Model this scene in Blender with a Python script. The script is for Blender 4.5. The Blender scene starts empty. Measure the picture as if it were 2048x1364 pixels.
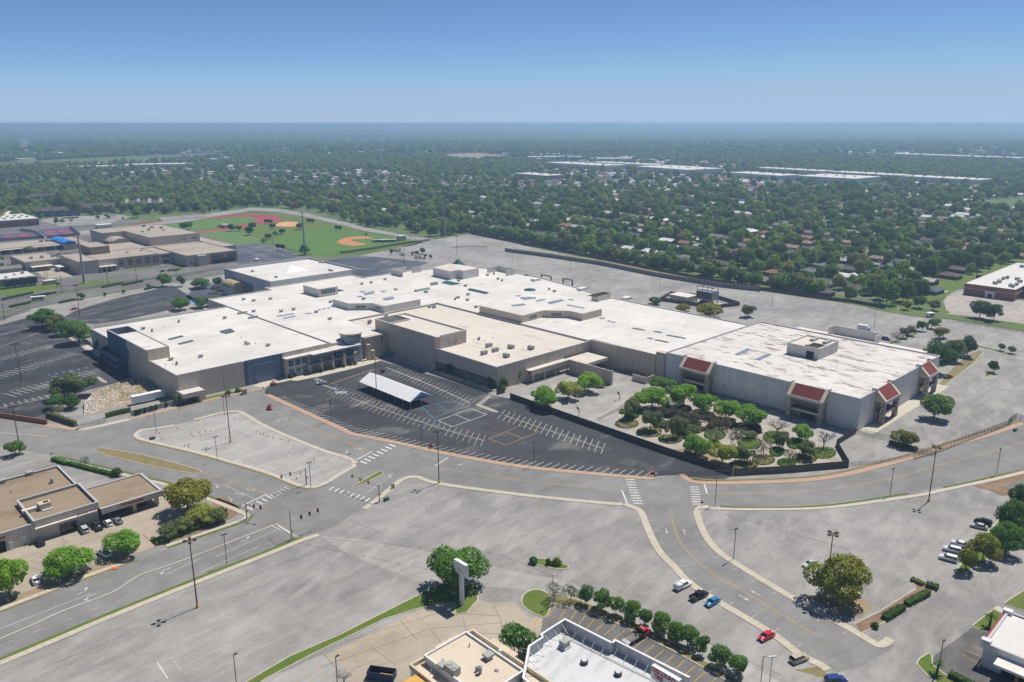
import bpy, bmesh, math, random
import numpy as np
from mathutils import Vector, Matrix
R = math.radians
random.seed(11)
S = bpy.context.scene
COL = S.collection

# ------------------------------------------------------------------ camera
F, CX, CY, PITCH, CAMH = 1593.0, 1024.0, 682.0, R(15.27), 120.0
cd = bpy.data.cameras.new('camera'); cam = bpy.data.objects.new('camera', cd); COL.objects.link(cam)
cd.sensor_fit = 'HORIZONTAL'; cd.sensor_width = 36.0; cd.lens = F / 2048 * 36.0
cd.clip_start = 1.0; cd.clip_end = 120000.0
cam.location = (0, 0, CAMH); cam.rotation_euler = (math.pi / 2 - PITCH, 0, 0)
S.camera = cam

# ------------------------------------------------------------------ sky, sun, exposure
SUN_AZ, SUN_EL = R(43.0), R(63.0)          # measured from the lamp posts' shadows
wd = bpy.data.worlds.new('World'); S.world = wd; wd.use_nodes = True
wn = wd.node_tree; wn.nodes.clear()
sky = wn.nodes.new('ShaderNodeTexSky'); sky.sky_type = 'NISHITA'; sky.sun_disc = False
sky.sun_elevation = SUN_EL; sky.sun_rotation = math.pi / 2 - SUN_AZ
sky.altitude = 6500; sky.air_density = 1.0; sky.dust_density = 3.0; sky.ozone_density = 4.0
bgd = wn.nodes.new('ShaderNodeBackground'); bgd.inputs['Strength'].default_value = 0.085
won = wn.nodes.new('ShaderNodeOutputWorld')
lim = wn.nodes.new('ShaderNodeMix'); lim.data_type = 'RGBA'; lim.blend_type = 'DARKEN'; lim.inputs[0].default_value = 0.9; lim.inputs[7].default_value = (3.5, 4.65, 6.6, 1)   # caps sky colour per channel, toning down the bright horizon glow
wn.links.new(sky.outputs[0], lim.inputs[6]); wn.links.new(lim.outputs[2], bgd.inputs[0]); wn.links.new(bgd.outputs[0], won.inputs[0])
ld = bpy.data.lights.new('sun', 'SUN'); ld.energy = 4.0; ld.angle = R(0.53); ld.color = (1.0, 0.935, 0.835)
sun = bpy.data.objects.new('sun', ld); COL.objects.link(sun)
sdir = Vector((math.cos(SUN_EL) * math.cos(SUN_AZ), math.cos(SUN_EL) * math.sin(SUN_AZ), math.sin(SUN_EL)))
sun.rotation_euler = sdir.to_track_quat('Z', 'Y').to_euler(); sun.location = (300, 300, 600)
vs = S.view_settings; vs.view_transform = 'Standard'; vs.look = 'None'; vs.exposure = 0.38; vs.gamma = 1.0; vs.use_curve_mapping = False
S.cycles.max_bounces = 6; S.cycles.diffuse_bounces = 3; S.cycles.glossy_bounces = 2; S.cycles.transparent_max_bounces = 12
S.cycles.transmission_bounces = 3; S.cycles.volume_bounces = 1; S.cycles.caustics_reflective = False; S.cycles.caustics_refractive = False

# ------------------------------------------------------------------ survey helpers
def G(px, py, z=0.0):
    """ground (or height z) point of a surveyed sight line"""
    u = (px - CX) / F; v = (CY - py) / F
    d = (u, math.cos(PITCH) + v * math.sin(PITCH), -math.sin(PITCH) + v * math.cos(PITCH))
    t = (z - CAMH) / d[2]
    return (d[0] * t, d[1] * t)
def W(pts, z=0.0): return [G(x, y, z) for x, y in pts]
def ZM(bx, by, s, *pts): return [(bx + x / s, by + y / s) for x, y in pts]
def hat(py_top, X, Y):
    v = (CY - py_top) / F
    dy = math.cos(PITCH) + v * math.sin(PITCH); dz = -math.sin(PITCH) + v * math.cos(PITCH)
    return CAMH + Y / dy * dz
def ppm(px, py):
    """pixels per metre, across, at a ground point"""
    X, Y = G(px, py)
    return F / (Y * math.cos(PITCH) + CAMH * math.sin(PITCH))
MO, MA = (139.1, 301.0), R(44.0)           # the mall's corner and axis
def M(u, v):
    return (MO[0] + u * math.cos(MA) - v * math.sin(MA), MO[1] + u * math.sin(MA) + v * math.cos(MA))
def UV(x, y):
    dx, dy = x - MO[0], y - MO[1]
    return (dx * math.cos(MA) + dy * math.sin(MA), -dx * math.sin(MA) + dy * math.cos(MA))

# ------------------------------------------------------------------ materials
MATS = {}
class NT:
    def __init__(s, name):
        s.m = bpy.data.materials.new(name); s.m.use_nodes = True; s.t = s.m.node_tree
        s.b = s.t.nodes['Principled BSDF']; s.out = s.t.nodes['Material Output']
        s.b.inputs['Specular IOR Level'].default_value = 0.3
    def n(s, typ, **kw):
        nd = s.t.nodes.new(typ)
        for k, v in kw.items(): setattr(nd, k, v)
        return nd
    def l(s, a, b): s.t.links.new(a, b)
    def pos(s, scale=(1, 1, 1), rot=0.0):
        g = s.n('ShaderNodeNewGeometry'); mp = s.n('ShaderNodeMapping')
        mp.vector_type = 'POINT'; mp.inputs['Scale'].default_value = scale
        r2 = s.n('ShaderNodeVectorRotate', rotation_type='Z_AXIS'); r2.inputs['Angle'].default_value = -rot
        s.l(g.outputs['Position'], r2.inputs['Vector']); s.l(r2.outputs[0], mp.inputs[0])
        return mp.outputs[0]
    def noise(s, vec, scale, detail=4.0, rough=0.55):
        nd = s.n('ShaderNodeTexNoise'); nd.inputs['Scale'].default_value = scale
        nd.inputs['Detail'].default_value = detail; nd.inputs['Roughness'].default_value = rough
        s.l(vec, nd.inputs['Vector']); return nd.outputs['Fac']
    def ramp(s, fac, stops):
        nd = s.n('ShaderNodeValToRGB'); e = nd.color_ramp.elements
        while len(e) < len(stops): e.new(0.5)
        for i, (p, c) in enumerate(stops):
            e[i].position = p; e[i].color = (c, c, c, 1) if isinstance(c, (int, float)) else (*c, 1)
        s.l(fac, nd.inputs[0]); return nd.outputs[0]
    def mix(s, fac, a, b, mode='MIX'):
        nd = s.n('ShaderNodeMix', data_type='RGBA', blend_type=mode)
        for k, v in ((0, fac), (6, a), (7, b)):
            if isinstance(v, (int, float)): nd.inputs[k].default_value = v
            elif isinstance(v, tuple): nd.inputs[k].default_value = (*v, 1)
            else: s.l(v, nd.inputs[k])
        return nd.outputs[2]
    def fin(s, col, rough=0.85, bump=None, bs=0.3, bd=0.05):
        if isinstance(col, tuple): s.b.inputs['Base Color'].default_value = (*col, 1)
        else: s.l(col, s.b.inputs['Base Color'])
        s.b.inputs['Roughness'].default_value = rough
        if bump is not None:
            bm = s.n('ShaderNodeBump'); bm.inputs['Strength'].default_value = bs; bm.inputs['Distance'].default_value = bd
            s.l(bump, bm.inputs['Height']); s.l(bm.outputs[0], s.b.inputs['Normal'])
        return s.m
def c3(c, k): return tuple(min(1.0, x * k) for x in c)
def plain(name, c, rough=0.8, var=0.12, scale=0.7, metal=0.0):
    """painted / cast surface with soft blotches and fine grain"""
    if name in MATS: return MATS[name]
    t = NT(name); p = t.pos()
    a = t.ramp(t.noise(p, scale, 5), [(0.3, c3(c, 1 - var)), (0.7, c3(c, 1 + var))])
    b = t.ramp(t.noise(p, scale * 9, 3), [(0.3, 1 - var * 0.6), (0.7, 1.0)])
    m = t.fin(t.mix(1.0, a, b, 'MULTIPLY'), rough); t.b.inputs['Metallic'].default_value = metal
    MATS[name] = m; return m

def lot_material(name, lo, hi, streak=0.5, rot=MA, crack=True, patch=None):
    t = NT(name); p = t.pos(); ps = t.pos((0.035, 0.42, 1), rot); ps2 = t.pos((0.05, 0.16, 1), rot + 0.35)
    big = t.noise(p, 0.022, 6, 0.6)
    col = t.ramp(big, [(0.36, lo), (0.64, hi)])
    col = t.mix(1.0, col, t.ramp(t.noise(p, 0.13, 7, 0.68), [(0.34, 0.86), (0.66, 1.12)]), 'MULTIPLY')
    st = t.ramp(t.noise(ps, 1.0, 6, 0.65), [(0.30, 1 - 0.20 * streak), (0.62, 1 + 0.0)])
    col = t.mix(1.0, col, st, 'MULTIPLY')
    st2 = t.ramp(t.noise(ps2, 1.0, 4, 0.6), [(0.50, 0.0), (0.68, 0.50 * streak)])
    col = t.mix(st2, col, c3(hi, 1.16))
    if patch:
        pm = t.ramp(t.noise(t.pos((0.03, 0.05, 1), rot), 1.0, 7, 0.68), [(patch[1], 0.0), (patch[2], 1.0)])
        col = t.mix(pm, col, patch[0])
    fine = t.ramp(t.noise(p, 2.2, 6, 0.8), [(0.3, 0.80), (0.7, 1.10)])
    col = t.mix(1.0, col, fine, 'MULTIPLY')
    if crack:
        v = t.n('ShaderNodeTexVoronoi', feature='DISTANCE_TO_EDGE'); v.inputs['Scale'].default_value = 0.055
        w = t.n('ShaderNodeTexNoise'); w.inputs['Scale'].default_value = 0.25; t.l(p, w.inputs['Vector'])
        vm = t.n('ShaderNodeVectorMath', operation='MULTIPLY_ADD'); vm.inputs[1].default_value = (7, 7, 0)
        t.l(w.outputs['Color'], vm.inputs[0]); t.l(p, vm.inputs[2]); t.l(vm.outputs[0], v.inputs['Vector'])
        cm = t.mix(1.0, t.ramp(v.outputs['Distance'], [(0.0, 0.5), (0.007, 0.0)]), t.ramp(t.noise(p, 0.03, 3), [(0.5, 0.0), (0.62, 1.0)]), 'MULTIPLY')
        col = t.mix(cm, col, c3(lo, 0.45))
    m = t.fin(col, 0.9, fine, 0.25, 0.03); MATS[name] = m; return m
lot_material('lot', (0.245, 0.238, 0.230), (0.355, 0.344, 0.333), 1.0)
lot_material('lot_worn', (0.32, 0.311, 0.30), (0.41, 0.399, 0.386), 0.9)
lot_material('lot_dark', (0.036, 0.040, 0.050), (0.066, 0.070, 0.080), 0.5, MA, False, ((0.22, 0.21, 0.20), 0.55, 0.76))
lot_material('lot_blue', (0.055, 0.066, 0.092), (0.095, 0.108, 0.135), 0.5, MA, False, ((0.26, 0.255, 0.25), 0.54, 0.72))
lot_material('lot_mid', (0.12, 0.118, 0.118), (0.20, 0.196, 0.19), 0.8, MA, True)
lot_material('road', (0.20, 0.198, 0.196), (0.255, 0.252, 0.248), 0.5, R(40), False)
lot_material('concrete_tan', (0.36, 0.31, 0.25), (0.43, 0.375, 0.305), 0.4, MA, True)
lot_material('lot_pink', (0.36, 0.325, 0.30), (0.45, 0.41, 0.38), 0.8, MA, True)

def grass_material(name, a, b, dry, lo=0.5, hi=0.72):
    t = NT(name); p = t.pos()
    col = t.ramp(t.noise(p, 0.25, 5, 0.6), [(0.3, a), (0.7, b)])
    col = t.mix(t.ramp(t.noise(p, 0.09, 5, 0.65), [(lo, 0.0), (hi, 0.85)]), col, dry)
    f = t.noise(p, 5.0, 4, 0.75)
    col = t.mix(1.0, col, t.ramp(f, [(0.25, 0.62), (0.75, 1.2)]), 'MULTIPLY')
    MATS[name] = t.fin(col, 0.95, f, 0.6, 0.12)
grass_material('grass', (0.085, 0.145, 0.020), (0.125, 0.185, 0.030), (0.19, 0.175, 0.07))
grass_material('grass_dry', (0.15, 0.155, 0.05), (0.24, 0.20, 0.09), (0.28, 0.22, 0.12), 0.35, 0.6)
grass_material('turf', (0.075, 0.165, 0.024), (0.105, 0.205, 0.034), (0.15, 0.20, 0.05), 0.55, 0.85)
grass_material('dirt', (0.30, 0.22, 0.14), (0.36, 0.28, 0.19), (0.20, 0.17, 0.10))
grass_material('mulch', (0.20, 0.13, 0.085), (0.27, 0.18, 0.12), (0.33, 0.24, 0.17))
grass_material('gravel', (0.36, 0.33, 0.28), (0.48, 0.44, 0.38), (0.26, 0.22, 0.17))
grass_material('field', (0.085, 0.125, 0.038), (0.13, 0.16, 0.06), (0.19, 0.18, 0.09), 0.45, 0.7)
grass_material('infield', (0.48, 0.20, 0.085), (0.56, 0.26, 0.12), (0.50, 0.24, 0.11))
grass_material('infield_pale', (0.62, 0.34, 0.17), (0.68, 0.39, 0.20), (0.58, 0.30, 0.15))

def land_material():
    t = NT('land'); p = t.pos()
    a = t.ramp(t.noise(p, 0.012, 6, 0.65), [(0.3, (0.065, 0.11, 0.030)), (0.55, (0.10, 0.145, 0.045)), (0.75, (0.17, 0.17, 0.09))])
    far = t.ramp(t.noise(t.pos((0.0005, 0.0011, 1)), 1.0, 7, 0.62), [(0.42, (0.030, 0.060, 0.022)), (0.56, (0.052, 0.082, 0.032)), (0.64, (0.15, 0.15, 0.09)), (0.74, (0.26, 0.235, 0.19))])
    d = t.n('ShaderNodeVectorMath', operation='LENGTH'); t.l(p, d.inputs[0])
    mr = t.n('ShaderNodeMapRange'); mr.inputs[1].default_value = 1500; mr.inputs[2].default_value = 3200; t.l(d.outputs['Value'], mr.inputs[0])
    col = t.mix(mr.outputs[0], a, far)
    MATS['land'] = t.fin(col, 0.95)
land_material()

def walk_material(name, c, c2):
    t = NT(name); p = t.pos()
    col = t.ramp(t.noise(p, 0.35, 5, 0.6), [(0.3, c), (0.7, c2)])
    f = t.noise(p, 4.0, 3, 0.7)
    MATS[name] = t.fin(t.mix(1.0, col, t.ramp(f, [(0.2, 0.85), (0.8, 1.05)]), 'MULTIPLY'), 0.9, f, 0.2, 0.02)
walk_material('walk', (0.46, 0.42, 0.35), (0.56, 0.52, 0.44))
walk_material('walk_tan', (0.45, 0.405, 0.325), (0.55, 0.50, 0.41))
walk_material('kerb', (0.44, 0.40, 0.33), (0.55, 0.51, 0.43))
def paver_material():
    t = NT('paver'); p = t.pos((1, 1, 1), MA)
    b = t.n('ShaderNodeTexBrick'); b.inputs['Scale'].default_value = 1.6; b.inputs['Mortar Size'].default_value = 0.02
    b.inputs['Color1'].default_value = (0.40, 0.27, 0.19, 1); b.inputs['Color2'].default_value = (0.47, 0.335, 0.245, 1); b.inputs['Mortar'].default_value = (0.36, 0.27, 0.2, 1)
    t.l(p, b.inputs['Vector'])
    MATS['paver'] = t.fin(t.mix(1.0, b.outputs[0], t.ramp(t.noise(p, 0.6, 5), [(0.3, 0.85), (0.7, 1.1)]), 'MULTIPLY'), 0.9)
paver_material()

def roof_material(name, c, stain, lo, hi, rot=MA, scale=(0.05, 0.16, 1), seam=4.0, dirt=0.12):
    t = NT(name); p = t.pos(); ps = t.pos(scale, rot)
    col = t.ramp(t.noise(p, 0.05, 6, 0.6), [(0.3, c3(c, 1 - dirt)), (0.65, c)])
    m = t.ramp(t.noise(ps, 1.0, 7, 0.66), [(lo, 0.0), (hi, 1.0)])
    col = t.mix(m, col, stain)
    f = t.ramp(t.noise(p, 1.4, 5, 0.7), [(0.25, 0.90), (0.7, 1.0)])
    col = t.mix(1.0, col, f, 'MULTIPLY')
    if seam:
        pr = t.pos((1 / seam, 1, 1), rot); sx = t.n('ShaderNodeSeparateXYZ'); t.l(pr, sx.inputs[0])
        fr = t.n('ShaderNodeMath', operation='FRACT'); t.l(sx.outputs[0], fr.inputs[0])
        col = t.mix(t.ramp(fr.outputs[0], [(0.0, 0.20), (0.03, 0.0)]), col, c3(stain, 0.8))
    MATS[name] = t.fin(col, 0.75)
roof_material('roof_white', (0.70, 0.682, 0.650), (0.46, 0.39, 0.31), 0.545, 0.76, MA, (0.06, 0.34, 1), 9.0, 0.2)
roof_material('roof_stained', (0.68, 0.655, 0.63), (0.22, 0.165, 0.125), 0.53, 0.64, MA + R(90), (0.13, 0.30, 1), 6.0, 0.2)
roof_material('roof_cream', (0.66, 0.605, 0.54), (0.42, 0.345, 0.265), 0.555, 0.74, MA, (0.30, 0.06, 1))
roof_material('roof_gravel', (0.30, 0.235, 0.165), (0.21, 0.155, 0.10), 0.52, 0.70, MA, (0.10, 0.16, 1), 0)
roof_material('roof_school', (0.42, 0.365, 0.305), (0.31, 0.27, 0.225), 0.5, 0.72, MA, (0.03, 0.06, 1), 0)
roof_material('roof_pale', (0.66, 0.645, 0.62), (0.48, 0.44, 0.40), 0.58, 0.78)
roof_material('roof_tile', (0.60, 0.615, 0.64), (0.42, 0.43, 0.46), 0.50, 0.70, R(51), (0.10, 0.5, 1), 1.1)
roof_material('roof_buff', (0.66, 0.57, 0.455), (0.44, 0.34, 0.25), 0.57, 0.72, R(42), (0.25, 0.8, 1), 0)

def wall_material(name, c, var=0.10, streak=0.12):
    t = NT(name); p = t.pos()
    col = t.ramp(t.noise(p, 0.30, 5, 0.6), [(0.3, c3(c, 1 - var)), (0.7, c3(c, 1 + var * 0.6))])
    v = t.ramp(t.noise(t.pos((0.9, 0.9, 0.07)), 1.0, 4, 0.6), [(0.35, 1 - streak), (0.62, 1.0)])
    MATS[name] = t.fin(t.mix(1.0, col, v, 'MULTIPLY'), 0.85, t.noise(p, 6.0, 3), 0.15, 0.02)
for n_, c_ in (('w_beige', (0.60, 0.515, 0.42)), ('w_taupe', (0.555, 0.475, 0.395)), ('w_grey', (0.72, 0.69, 0.66)), ('w_light', (0.66, 0.625, 0.58)),
               ('w_blue', (0.165, 0.215, 0.285)), ('w_navy', (0.095, 0.15, 0.235)), ('w_silver', (0.50, 0.51, 0.525)), ('w_cream', (0.62, 0.53, 0.40)),
               ('w_school', (0.54, 0.475, 0.385)), ('w_schoolbrick', (0.33, 0.225, 0.155)), ('w_white', (0.74, 0.735, 0.73)),
               ('w_fire', (0.56, 0.51, 0.44)), ('w_stone', (0.44, 0.37, 0.27)), ('w_warehouse', (0.74, 0.72, 0.69)), ('w_wood', (0.105, 0.088, 0.078)),
               ('w_woodgrey', (0.20, 0.18, 0.165)), ('w_conc', (0.38, 0.36, 0.33)), ('w_concdark', (0.20, 0.19, 0.175)), ('w_gold', (0.62, 0.38, 0.10))):
    wall_material(n_, c_)
def brick_material(name, a, b, mortar, sc):
    t = NT(name); g = t.n('ShaderNodeTexCoord'); bt = t.n('ShaderNodeTexBrick'); bt.inputs['Scale'].default_value = sc
    bt.inputs['Color1'].default_value = (*a, 1); bt.inputs['Color2'].default_value = (*b, 1); bt.inputs['Mortar'].default_value = (*mortar, 1)
    mp = t.n('ShaderNodeMapping'); mp.inputs['Rotation'].default_value = (R(90), 0, R(45)); t.l(g.outputs['Object'], mp.inputs[0]); t.l(mp.outputs[0], bt.inputs['Vector'])
    MATS[name] = t.fin(bt.outputs[0], 0.9)
brick_material('brick_red', (0.26, 0.095, 0.065), (0.31, 0.13, 0.085), (0.30, 0.20, 0.15), 1.4)
def stone_material():
    t = NT('stone'); p = t.pos()
    v = t.n('ShaderNodeTexVoronoi'); v.inputs['Scale'].default_value = 2.2; t.l(p, v.inputs['Vector'])
    bw = t.n('ShaderNodeSeparateColor'); t.l(v.outputs['Color'], bw.inputs[0])
    col = t.ramp(bw.outputs[0], [(0.0, (0.10, 0.085, 0.07)), (0.4, (0.30, 0.255, 0.20)), (0.7, (0.46, 0.40, 0.31)), (1.0, (0.60, 0.55, 0.46))])
    MATS['stone'] = t.fin(col, 0.9)
stone_material()

for n_, c_, r_ in (('metal_dark', (0.045, 0.047, 0.052), 0.5), ('metal_brown', (0.09, 0.062, 0.048), 0.6), ('metal_grey', (0.30, 0.315, 0.33), 0.45), ('metal_light', (0.58, 0.60, 0.62), 0.4),
                   ('coping', (0.47, 0.48, 0.50), 0.45), ('yellow', (0.62, 0.40, 0.08), 0.7), ('signal_yellow', (0.62, 0.33, 0.05), 0.5), ('red_paint', (0.42, 0.028, 0.03), 0.55),
                   ('black', (0.015, 0.015, 0.017), 0.6), ('opening', (0.012, 0.012, 0.014), 0.9), ('white', (0.78, 0.78, 0.78), 0.6), ('green_box', (0.055, 0.11, 0.085), 0.6),
                   ('red_roof', (0.185, 0.036, 0.036), 0.75), ('fabric_white', (0.80, 0.80, 0.82), 0.75), ('fabric_blue', (0.30, 0.43, 0.64), 0.8),
                   ('blue_roof', (0.03, 0.22, 0.62), 0.5), ('track', (0.29, 0.058, 0.058), 0.9), ('court_blue', (0.045, 0.075, 0.18), 0.9), ('court_red', (0.26, 0.085, 0.10), 0.9),
                   ('joint', (0.17, 0.155, 0.14), 0.9), ('rubber', (0.018, 0.018, 0.019), 0.85), ('orange', (0.75, 0.15, 0.02), 0.6), ('teal_box', (0.02, 0.18, 0.15), 0.6),
                   ('dumpster_blue', (0.025, 0.045, 0.12), 0.6), ('rust', (0.12, 0.065, 0.045), 0.9), ('patch_brown', (0.30, 0.22, 0.15), 0.9), ('rooftop_box', (0.36, 0.37, 0.35), 0.6),
                   ('copper_roof', (0.42, 0.33, 0.20), 0.6), ('vent_dark', (0.09, 0.09, 0.09), 0.7), ('scoreboard', (0.02, 0.023, 0.03), 0.6)):
    plain(n_, c_, r_, 0.08, 0.9)
def paint(name, c, wear=0.5):
    t = NT(name); p = t.pos()
    f = t.ramp(t.noise(p, 1.3, 5, 0.7), [(0.35, 1 - wear), (0.62, 1.0)])
    tr = t.n('ShaderNodeBsdfTransparent'); mx = t.n('ShaderNodeMixShader'); t.l(f, mx.inputs[0])
    t.fin(c, 0.8); t.l(tr.outputs[0], mx.inputs[1]); t.l(t.b.outputs[0], mx.inputs[2]); t.l(mx.outputs[0], t.out.inputs[0])
    MATS[name] = t.m
paint('paint_white', (0.76, 0.76, 0.74), 0.55); paint('paint_yellow', (0.62, 0.40, 0.09), 0.6); paint('paint_faint', (0.64, 0.63, 0.61), 0.75)
paint('paint_red', (0.42, 0.10, 0.08), 0.7); paint('paint_blue', (0.12, 0.36, 0.62), 0.55); paint('paint_orange', (0.62, 0.34, 0.08), 0.4); paint('paint_strong', (0.80, 0.80, 0.79), 0.2)
def glass(name, c, rough=0.08):
    t = NT(name); t.fin(c, rough); t.b.inputs['Specular IOR Level'].default_value = 0.8; MATS[name] = t.m
glass('glass_blue', (0.035, 0.095, 0.14)); glass('glass_dark', (0.012, 0.016, 0.02)); glass('glass_teal', (0.045, 0.115, 0.105), 0.2); glass('skylight', (0.42, 0.46, 0.50), 0.15)
glass('skylight_dark', (0.16, 0.18, 0.19), 0.15); glass('glass_pale', (0.30, 0.40, 0.46), 0.1)
def mesh_material(name, c, keep):
    t = NT(name); t.fin(c, 0.6); tr = t.n('ShaderNodeBsdfTransparent'); mx = t.n('ShaderNodeMixShader'); mx.inputs[0].default_value = keep
    t.l(tr.outputs[0], mx.inputs[1]); t.l(t.b.outputs[0], mx.inputs[2]); t.l(mx.outputs[0], t.out.inputs[0]); MATS[name] = t.m
mesh_material('chain_mesh', (0.10, 0.105, 0.11), 0.30); mesh_material('windscreen', (0.03, 0.035, 0.04), 0.75)
for n_, c_ in (('white', (0.74, 0.75, 0.77)), ('black', (0.012, 0.013, 0.016)), ('blue', (0.02, 0.19, 0.42)), ('navy', (0.012, 0.05, 0.20)), ('red', (0.50, 0.012, 0.045)), ('silver', (0.46, 0.475, 0.49)),
               ('tan', (0.46, 0.40, 0.31)), ('grey', (0.20, 0.215, 0.235)), ('maroon', (0.20, 0.02, 0.03)), ('charcoal', (0.03, 0.035, 0.04)), ('dark', (0.02, 0.025, 0.05)), ('bus', (0.66, 0.30, 0.03)), ('paleblue', (0.36, 0.47, 0.60))):
    t_ = NT('car_' + n_); t_.fin(c_, 0.28); t_.b.inputs['Coat Weight'].default_value = 0.5; MATS['car_' + n_] = t_.m
glass('car_glass', (0.014, 0.018, 0.022), 0.06); glass('headlight', (0.72, 0.72, 0.70), 0.1); glass('tail', (0.35, 0.01, 0.01), 0.2); plain('car_trim', (0.02, 0.02, 0.022), 0.6); plain('rim', (0.35, 0.36, 0.37), 0.35)

LEAF = 2.1
def leaf_material(name, a, b, c, trans=0.42):
    t = NT(name); g = t.n('ShaderNodeNewGeometry'); oi = t.n('ShaderNodeObjectInfo')
    a, b, c = (c3(k_, LEAF) for k_ in (a, b, c))
    col = t.ramp(g.outputs['Random Per Island'], [(0.0, a), (0.5, b), (1.0, c)])
    col = t.mix(1.0, col, t.ramp(oi.outputs['Random'], [(0.0, (0.72, 0.80, 0.78)), (0.5, (1.0, 1.0, 1.0)), (1.0, (1.22, 1.10, 0.90))]), 'MULTIPLY')
    t.fin(col, 0.75); t.b.inputs['Specular IOR Level'].default_value = 0.18
    tl = t.n('ShaderNodeBsdfTranslucent'); t.l(col, tl.inputs[0]); mx = t.n('ShaderNodeMixShader'); mx.inputs[0].default_value = trans
    t.l(t.b.outputs[0], mx.inputs[1]); t.l(tl.outputs[0], mx.inputs[2]); t.l(mx.outputs[0], t.out.inputs[0]); MATS[name] = t.m
leaf_material('leaf_bright', (0.065, 0.145, 0.012), (0.105, 0.205, 0.020), (0.15, 0.25, 0.035))
leaf_material('leaf_green', (0.035, 0.088, 0.016), (0.058, 0.125, 0.024), (0.085, 0.16, 0.035))
leaf_material('leaf_dark', (0.022, 0.055, 0.014), (0.036, 0.078, 0.020), (0.055, 0.105, 0.028))
leaf_material('leaf_olive', (0.058, 0.080, 0.028), (0.085, 0.110, 0.042), (0.12, 0.14, 0.06))
leaf_material('leaf_bronze', (0.075, 0.082, 0.012), (0.12, 0.13, 0.020), (0.165, 0.17, 0.032))
leaf_material('leaf_yellow', (0.12, 0.145, 0.018), (0.175, 0.195, 0.028), (0.22, 0.24, 0.05))
leaf_material('leaf_grey', (0.085, 0.085, 0.062), (0.12, 0.115, 0.085), (0.15, 0.15, 0.105))
leaf_material('leaf_brown', (0.040, 0.034, 0.027), (0.058, 0.050, 0.038), (0.085, 0.075, 0.055))
leaf_material('leaf_far', (0.036, 0.078, 0.018), (0.060, 0.112, 0.026), (0.095, 0.145, 0.042))
plain('bark', (0.115, 0.088, 0.068), 0.95); plain('bark_grey', (0.20, 0.175, 0.155), 0.95)

# ------------------------------------------------------------------ mesh builder
class MB:
    def __init__(s): s.v = []; s.f = []
    def add(s, vs, fs):
        o = len(s.v); s.v += [tuple(v) for v in vs]; s.f += [tuple(i + o for i in f) for f in fs]; return s
    def box(s, x0, x1, y0, y1, z0, z1):
        return s.add([(x0, y0, z0), (x1, y0, z0), (x1, y1, z0), (x0, y1, z0), (x0, y0, z1), (x1, y0, z1), (x1, y1, z1), (x0, y1, z1)],
                     [(3, 2, 1, 0), (4, 5, 6, 7), (0, 1, 5, 4), (1, 2, 6, 5), (2, 3, 7, 6), (3, 0, 4, 7)])
    def prism(s, poly, z0, z1, top=True, bottom=False):
        n = len(poly)
        if sum(poly[i][0] * poly[(i + 1) % n][1] - poly[(i + 1) % n][0] * poly[i][1] for i in range(n)) < 0: poly = poly[::-1]
        fs = [(i, (i + 1) % n, n + (i + 1) % n, n + i) for i in range(n)]
        if top: fs.append(tuple(range(n, 2 * n)))
        if bottom: fs.append(tuple(range(n - 1, -1, -1)))
        return s.add([(x, y, z0) for x, y in poly] + [(x, y, z1) for x, y in poly], fs)
    def sheet(s, poly, z):
        n = len(poly)
        if sum(poly[i][0] * poly[(i + 1) % n][1] - poly[(i + 1) % n][0] * poly[i][1] for i in range(n)) < 0: poly = poly[::-1]
        return s.add([(x, y, z) for x, y in poly], [tuple(range(n))])
    def cyl(s, cx, cy, z0, z1, r0, r1=None, n=12, top=True):
        r1 = r0 if r1 is None else r1
        a = [2 * math.pi * i / n for i in range(n)]
        fs = [(i, (i + 1) % n, n + (i + 1) % n, n + i) for i in range(n)]
        if top: fs.append(tuple(range(n, 2 * n)))
        return s.add([(cx + r0 * math.cos(t), cy + r0 * math.sin(t), z0) for t in a] + [(cx + r1 * math.cos(t), cy + r1 * math.sin(t), z1) for t in a], fs)
    def tube(s, p, q, r0, r1=None, n=6):
        r1 = r0 if r1 is None else r1
        p, q = Vector(p), Vector(q); d = (q - p).normalized()
        x = d.orthogonal().normalized(); y = d.cross(x)
        vs = [p + (x * math.cos(2 * math.pi * i / n) + y * math.sin(2 * math.pi * i / n)) * r0 for i in range(n)]
        vs += [q + (x * math.cos(2 * math.pi * i / n) + y * math.sin(2 * math.pi * i / n)) * r1 for i in range(n)]
        return s.add(vs, [(i, (i + 1) % n, n + (i + 1) % n, n + i) for i in range(n)] + [tuple(range(n - 1, -1, -1)), tuple(range(n, 2 * n))])
    def line(s, p, q, w, z):
        dx, dy = q[0] - p[0], q[1] - p[1]; L = math.hypot(dx, dy) or 1; nx, ny = -dy / L * w / 2, dx / L * w / 2
        return s.add([(p[0] - nx, p[1] - ny, z), (q[0] - nx, q[1] - ny, z), (q[0] + nx, q[1] + ny, z), (p[0] + nx, p[1] + ny, z)], [(0, 1, 2, 3)])
    def wall(s, p, q, th, z0, z1):
        dx, dy = q[0] - p[0], q[1] - p[1]; L = math.hypot(dx, dy) or 1; nx, ny = -dy / L * th / 2, dx / L * th / 2
        return s.prism([(p[0] - nx, p[1] - ny), (q[0] - nx, q[1] - ny), (q[0] + nx, q[1] + ny), (p[0] + nx, p[1] + ny)], z0, z1)
    def mesh(s, name):
        me = bpy.data.meshes.new(name); me.from_pydata(s.v, [], s.f); me.update(); return me
    def build(s, name, mat, parent=None, kind=None):
        o = bpy.data.objects.new(name, s.mesh(name)); COL.objects.link(o)
        if mat: o.data.materials.append(MATS[mat] if isinstance(mat, str) else mat)
        if parent: o.parent = parent
        if kind: o['kind'] = kind
        return o
def tag(o, label, cat, group=None):
    o['label'] = label; o['category'] = cat
    if group: o['group'] = group
    return o
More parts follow.
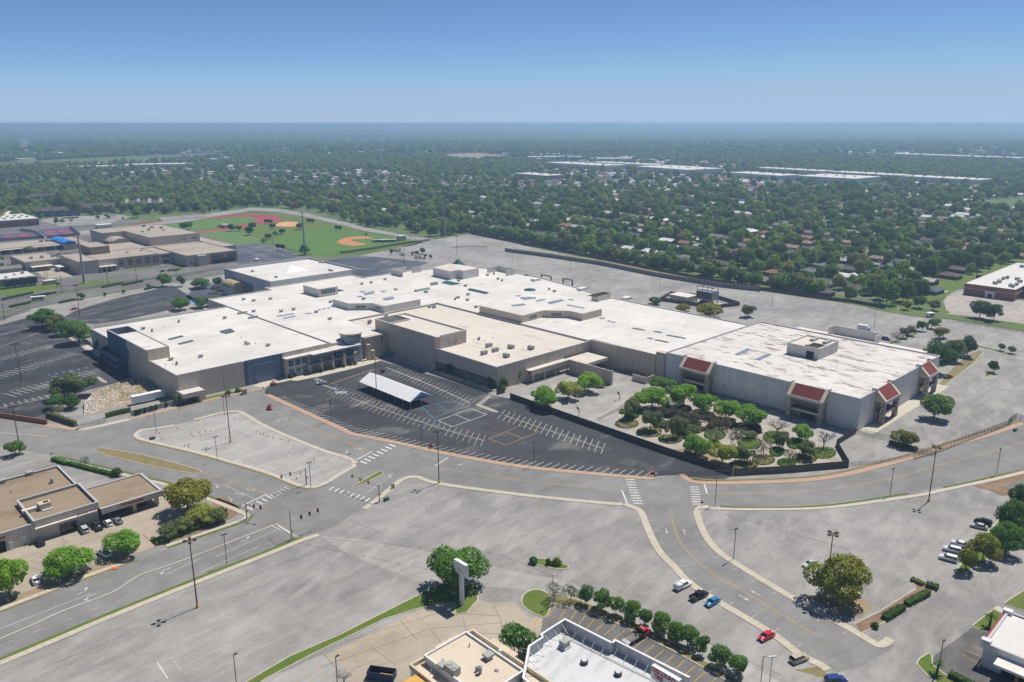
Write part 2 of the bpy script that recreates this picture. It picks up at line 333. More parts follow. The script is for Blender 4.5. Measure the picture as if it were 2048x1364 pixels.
def thing(name, label, cat, x=0, y=0, z=0, ang=0, group=None):
    o = bpy.data.objects.new(name, None); COL.objects.link(o); o.empty_display_size = 0.5
    o.location = (x, y, z); o.rotation_euler = (0, 0, ang)
    return tag(o, label, cat, group)
def struct(name, mb, mat, parent=None): return mb.build(name, mat, parent, None if parent else 'structure')
def inst(name, me, mat, parent, loc=(0, 0, 0), rz=0, sc=(1, 1, 1)):
    """an object sharing mesh data; the material sits on the object"""
    o = bpy.data.objects.new(name, me); COL.objects.link(o); o.parent = parent
    o.location = loc; o.rotation_euler = (0, 0, rz); o.scale = sc
    if not me.materials: me.materials.append(None)
    o.material_slots[0].link = 'OBJECT'; o.material_slots[0].material = MATS[mat]
    return o
def smooth(pts, step=2.0):
    """Catmull-Rom through points"""
    if len(pts) < 3: return list(pts)
    out = []
    P = [tuple(2 * a - b for a, b in zip(pts[0], pts[1]))] + list(pts) + [tuple(2 * a - b for a, b in zip(pts[-1], pts[-2]))]
    for i in range(1, len(P) - 2):
        p0, p1, p2, p3 = P[i - 1:i + 3]; n = max(1, int(math.dist(p1, p2) / step))
        for k in range(n):
            t = k / n
            out.append(tuple(0.5 * (2 * b + (c - a) * t + (2 * a - 5 * b + 4 * c - d) * t * t + (3 * b - a - 3 * c + d) * t ** 3) for a, b, c, d in zip(p0, p1, p2, p3)))
    return out + [tuple(pts[-1])]
def resample(pts, step):
    out = [pts[0]]; acc = 0.0
    for a, b in zip(pts, pts[1:]):
        L = math.dist(a, b); s0 = step - acc
        while s0 <= L:
            t = s0 / L; out.append((a[0] + (b[0] - a[0]) * t, a[1] + (b[1] - a[1]) * t)); s0 += step
        acc = (acc + L) % step if L else acc
        acc = L - (s0 - step)
    return out
def offset(pts, d):
    out = []
    for i, p in enumerate(pts):
        a = pts[max(0, i - 1)]; b = pts[min(len(pts) - 1, i + 1)]
        dx, dy = b[0] - a[0], b[1] - a[1]; L = math.hypot(dx, dy) or 1
        out.append((p[0] - dy / L * d, p[1] + dx / L * d))
    return out
def ribbon(name, pxs, d0, d1, mat, z0=0.02, z1=0.14, world=False, step=2.5, slabs=0, sm=True):
    """band between two offsets (+ = left of travel) of a surveyed edge; slabs = length of separate slabs"""
    pts = pxs if world else W(pxs)
    if sm: pts = smooth(pts, step)
    if not slabs:
        a, b = offset(pts, d0), offset(pts, d1)
        mb = MB(); n = len(a)
        vs = [(x, y, z1) for x, y in a] + [(x, y, z1) for x, y in b] + [(x, y, z0) for x, y in a] + [(x, y, z0) for x, y in b]
        fs = []
        for i in range(n - 1):
            q = [(i, i + 1, n + i + 1, n + i), (i + 1, i, 2 * n + i, 2 * n + i + 1), (n + i, n + i + 1, 3 * n + i + 1, 3 * n + i)]
            fs += [f[::-1] for f in q] if d1 < d0 else q
        fs += [(0, n, 3 * n, 2 * n), (n - 1, 3 * n - 1, 4 * n - 1, 2 * n - 1)]
        mb.add(vs, fs); return struct(name, mb, mat)
    pts = resample(smooth(pts, 0.5), slabs); a, b = offset(pts, d0), offset(pts, d1)
    base = MB()
    for i in range(len(a) - 1): base.prism([a[i], a[i + 1], b[i + 1], b[i]], z0, z1 - 0.03)
    root = struct(name, base, 'joint')
    for i in range(len(a) - 1):
        g = 0.018 / slabs; l = lambda p, q, t: (p[0] + (q[0] - p[0]) * t, p[1] + (q[1] - p[1]) * t)
        mb = MB().prism([l(a[i], a[i + 1], g), l(a[i], a[i + 1], 1 - g), l(b[i], b[i + 1], 1 - g), l(b[i], b[i + 1], g)], z1 - 0.05, z1 + random.uniform(-0.006, 0.006))
        mb.build('paving_slab', mat, root)
    return root
def sheet(name, pxs, z, mat, sm=False, world=False):
    pts = pxs if world else W(pxs)
    if sm: pts = smooth(pts + [pts[0]], 3.0)[:-1]
    return struct(name, MB().sheet(pts, z), mat)
def island(name, pxs, mat, z=0.13, sm=True, kerb='kerb', kw=0.28):
    """raised bed: kerb ring and filling"""
    pts = W(pxs)
    if sm: pts = smooth(pts + [pts[0]], 1.5)[:-1]
    if sum(pts[i][0] * pts[(i + 1) % len(pts)][1] - pts[(i + 1) % len(pts)][0] * pts[i][1] for i in range(len(pts))) < 0: pts = pts[::-1]
    o = struct(name, MB().prism(pts, 0.0, z), mat)
    if kerb:
        n = len(pts); ring = lambda d: [(pts[i][0] - (pts[(i + 1) % n][1] - pts[i - 1][1]) / (math.dist(pts[(i + 1) % n], pts[i - 1]) or 1) * d,
                                         pts[i][1] + (pts[(i + 1) % n][0] - pts[i - 1][0]) / (math.dist(pts[(i + 1) % n], pts[i - 1]) or 1) * d) for i in range(n)]
        out, inn = ring(-0.03), ring(kw); zk = z + 0.025
        vs = [(x, y, zk) for x, y in out] + [(x, y, zk) for x, y in inn] + [(x, y, 0) for x, y in out]
        fs = []
        for i in range(n):
            j = (i + 1) % n; fs += [(i, j, n + j, n + i), (2 * n + i, 2 * n + j, j, i)]
        MB().add(vs, fs).build('kerb_edge', kerb, o)
    return o
# ================================================================== LAND, LOTS, ROADS
g = MB(); e = 45000.0
g.add([(-e, -3000, 0), (e, -3000, 0), (e, e, 0), (-e, e, 0)], [(0, 1, 2, 3)])
struct('ground', g, 'land')
sheet('parking_lot', [(-400, 1560), (2500, 1560), (2500, 730), (2048, 664), (1995, 655), (1905, 640), (1830, 634), (1760, 622), (1712, 610), (1512, 581), (1312, 544), (1050, 492),
      (985, 474), (940, 468), (900, 474), (850, 482), (800, 495), (760, 503), (700, 515), (640, 523), (600, 530), (470, 545), (330, 568), (200, 592), (60, 618), (0, 640), (-400, 735)], 0.02, 'lot')
sheet('school_drive', [(-500, 720), (0, 641), (60, 617), (200, 590), (330, 567), (470, 544), (600, 529), (640, 522), (600, 505), (520, 487), (470, 480), (440, 470), (300, 440), (60, 440), (-500, 470)], 0.01, 'lot_mid')
sheet('school_parking', [(462, 521), (474, 493), (505, 487), (604, 511), (570, 520), (480, 529)], 0.045, 'lot_blue')
sheet('back_parking_dark', [(640, 522), (700, 513), (728, 511), (802, 519), (858, 525), (812, 542), (720, 558), (640, 565)], 0.035, 'lot_blue')
sheet('west_parking_dark', [(-300, 722), (0, 650), (60, 634), (110, 640), (160, 668), (190, 692), (215, 720), (268, 752), (232, 766), (185, 778), (140, 792), (112, 806), (95, 838), (0, 829), (-300, 800)], 0.035, 'lot_dark')
sheet('west_parking_far', [(118, 640), (150, 622), (215, 601), (345, 571), (390, 598), (375, 612), (250, 640), (214, 652)], 0.035, 'lot_dark')
sheet('visitor_parking_dark', [(372, 594), (388, 574), (440, 561), (470, 566), (455, 590), (430, 606), (392, 612)], 0.035, 'lot_blue')
sheet('front_parking_dark', [(529, 787), (600, 821), (681, 857), (700, 866), (776, 881), (900, 908), (1042, 932), (1200, 948), (1301, 956), (1318, 952), (1356, 950), (1380, 962), (1440, 962), (1466, 952),
      (1400, 925), (1200, 861), (1020, 797), (992, 792), (880, 755), (762, 722), (742, 727), (700, 738), (640, 752), (594, 761), (575, 761), (539, 771), (531, 778)], 0.035, 'lot_dark')
sheet('garden_paving', [(1022, 796), (1200, 861), (1466, 950), (1697, 933), (1671, 890), (1713, 866), (1500, 812), (1322, 752), (1235, 768), (1165, 745), (1080, 782)], 0.03, 'lot_worn')
sheet('garden_soil', [(1232, 838), (1250, 806), (1300, 775), (1400, 800), (1480, 832), (1560, 850), (1640, 885), (1680, 920), (1600, 938), (1466, 946), (1380, 918), (1300, 886)], 0.036, 'gravel')
sheet('brush_soil', [(1345, 900), (1400, 893), (1460, 930), (1440, 940), (1380, 915)], 0.042, 'dirt')
sheet('main_road', [(-300, 1439), (0, 1318), (250, 1213), (512, 1110), (603, 1074), (660, 1056), (724, 1018), (761, 989), (802, 957), (837, 952), (880, 965), (1042, 987), (1200, 1003), (1255, 1006),
      (1284, 1019), (1296, 1041), (1306, 1065), (1326, 1102), (1357, 1134), (1382, 1161), (1437, 1198), (1546, 1262), (1613, 1311), (1650, 1328), (1672, 1346), (1730, 1330), (1791, 1290), (1760, 1297),
      (1696, 1262), (1582, 1200), (1465, 1129), (1431, 1105), (1409, 1080), (1394, 1051), (1387, 1024), (1395, 1013), (1418, 1010), (1511, 1013), (1650, 1008), (1818, 985), (1883, 973), (2029, 941),
      (2350, 860), (2350, 740), (2048, 850), (1908, 893), (1776, 932), (1650, 960), (1492, 969), (1416, 969), (1379, 965), (1355, 951), (1316, 955), (1301, 960), (1240, 954), (1200, 952), (1042, 936),
      (900, 912), (776, 885), (700, 870), (681, 862), (529, 792), (531, 778), (444, 796), (362, 816), (262, 841), (180, 860), (152, 863), (0, 840), (-300, 805), (-300, 870), (0, 893), (119, 913),
      (264, 947), (338, 965), (428, 995), (485, 1017), (506, 1030), (504, 1040), (336, 1098), (277, 1122), (40, 1210), (-300, 1338)], 0.045, 'road')
sheet('lane_paving', [(640, 1072), (720, 1078), (900, 1112), (1060, 1150), (1130, 1160), (1300, 1232), (1420, 1290), (1560, 1364), (1500, 1400), (1400, 1345), (1250, 1255), (1040, 1178), (960, 1172), (860, 1172), (700, 1110)], 0.03, 'lot_worn')
sheet('triangle_lot', [(270, 872), (282, 862), (350, 850), (388, 842), (445, 828), (478, 826), (528, 850), (577, 873), (650, 903), (700, 918), (714, 931), (655, 968), (626, 976), (590, 971), (530, 946), (382, 905), (300, 884)], 0.055, 'lot_worn')
sheet('restaurant_paving', [(500, 1400), (650, 1312), (800, 1238), (850, 1213), (910, 1205), (955, 1200), (975, 1204), (1035, 1205), (1046, 1230), (1095, 1240), (1130, 1280), (1080, 1290), (1010, 1330), (980, 1420)], 0.03, 'concrete_tan')
sheet('restaurant_parking', [(470, 1420), (560, 1350), (640, 1310), (690, 1335), (720, 1420)], 0.036, 'lot_worn')
sheet('tyre_shop_paving', [(1085, 1240), (1105, 1209), (1200, 1232), (1300, 1280), (1400, 1330), (1490, 1380), (1300, 1500), (1060, 1420)], 0.033, 'lot_mid')
sheet('tyre_service_paving', [(-300, 1240), (-300, 1150), (0, 1095), (200, 1045), (330, 985), (365, 1000), (440, 1015), (430, 1040), (330, 1085), (280, 1105), (230, 1112), (60, 1180), (-100, 1235)], 0.03, 'concrete_tan')
sheet('corner_shop_paving', [(1858, 1330), (1870, 1310), (1945, 1255), (2000, 1275), (2060, 1300), (2100, 1420), (1930, 1380), (1885, 1345)], 0.033, 'lot_mid')
sheet('red_store_lot', [(1888, 606), (1897, 592), (1928, 584), (2040, 600), (2350, 650), (2350, 705), (2048, 648), (1990, 640), (1935, 632), (1895, 628)], 0.03, 'lot_pink')
sheet('red_store_side', [(1888, 606), (1897, 592), (1928, 584), (1932, 578), (1912, 580), (1892, 594), (1884, 605)], 0.028, 'lot')

# ---- pavements and verges
ribbon('sidewalk', [(-300, 805), (0, 839), (80, 851), (152, 862)], 0, 2.6, 'paver')
ribbon('sidewalk', [(152, 863), (210, 852), (262, 840.5)], 0, 2.4, 'walk')
ribbon('sidewalk', [(262, 840.5), (362, 816), (444, 796), (531, 777)], 0, 2.2, 'paver')
ribbon('grass_verge', [(362, 812), (400, 803), (444, 792.5), (490, 783)], 0.4, 3.4, 'grass', 0.01, 0.10)
ribbon('sidewalk', [(529, 791), (600, 824), (681, 861), (700, 870), (776, 885), (900, 912), (1042, 936), (1200, 952), (1301, 960), (1314, 956)], 0, 2.6, 'paver')
ribbon('sidewalk', [(1355, 950), (1379, 965), (1416, 969), (1492, 969), (1650, 960), (1776, 932), (1908, 893), (2048, 850), (2350, 740)], 0, 2.5, 'paver')
ribbon('grass_verge', [(1379, 962), (1416, 966), (1492, 966), (1650, 957), (1776, 929), (1908, 890), (2048, 846)], 2.0, 3.2, 'grass_dry', 0.01, 0.12)
ribbon('sidewalk', [(724, 1017), (761, 989), (802, 957), (837, 952), (880, 965), (1042, 987), (1200, 1003), (1252, 1006)], 0, -2.0, 'walk_tan', slabs=1.6)
ribbon('sidewalk', [(1252, 1006), (1284, 1019), (1296, 1041), (1306, 1065), (1326, 1102), (1357, 1134), (1382, 1161), (1437, 1198), (1546, 1262), (1613, 1311), (1650, 1328), (1668, 1343)], 0, -2.2, 'walk_tan', slabs=1.6)
ribbon('sidewalk', [(1790, 1282), (1760, 1297), (1696, 1262), (1582, 1200), (1465, 1129), (1431, 1105), (1409, 1080), (1394, 1051), (1387, 1024), (1395, 1013), (1418, 1010.6)], 0, -2.2, 'walk_tan', slabs=1.6)
ribbon('sidewalk', [(1418, 1012), (1511, 1014), (1650, 1010), (1818, 988), (1883, 975), (2029, 943), (2350, 863)], -1.0, -2.6, 'walk', slabs=2.0)
ribbon('grass_verge', [(1440, 1011.5), (1511, 1014), (1650, 1009.5), (1815, 986)], 0, -0.9, 'grass', 0.01, 0.12)
ribbon('grass_verge', [(1885, 974), (1950, 960), (2020, 944)], 0, -0.9, 'grass', 0.01, 0.12)
ribbon('grass_verge', [(-300, 1439), (0, 1316), (250, 1212), (512, 1109), (603, 1073)], 0, -1.3, 'grass', 0.01, 0.13)
ribbon('sidewalk', [(-300, 1439), (0, 1316), (250, 1212), (512, 1109), (603, 1073), (640, 1062)], -1.3, -3.2, 'walk_tan', slabs=1.8)
ribbon('grass_verge', [(-300, 1338), (40, 1210), (160, 1163), (277, 1121)], 0, 0.7, 'grass_dry', 0.01, 0.12)
ribbon('sidewalk', [(-300, 1338), (40, 1210), (160, 1163), (277, 1121)], 0.7, 2.3, 'walk_tan', slabs=1.8)
ribbon('dirt_verge', [(-300, 1338), (40, 1210), (160, 1163), (270, 1123)], 2.3, 5.2, 'dirt', 0.01, 0.12)
ribbon('grass_verge', [(336, 1097), (420, 1068), (500, 1041), (509, 1029)], 0, 0.9, 'grass', 0.01, 0.12)
ribbon('sidewalk', [(336, 1097), (420, 1068), (497, 1041), (505, 1030), (485, 1018), (428, 996), (338, 966), (300, 957), (264, 948), (119, 914)], 0.9, 2.4, 'walk_tan', slabs=1.8)
ribbon('grass_verge', [(483, 1015), (428, 994), (338, 964), (300, 955), (264, 946), (119, 912)], 0, 0.9, 'grass', 0.01, 0.12)
island('planting_bed', [(318, 1092), (345, 1068), (400, 1030), (440, 995), (470, 1010), (480, 1024), (440, 1048), (380, 1072)], 'mulch', 0.12, kerb=None)
# mall loop sidewalk round the triangular lot
T1 = [(714, 926), (719, 932), (690, 949), (655, 970), (626, 979), (590, 974), (530, 950), (450, 926), (382, 907), (300, 888), (268, 879), (261, 872), (266, 865), (280, 858), (319, 853), (347, 848)]
ribbon('sidewalk', T1, -0.9, -2.5, 'walk')
ribbon('grass_verge', [(655, 970), (626, 979), (590, 974), (530, 950), (450, 926), (382, 907), (300, 888), (268, 879)], 0, -0.9, 'grass_dry', 0.01, 0.12)
ribbon('sidewalk', [(386, 839), (443, 824.5), (477, 821.5), (494, 828), (528, 848), (577, 870.5), (651, 900), (700, 914.5), (716, 926)], 0, -1.8, 'walk_tan')
# medians
island('median', [(190, 898), (205, 896), (300, 913), (400, 940), (404, 945), (360, 944), (240, 918), (195, 904)], 'grass_dry', 0.14)
island('median', [(704, 974), (712, 975), (768, 947), (765, 943), (757, 944)], 'grass', 0.14)
ribbon('median', [(-300, 832), (0, 866), (60, 870), (95, 875)], 0, -0.5, 'kerb', 0.02, 0.17)
ribbon('median', [(-300, 1396), (0, 1277), (125, 1222), (225, 1184), (275, 1152), (350, 1126), (470, 1080), (556, 1047)], 0, -0.5, 'kerb', 0.02, 0.17)
# grass islands in the lots
island('grass_island', [(430, 1400), (495, 1362), (580, 1312), (680, 1269), (767, 1225), (837, 1190), (870, 1172), (905, 1162), (955, 1170), (957, 1200), (935, 1225), (911, 1230), (909, 1206), (875, 1209), (830, 1220), (770, 1239), (692, 1277), (620, 1312), (530, 1360), (475, 1400)], 'grass', 0.14, sm=False)
island('grass_island', [(1042, 1203), (1048, 1188), (1070, 1179), (1095, 1186), (1104, 1205), (1096, 1230), (1088, 1236), (1060, 1224), (1045, 1212)], 'grass', 0.14)
island('planting_strip', [(1095, 1186), (1160, 1200), (1260, 1240), (1370, 1298), (1500, 1375), (1470, 1372), (1360, 1310), (1250, 1254), (1150, 1215), (1105, 1207)], 'grass_dry', 0.14, sm=False, kerb='kerb')
island('grass_island', [(1055, 1122), (1075, 1117), (1100, 1120), (1138, 1132), (1136, 1138), (1110, 1138), (1060, 1127)], 'grass', 0.14)
island('planting_bed', [(1612, 1195), (1640, 1190), (1740, 1205), (1720, 1235), (1690, 1228), (1640, 1205)], 'dirt', 0.12, kerb=None)
island('planting_strip', [(1708, 1248), (1760, 1222), (1830, 1178), (1822, 1160), (1840, 1158), (1876, 1178), (1840, 1205), (1770, 1245), (1722, 1268)], 'mulch', 0.13, sm=False)
island('planting_strip', [(1908, 1145), (1930, 1118), (1980, 1060), (2040, 990), (2100, 960), (2100, 1040), (2048, 1080), (1990, 1110), (1926, 1150)], 'grass', 0.13, sm=False)
island('mulch_bed', [(1940, 970), (1990, 952), (2040, 938), (2150, 915), (2150, 985), (2048, 985), (2005, 992), (1985, 983)], 'mulch', 0.10, sm=False, kerb=None)
sheet('side_parking', [(2005, 975), (2048, 958), (2150, 935), (2150, 985), (2048, 988)], 0.125, 'lot_mid')
island('lawn', [(1944, 1251), (1985, 1219), (2034, 1240), (2034, 1253), (1992, 1273)], 'grass', 0.13, sm=False)
island('lawn', [(2006, 1207), (2060, 1172), (2160, 1120), (2160, 1240), (2060, 1228)], 'grass', 0.13, sm=False)
ribbon('walkway', [(1990, 1215), (2040, 1238), (2080, 1255)], -1.1, 1.1, 'walk', 0.02, 0.12)
island('grass_island', [(1832, 1328), (1838, 1317), (1856, 1306), (1865, 1312), (1866, 1330), (1892, 1350), (1935, 1375), (1900, 1385), (1860, 1358)], 'grass', 0.13, sm=False)
island('grass_island', [(1590, 1340), (1640, 1334), (1652, 1343), (1650, 1356), (1615, 1346)], 'grass_dry', 0.06, kerb=None)
# east side grass
sheet('east_lawn', [(1780, 621), (1830, 605), (1880, 598), (1905, 585), (1935, 568), (1985, 545), (2035, 527), (2010, 522), (1900, 545), (1830, 575), (1790, 600)], 0.035, 'grass')
island('grass_island', [(1795, 616), (1830, 612), (1895, 622), (1893, 627), (1830, 622), (1800, 622)], 'grass', 0.12)
sheet('east_verge', [(2000, 643), (2048, 650), (2350, 700), (2350, 712), (2048, 658)], 0.05, 'grass')
island('lawn', [(1878, 766), (1900, 740), (1930, 712), (1958, 700), (1966, 706), (1950, 725), (1890, 772)], 'grass_dry', 0.12, sm=False)
ribbon('grass_island', [(1772, 690), (1795, 682), (1820, 672), (1840, 662)], -0.8, 0.8, 'grass', 0.02, 0.12)
ribbon('grass_island', [(1955, 692), (1985, 699), (2010, 706), (2033, 711)], -1.2, 1.2, 'grass', 0.02, 0.12)
island('grass_island', [(1968, 747), (1980, 742), (1990, 742), (1984, 750), (1972, 753)], 'grass', 0.12)
ribbon('lane_line', [(1600, 592), (1640, 600), (1690, 612)], -0.3, 0.3, 'patch_brown', 0.02, 0.1)
# school greens
sheet('school_lawn', [(0, 590), (30, 592), (120, 576), (128, 572), (110, 565), (60, 572), (-60, 570), (-60, 585)], 0.02, 'grass')
sheet('school_lawn', [(155, 569), (162, 562), (190, 560), (232, 567), (200, 571), (165, 572)], 0.02, 'grass')
sheet('school_lawn', [(217, 556), (230, 553), (246, 556), (235, 559)], 0.02, 'grass')
sheet('school_lawn', [(232, 544), (300, 533), (318, 533), (270, 541)], 0.02, 'grass')
sheet('school_lawn', [(335, 540), (345, 536), (365, 536), (372, 540), (350, 543)], 0.02, 'grass')
sheet('school_entry', [(96, 560), (150, 552), (165, 550), (95, 525), (60, 535)], 0.02, 'concrete_tan')
ribbon('grass_verge', [(0, 630), (120, 590), (250, 566), (320, 556), (405, 545)], 0, 2.5, 'grass', 0.0, 0.1)
# playing fields
sheet('campus_lawn', [(380, 462), (470, 489), (540, 486), (604, 512), (660, 508), (760, 500), (820, 492), (850, 484), (785, 473), (735, 465), (680, 451), (610, 436), (560, 428), (470, 428), (300, 440), (200, 458)], 0.02, 'grass')
sheet('practice_field', [(385, 460), (468, 490), (520, 486), (545, 484), (440, 454)], 0.03, 'turf')
sheet('ball_field', [(545, 484), (612, 512), (650, 510), (700, 502), (785, 487), (800, 482), (745, 468), (668, 457), (600, 462), (560, 470)], 0.035, 'turf')
sheet('infield', ZM(400, 400, 4, (1098, 330), (1110, 345), (1180, 362), (1260, 365), (1335, 352), (1270, 340), (1215, 325), (1225, 315), (1350, 310), (1388, 304), (1330, 292), (1230, 294), (1150, 305)), 0.05, 'infield', True)
sheet('small_diamond', ZM(400, 400, 4, (606, 195), (612, 208), (700, 213), (775, 208), (792, 188), (760, 176), (700, 173), (640, 180)), 0.05, 'infield_pale', True)
sheet('running_track', [(245, 452), (300, 444), (420, 432), (510, 428), (552, 431), (566, 438), (560, 443), (520, 448), (440, 462), (375, 468), (290, 468)], 0.04, 'track')
sheet('football_field', [(325, 449), (430, 436), (495, 433), (520, 441), (505, 445), (415, 461), (375, 463)], 0.05, 'turf')
mk = MB()
for k in range(11):
    t = k / 10; a = G(325 + (495 - 325) * t, 449 + (433 - 449) * t); b = G(375 + (520 - 375) * t, 463 + (441 - 463) * t); mk.line(a, b, 0.5, 0.06)
for k in range(6):
    t = k / 5; a = G(395 + 48 * t, 463 - 9 * t); b = G(470 + 60 * t, 489 - 5 * t); mk.line(a, b, 0.5, 0.05)
struct('field_lines', mk, 'paint_faint')
for n_, px in (('tennis_courts', [(0, 482), (88, 475), (55, 464), (0, 469)]), ('tennis_courts', [(95, 475), (160, 469), (140, 456), (75, 461)])):
    o_ = sheet(n_, px, 0.05, 'court_blue'); p_ = W(px); mb = MB()
    for i in range(2):
        for j in range(2):
            s0, s1, t0, t1 = 0.08 + i * 0.44, 0.46 + i * 0.44, 0.12 + j * 0.42, 0.42 + j * 0.42
            q = lambda s_, t_: tuple((1 - t_) * ((1 - s_) * p_[0][k] + s_ * p_[1][k]) + t_ * ((1 - s_) * p_[3][k] + s_ * p_[2][k]) for k in (0, 1))
            mb.sheet([q(s0, t0), q(s1, t0), q(s1, t1), q(s0, t1)], 0.06)
    mb.build('court', 'court_red', o_)
sheet('apartment_parking', [(75, 440), (130, 433), (240, 429), (262, 434), (215, 447), (120, 452)], 0.03, 'lot')
sheet('school_street', [(60, 470), (160, 462), (300, 447), (420, 427), (505, 415), (560, 418), (620, 428), (690, 444), (750, 459), (830, 473), (880, 480), (850, 485), (785, 471), (735, 463), (680, 449), (610, 433), (560, 425), (505, 421), (430, 433), (300, 455), (170, 470)], 0.045, 'lot')
sheet('open_field', [(-200, 338), (0, 326), (130, 318), (270, 312), (440, 306), (470, 313), (350, 321), (180, 329), (-200, 350)], 0.05, 'field')
sheet('open_field', [(60, 296), (130, 291), (180, 293), (140, 300)], 0.05, 'field')
sheet('bare_field', [(895, 308), (960, 306), (1020, 312), (1010, 320), (930, 323), (890, 318)], 0.05, 'dirt')
sheet('highway', [(40, 278), (52, 275), (74, 297), (44, 300)], 0.06, 'lot_mid')

# ---- painted markings
WH, YE, FA, RE, ST = MB(), MB(), MB(), MB(), MB()
ZMK = 0.062
def pl(mb, pts, w=0.14, z=ZMK, sm=True, dash=None):
    p = W(pts); p = smooth(p, 2.0) if sm else p
    if dash:
        p = resample(smooth(W(pts), 0.5), dash)
        for i in range(0, len(p) - 1, 3): mb.line(p[i], p[i + 1], w, z)
        return
    for a, b in zip(p, p[1:]): mb.line(a, b, w, z)
def dbl(pts, w=0.13):
    p = smooth(W(pts), 2.0)
    for d in (-0.18, 0.18):
        q = offset(p, d)
        for a, b in zip(q, q[1:]): YE.line(a, b, w, ZMK)
dbl([(885, 937), (1042, 960), (1200, 977), (1243, 980)]); dbl([(1416, 987.5), (1492, 987), (1650, 979), (1776, 958), (1900, 925), (2048, 885), (2200, 835)])
dbl([(1342, 1031), (1353, 1068), (1362, 1087), (1394, 1122), (1431, 1151), (1476, 1176), (1574, 1235), (1634, 1272)]); dbl([(548, 822), (640, 862), (738, 902)])
dbl([(408, 946), (450, 958), (534, 988)], 0.1)
def bars(a, b, n, along, w=0.55, mb=WH):
    for i in range(n):
        t = i / (n - 1); x = a[0] + (b[0] - a[0]) * t; y = a[1] + (b[1] - a[1]) * t
        mb.line(G(x - along[0] / 2, y - along[1] / 2), G(x + along[0] / 2, y + along[1] / 2), w, ZMK)
bars((727, 925), (785, 891), 8, (13, 4.6), 0.6, ST); bars((663, 977), (735, 1000), 8, (10, -7)); bars((500, 1017), (538, 994), 5, (12, 6), 0.5); bars((545, 992), (574, 977), 5, (11, 6), 0.4, FA)
bars((1260, 959.5), (1276, 1007), 10, (18, 0.6), 0.55); bars((1389, 974), (1393, 1008.5), 8, (18, 0.2), 0.55); bars((552, 1056), (592, 1072), 2, (20, 10), 0.4, FA)
for a, b in (((1244, 981), (1254, 1006)), ((1409, 969), (1414, 987)), ((713, 920), (744, 903)), ((870, 932), (895, 916)), ((484, 1012), (534, 988)), ((555, 1050), (592, 1073))): pl(WH, [a, b], 0.5)
for a, b in (((450, 971), (515, 1000)), ((430, 1115), (552, 1060)), ((400, 1145), (520, 1092)), ((330, 1150), (400, 1118)), ((0, 1258), (180, 1188)), ((732, 987), (775, 958)), ((745, 975), (760, 966))): pl(WH, [a, b], 0.13, sm=False)
for pts in ([(0, 1292), (30, 1280)], [(60, 1268), (90, 1256)], [(125, 1245), (150, 1234)], [(180, 1222), (205, 1212)], [(230, 1204), (255, 1193)], [(20, 1345), (45, 1334)]): pl(FA, pts, 0.12, sm=False)
def arrow(px, py, dx, dy, s=1.0, mb=FA, turn=0):
    a = Vector((*G(px, py), 0)); d = (Vector((*G(px + dx, py + dy), 0)) - a).normalized(); n = Vector((-d.y, d.x, 0))
    P = lambda f, r: tuple((a + d * f * s + n * r * s).xy)
    mb.line(P(-1.6, 0), P(0.5, 0), 0.28 * s, ZMK)
    if turn:
        mb.line(P(0.5, 0), P(1.2, turn * 0.7), 0.28 * s, ZMK); d2 = (d * 0.4 + n * turn).normalized(); o = a + (d * 1.2 + n * turn * 0.7) * s; n2 = Vector((-d2.y, d2.x, 0))
        mb.sheet([tuple((o + n2 * 0.6 * s).xy), tuple((o - n2 * 0.6 * s).xy), tuple((o + d2 * 1.2 * s).xy)], ZMK)
    else: mb.sheet([P(0.5, 0.6), P(0.5, -0.6), P(1.9, 0)], ZMK)
for a in ((1333, 1062, 2, 10), (1369, 1064, -2, -10), (1488, 1196, 9, 5), (1512, 1187, -9, -5), (914, 929, 10, 1), (555, 841, 10, 5), (572, 840, -10, -5)): arrow(*a)
for a in ((492, 1080, 10, -4, 1), (330, 1140, -10, 4, 1), (180, 1192, -10, 4, 1), (165, 1185, 10, -4, 1), (435, 970, 10, 4, -1), (475, 988, 10, 5, 1), (498, 980, 10, 5, 1), (462, 998, 10, 5, -1), (695, 902, 10, 5, -1), (780, 950, -8, 5, 1), (712, 898, 10, 5, 1)): arrow(*a[:4], 1.0, FA, a[4])
# parking ticks along the loop road
def ticks(pts, sp, d0, d1, mb=FA, w=0.11):
    p = resample(smooth(W(pts), 0.5), sp); a, b = offset(p, d0), offset(p, d1)
    for q, r in zip(a, b): mb.line(q, r, w, ZMK)
ticks([(900, 912), (1042, 936), (1200, 952), (1240, 954)], 6.6, -0.3, -1.9); ticks([(880, 965), (1042, 987), (1200, 1003)], 6.6, 0.3, 2.0)
ticks([(1296, 1041), (1306, 1065), (1326, 1102), (1357, 1134), (1382, 1161), (1437, 1198), (1546, 1262), (1613, 1311)], 6.9, 0.3, 2.3, WH); ticks([(1696, 1262), (1582, 1200), (1465, 1129), (1431, 1105), (1409, 1080), (1394, 1051)], 6.9, 0.3, 2.3, WH)
ticks([(262, 841), (362, 816), (444, 796), (520, 780)], 7.0, -0.3, -1.9); ticks([(540, 798), (600, 826), (681, 862), (760, 882)], 6.8, -0.3, -1.9)
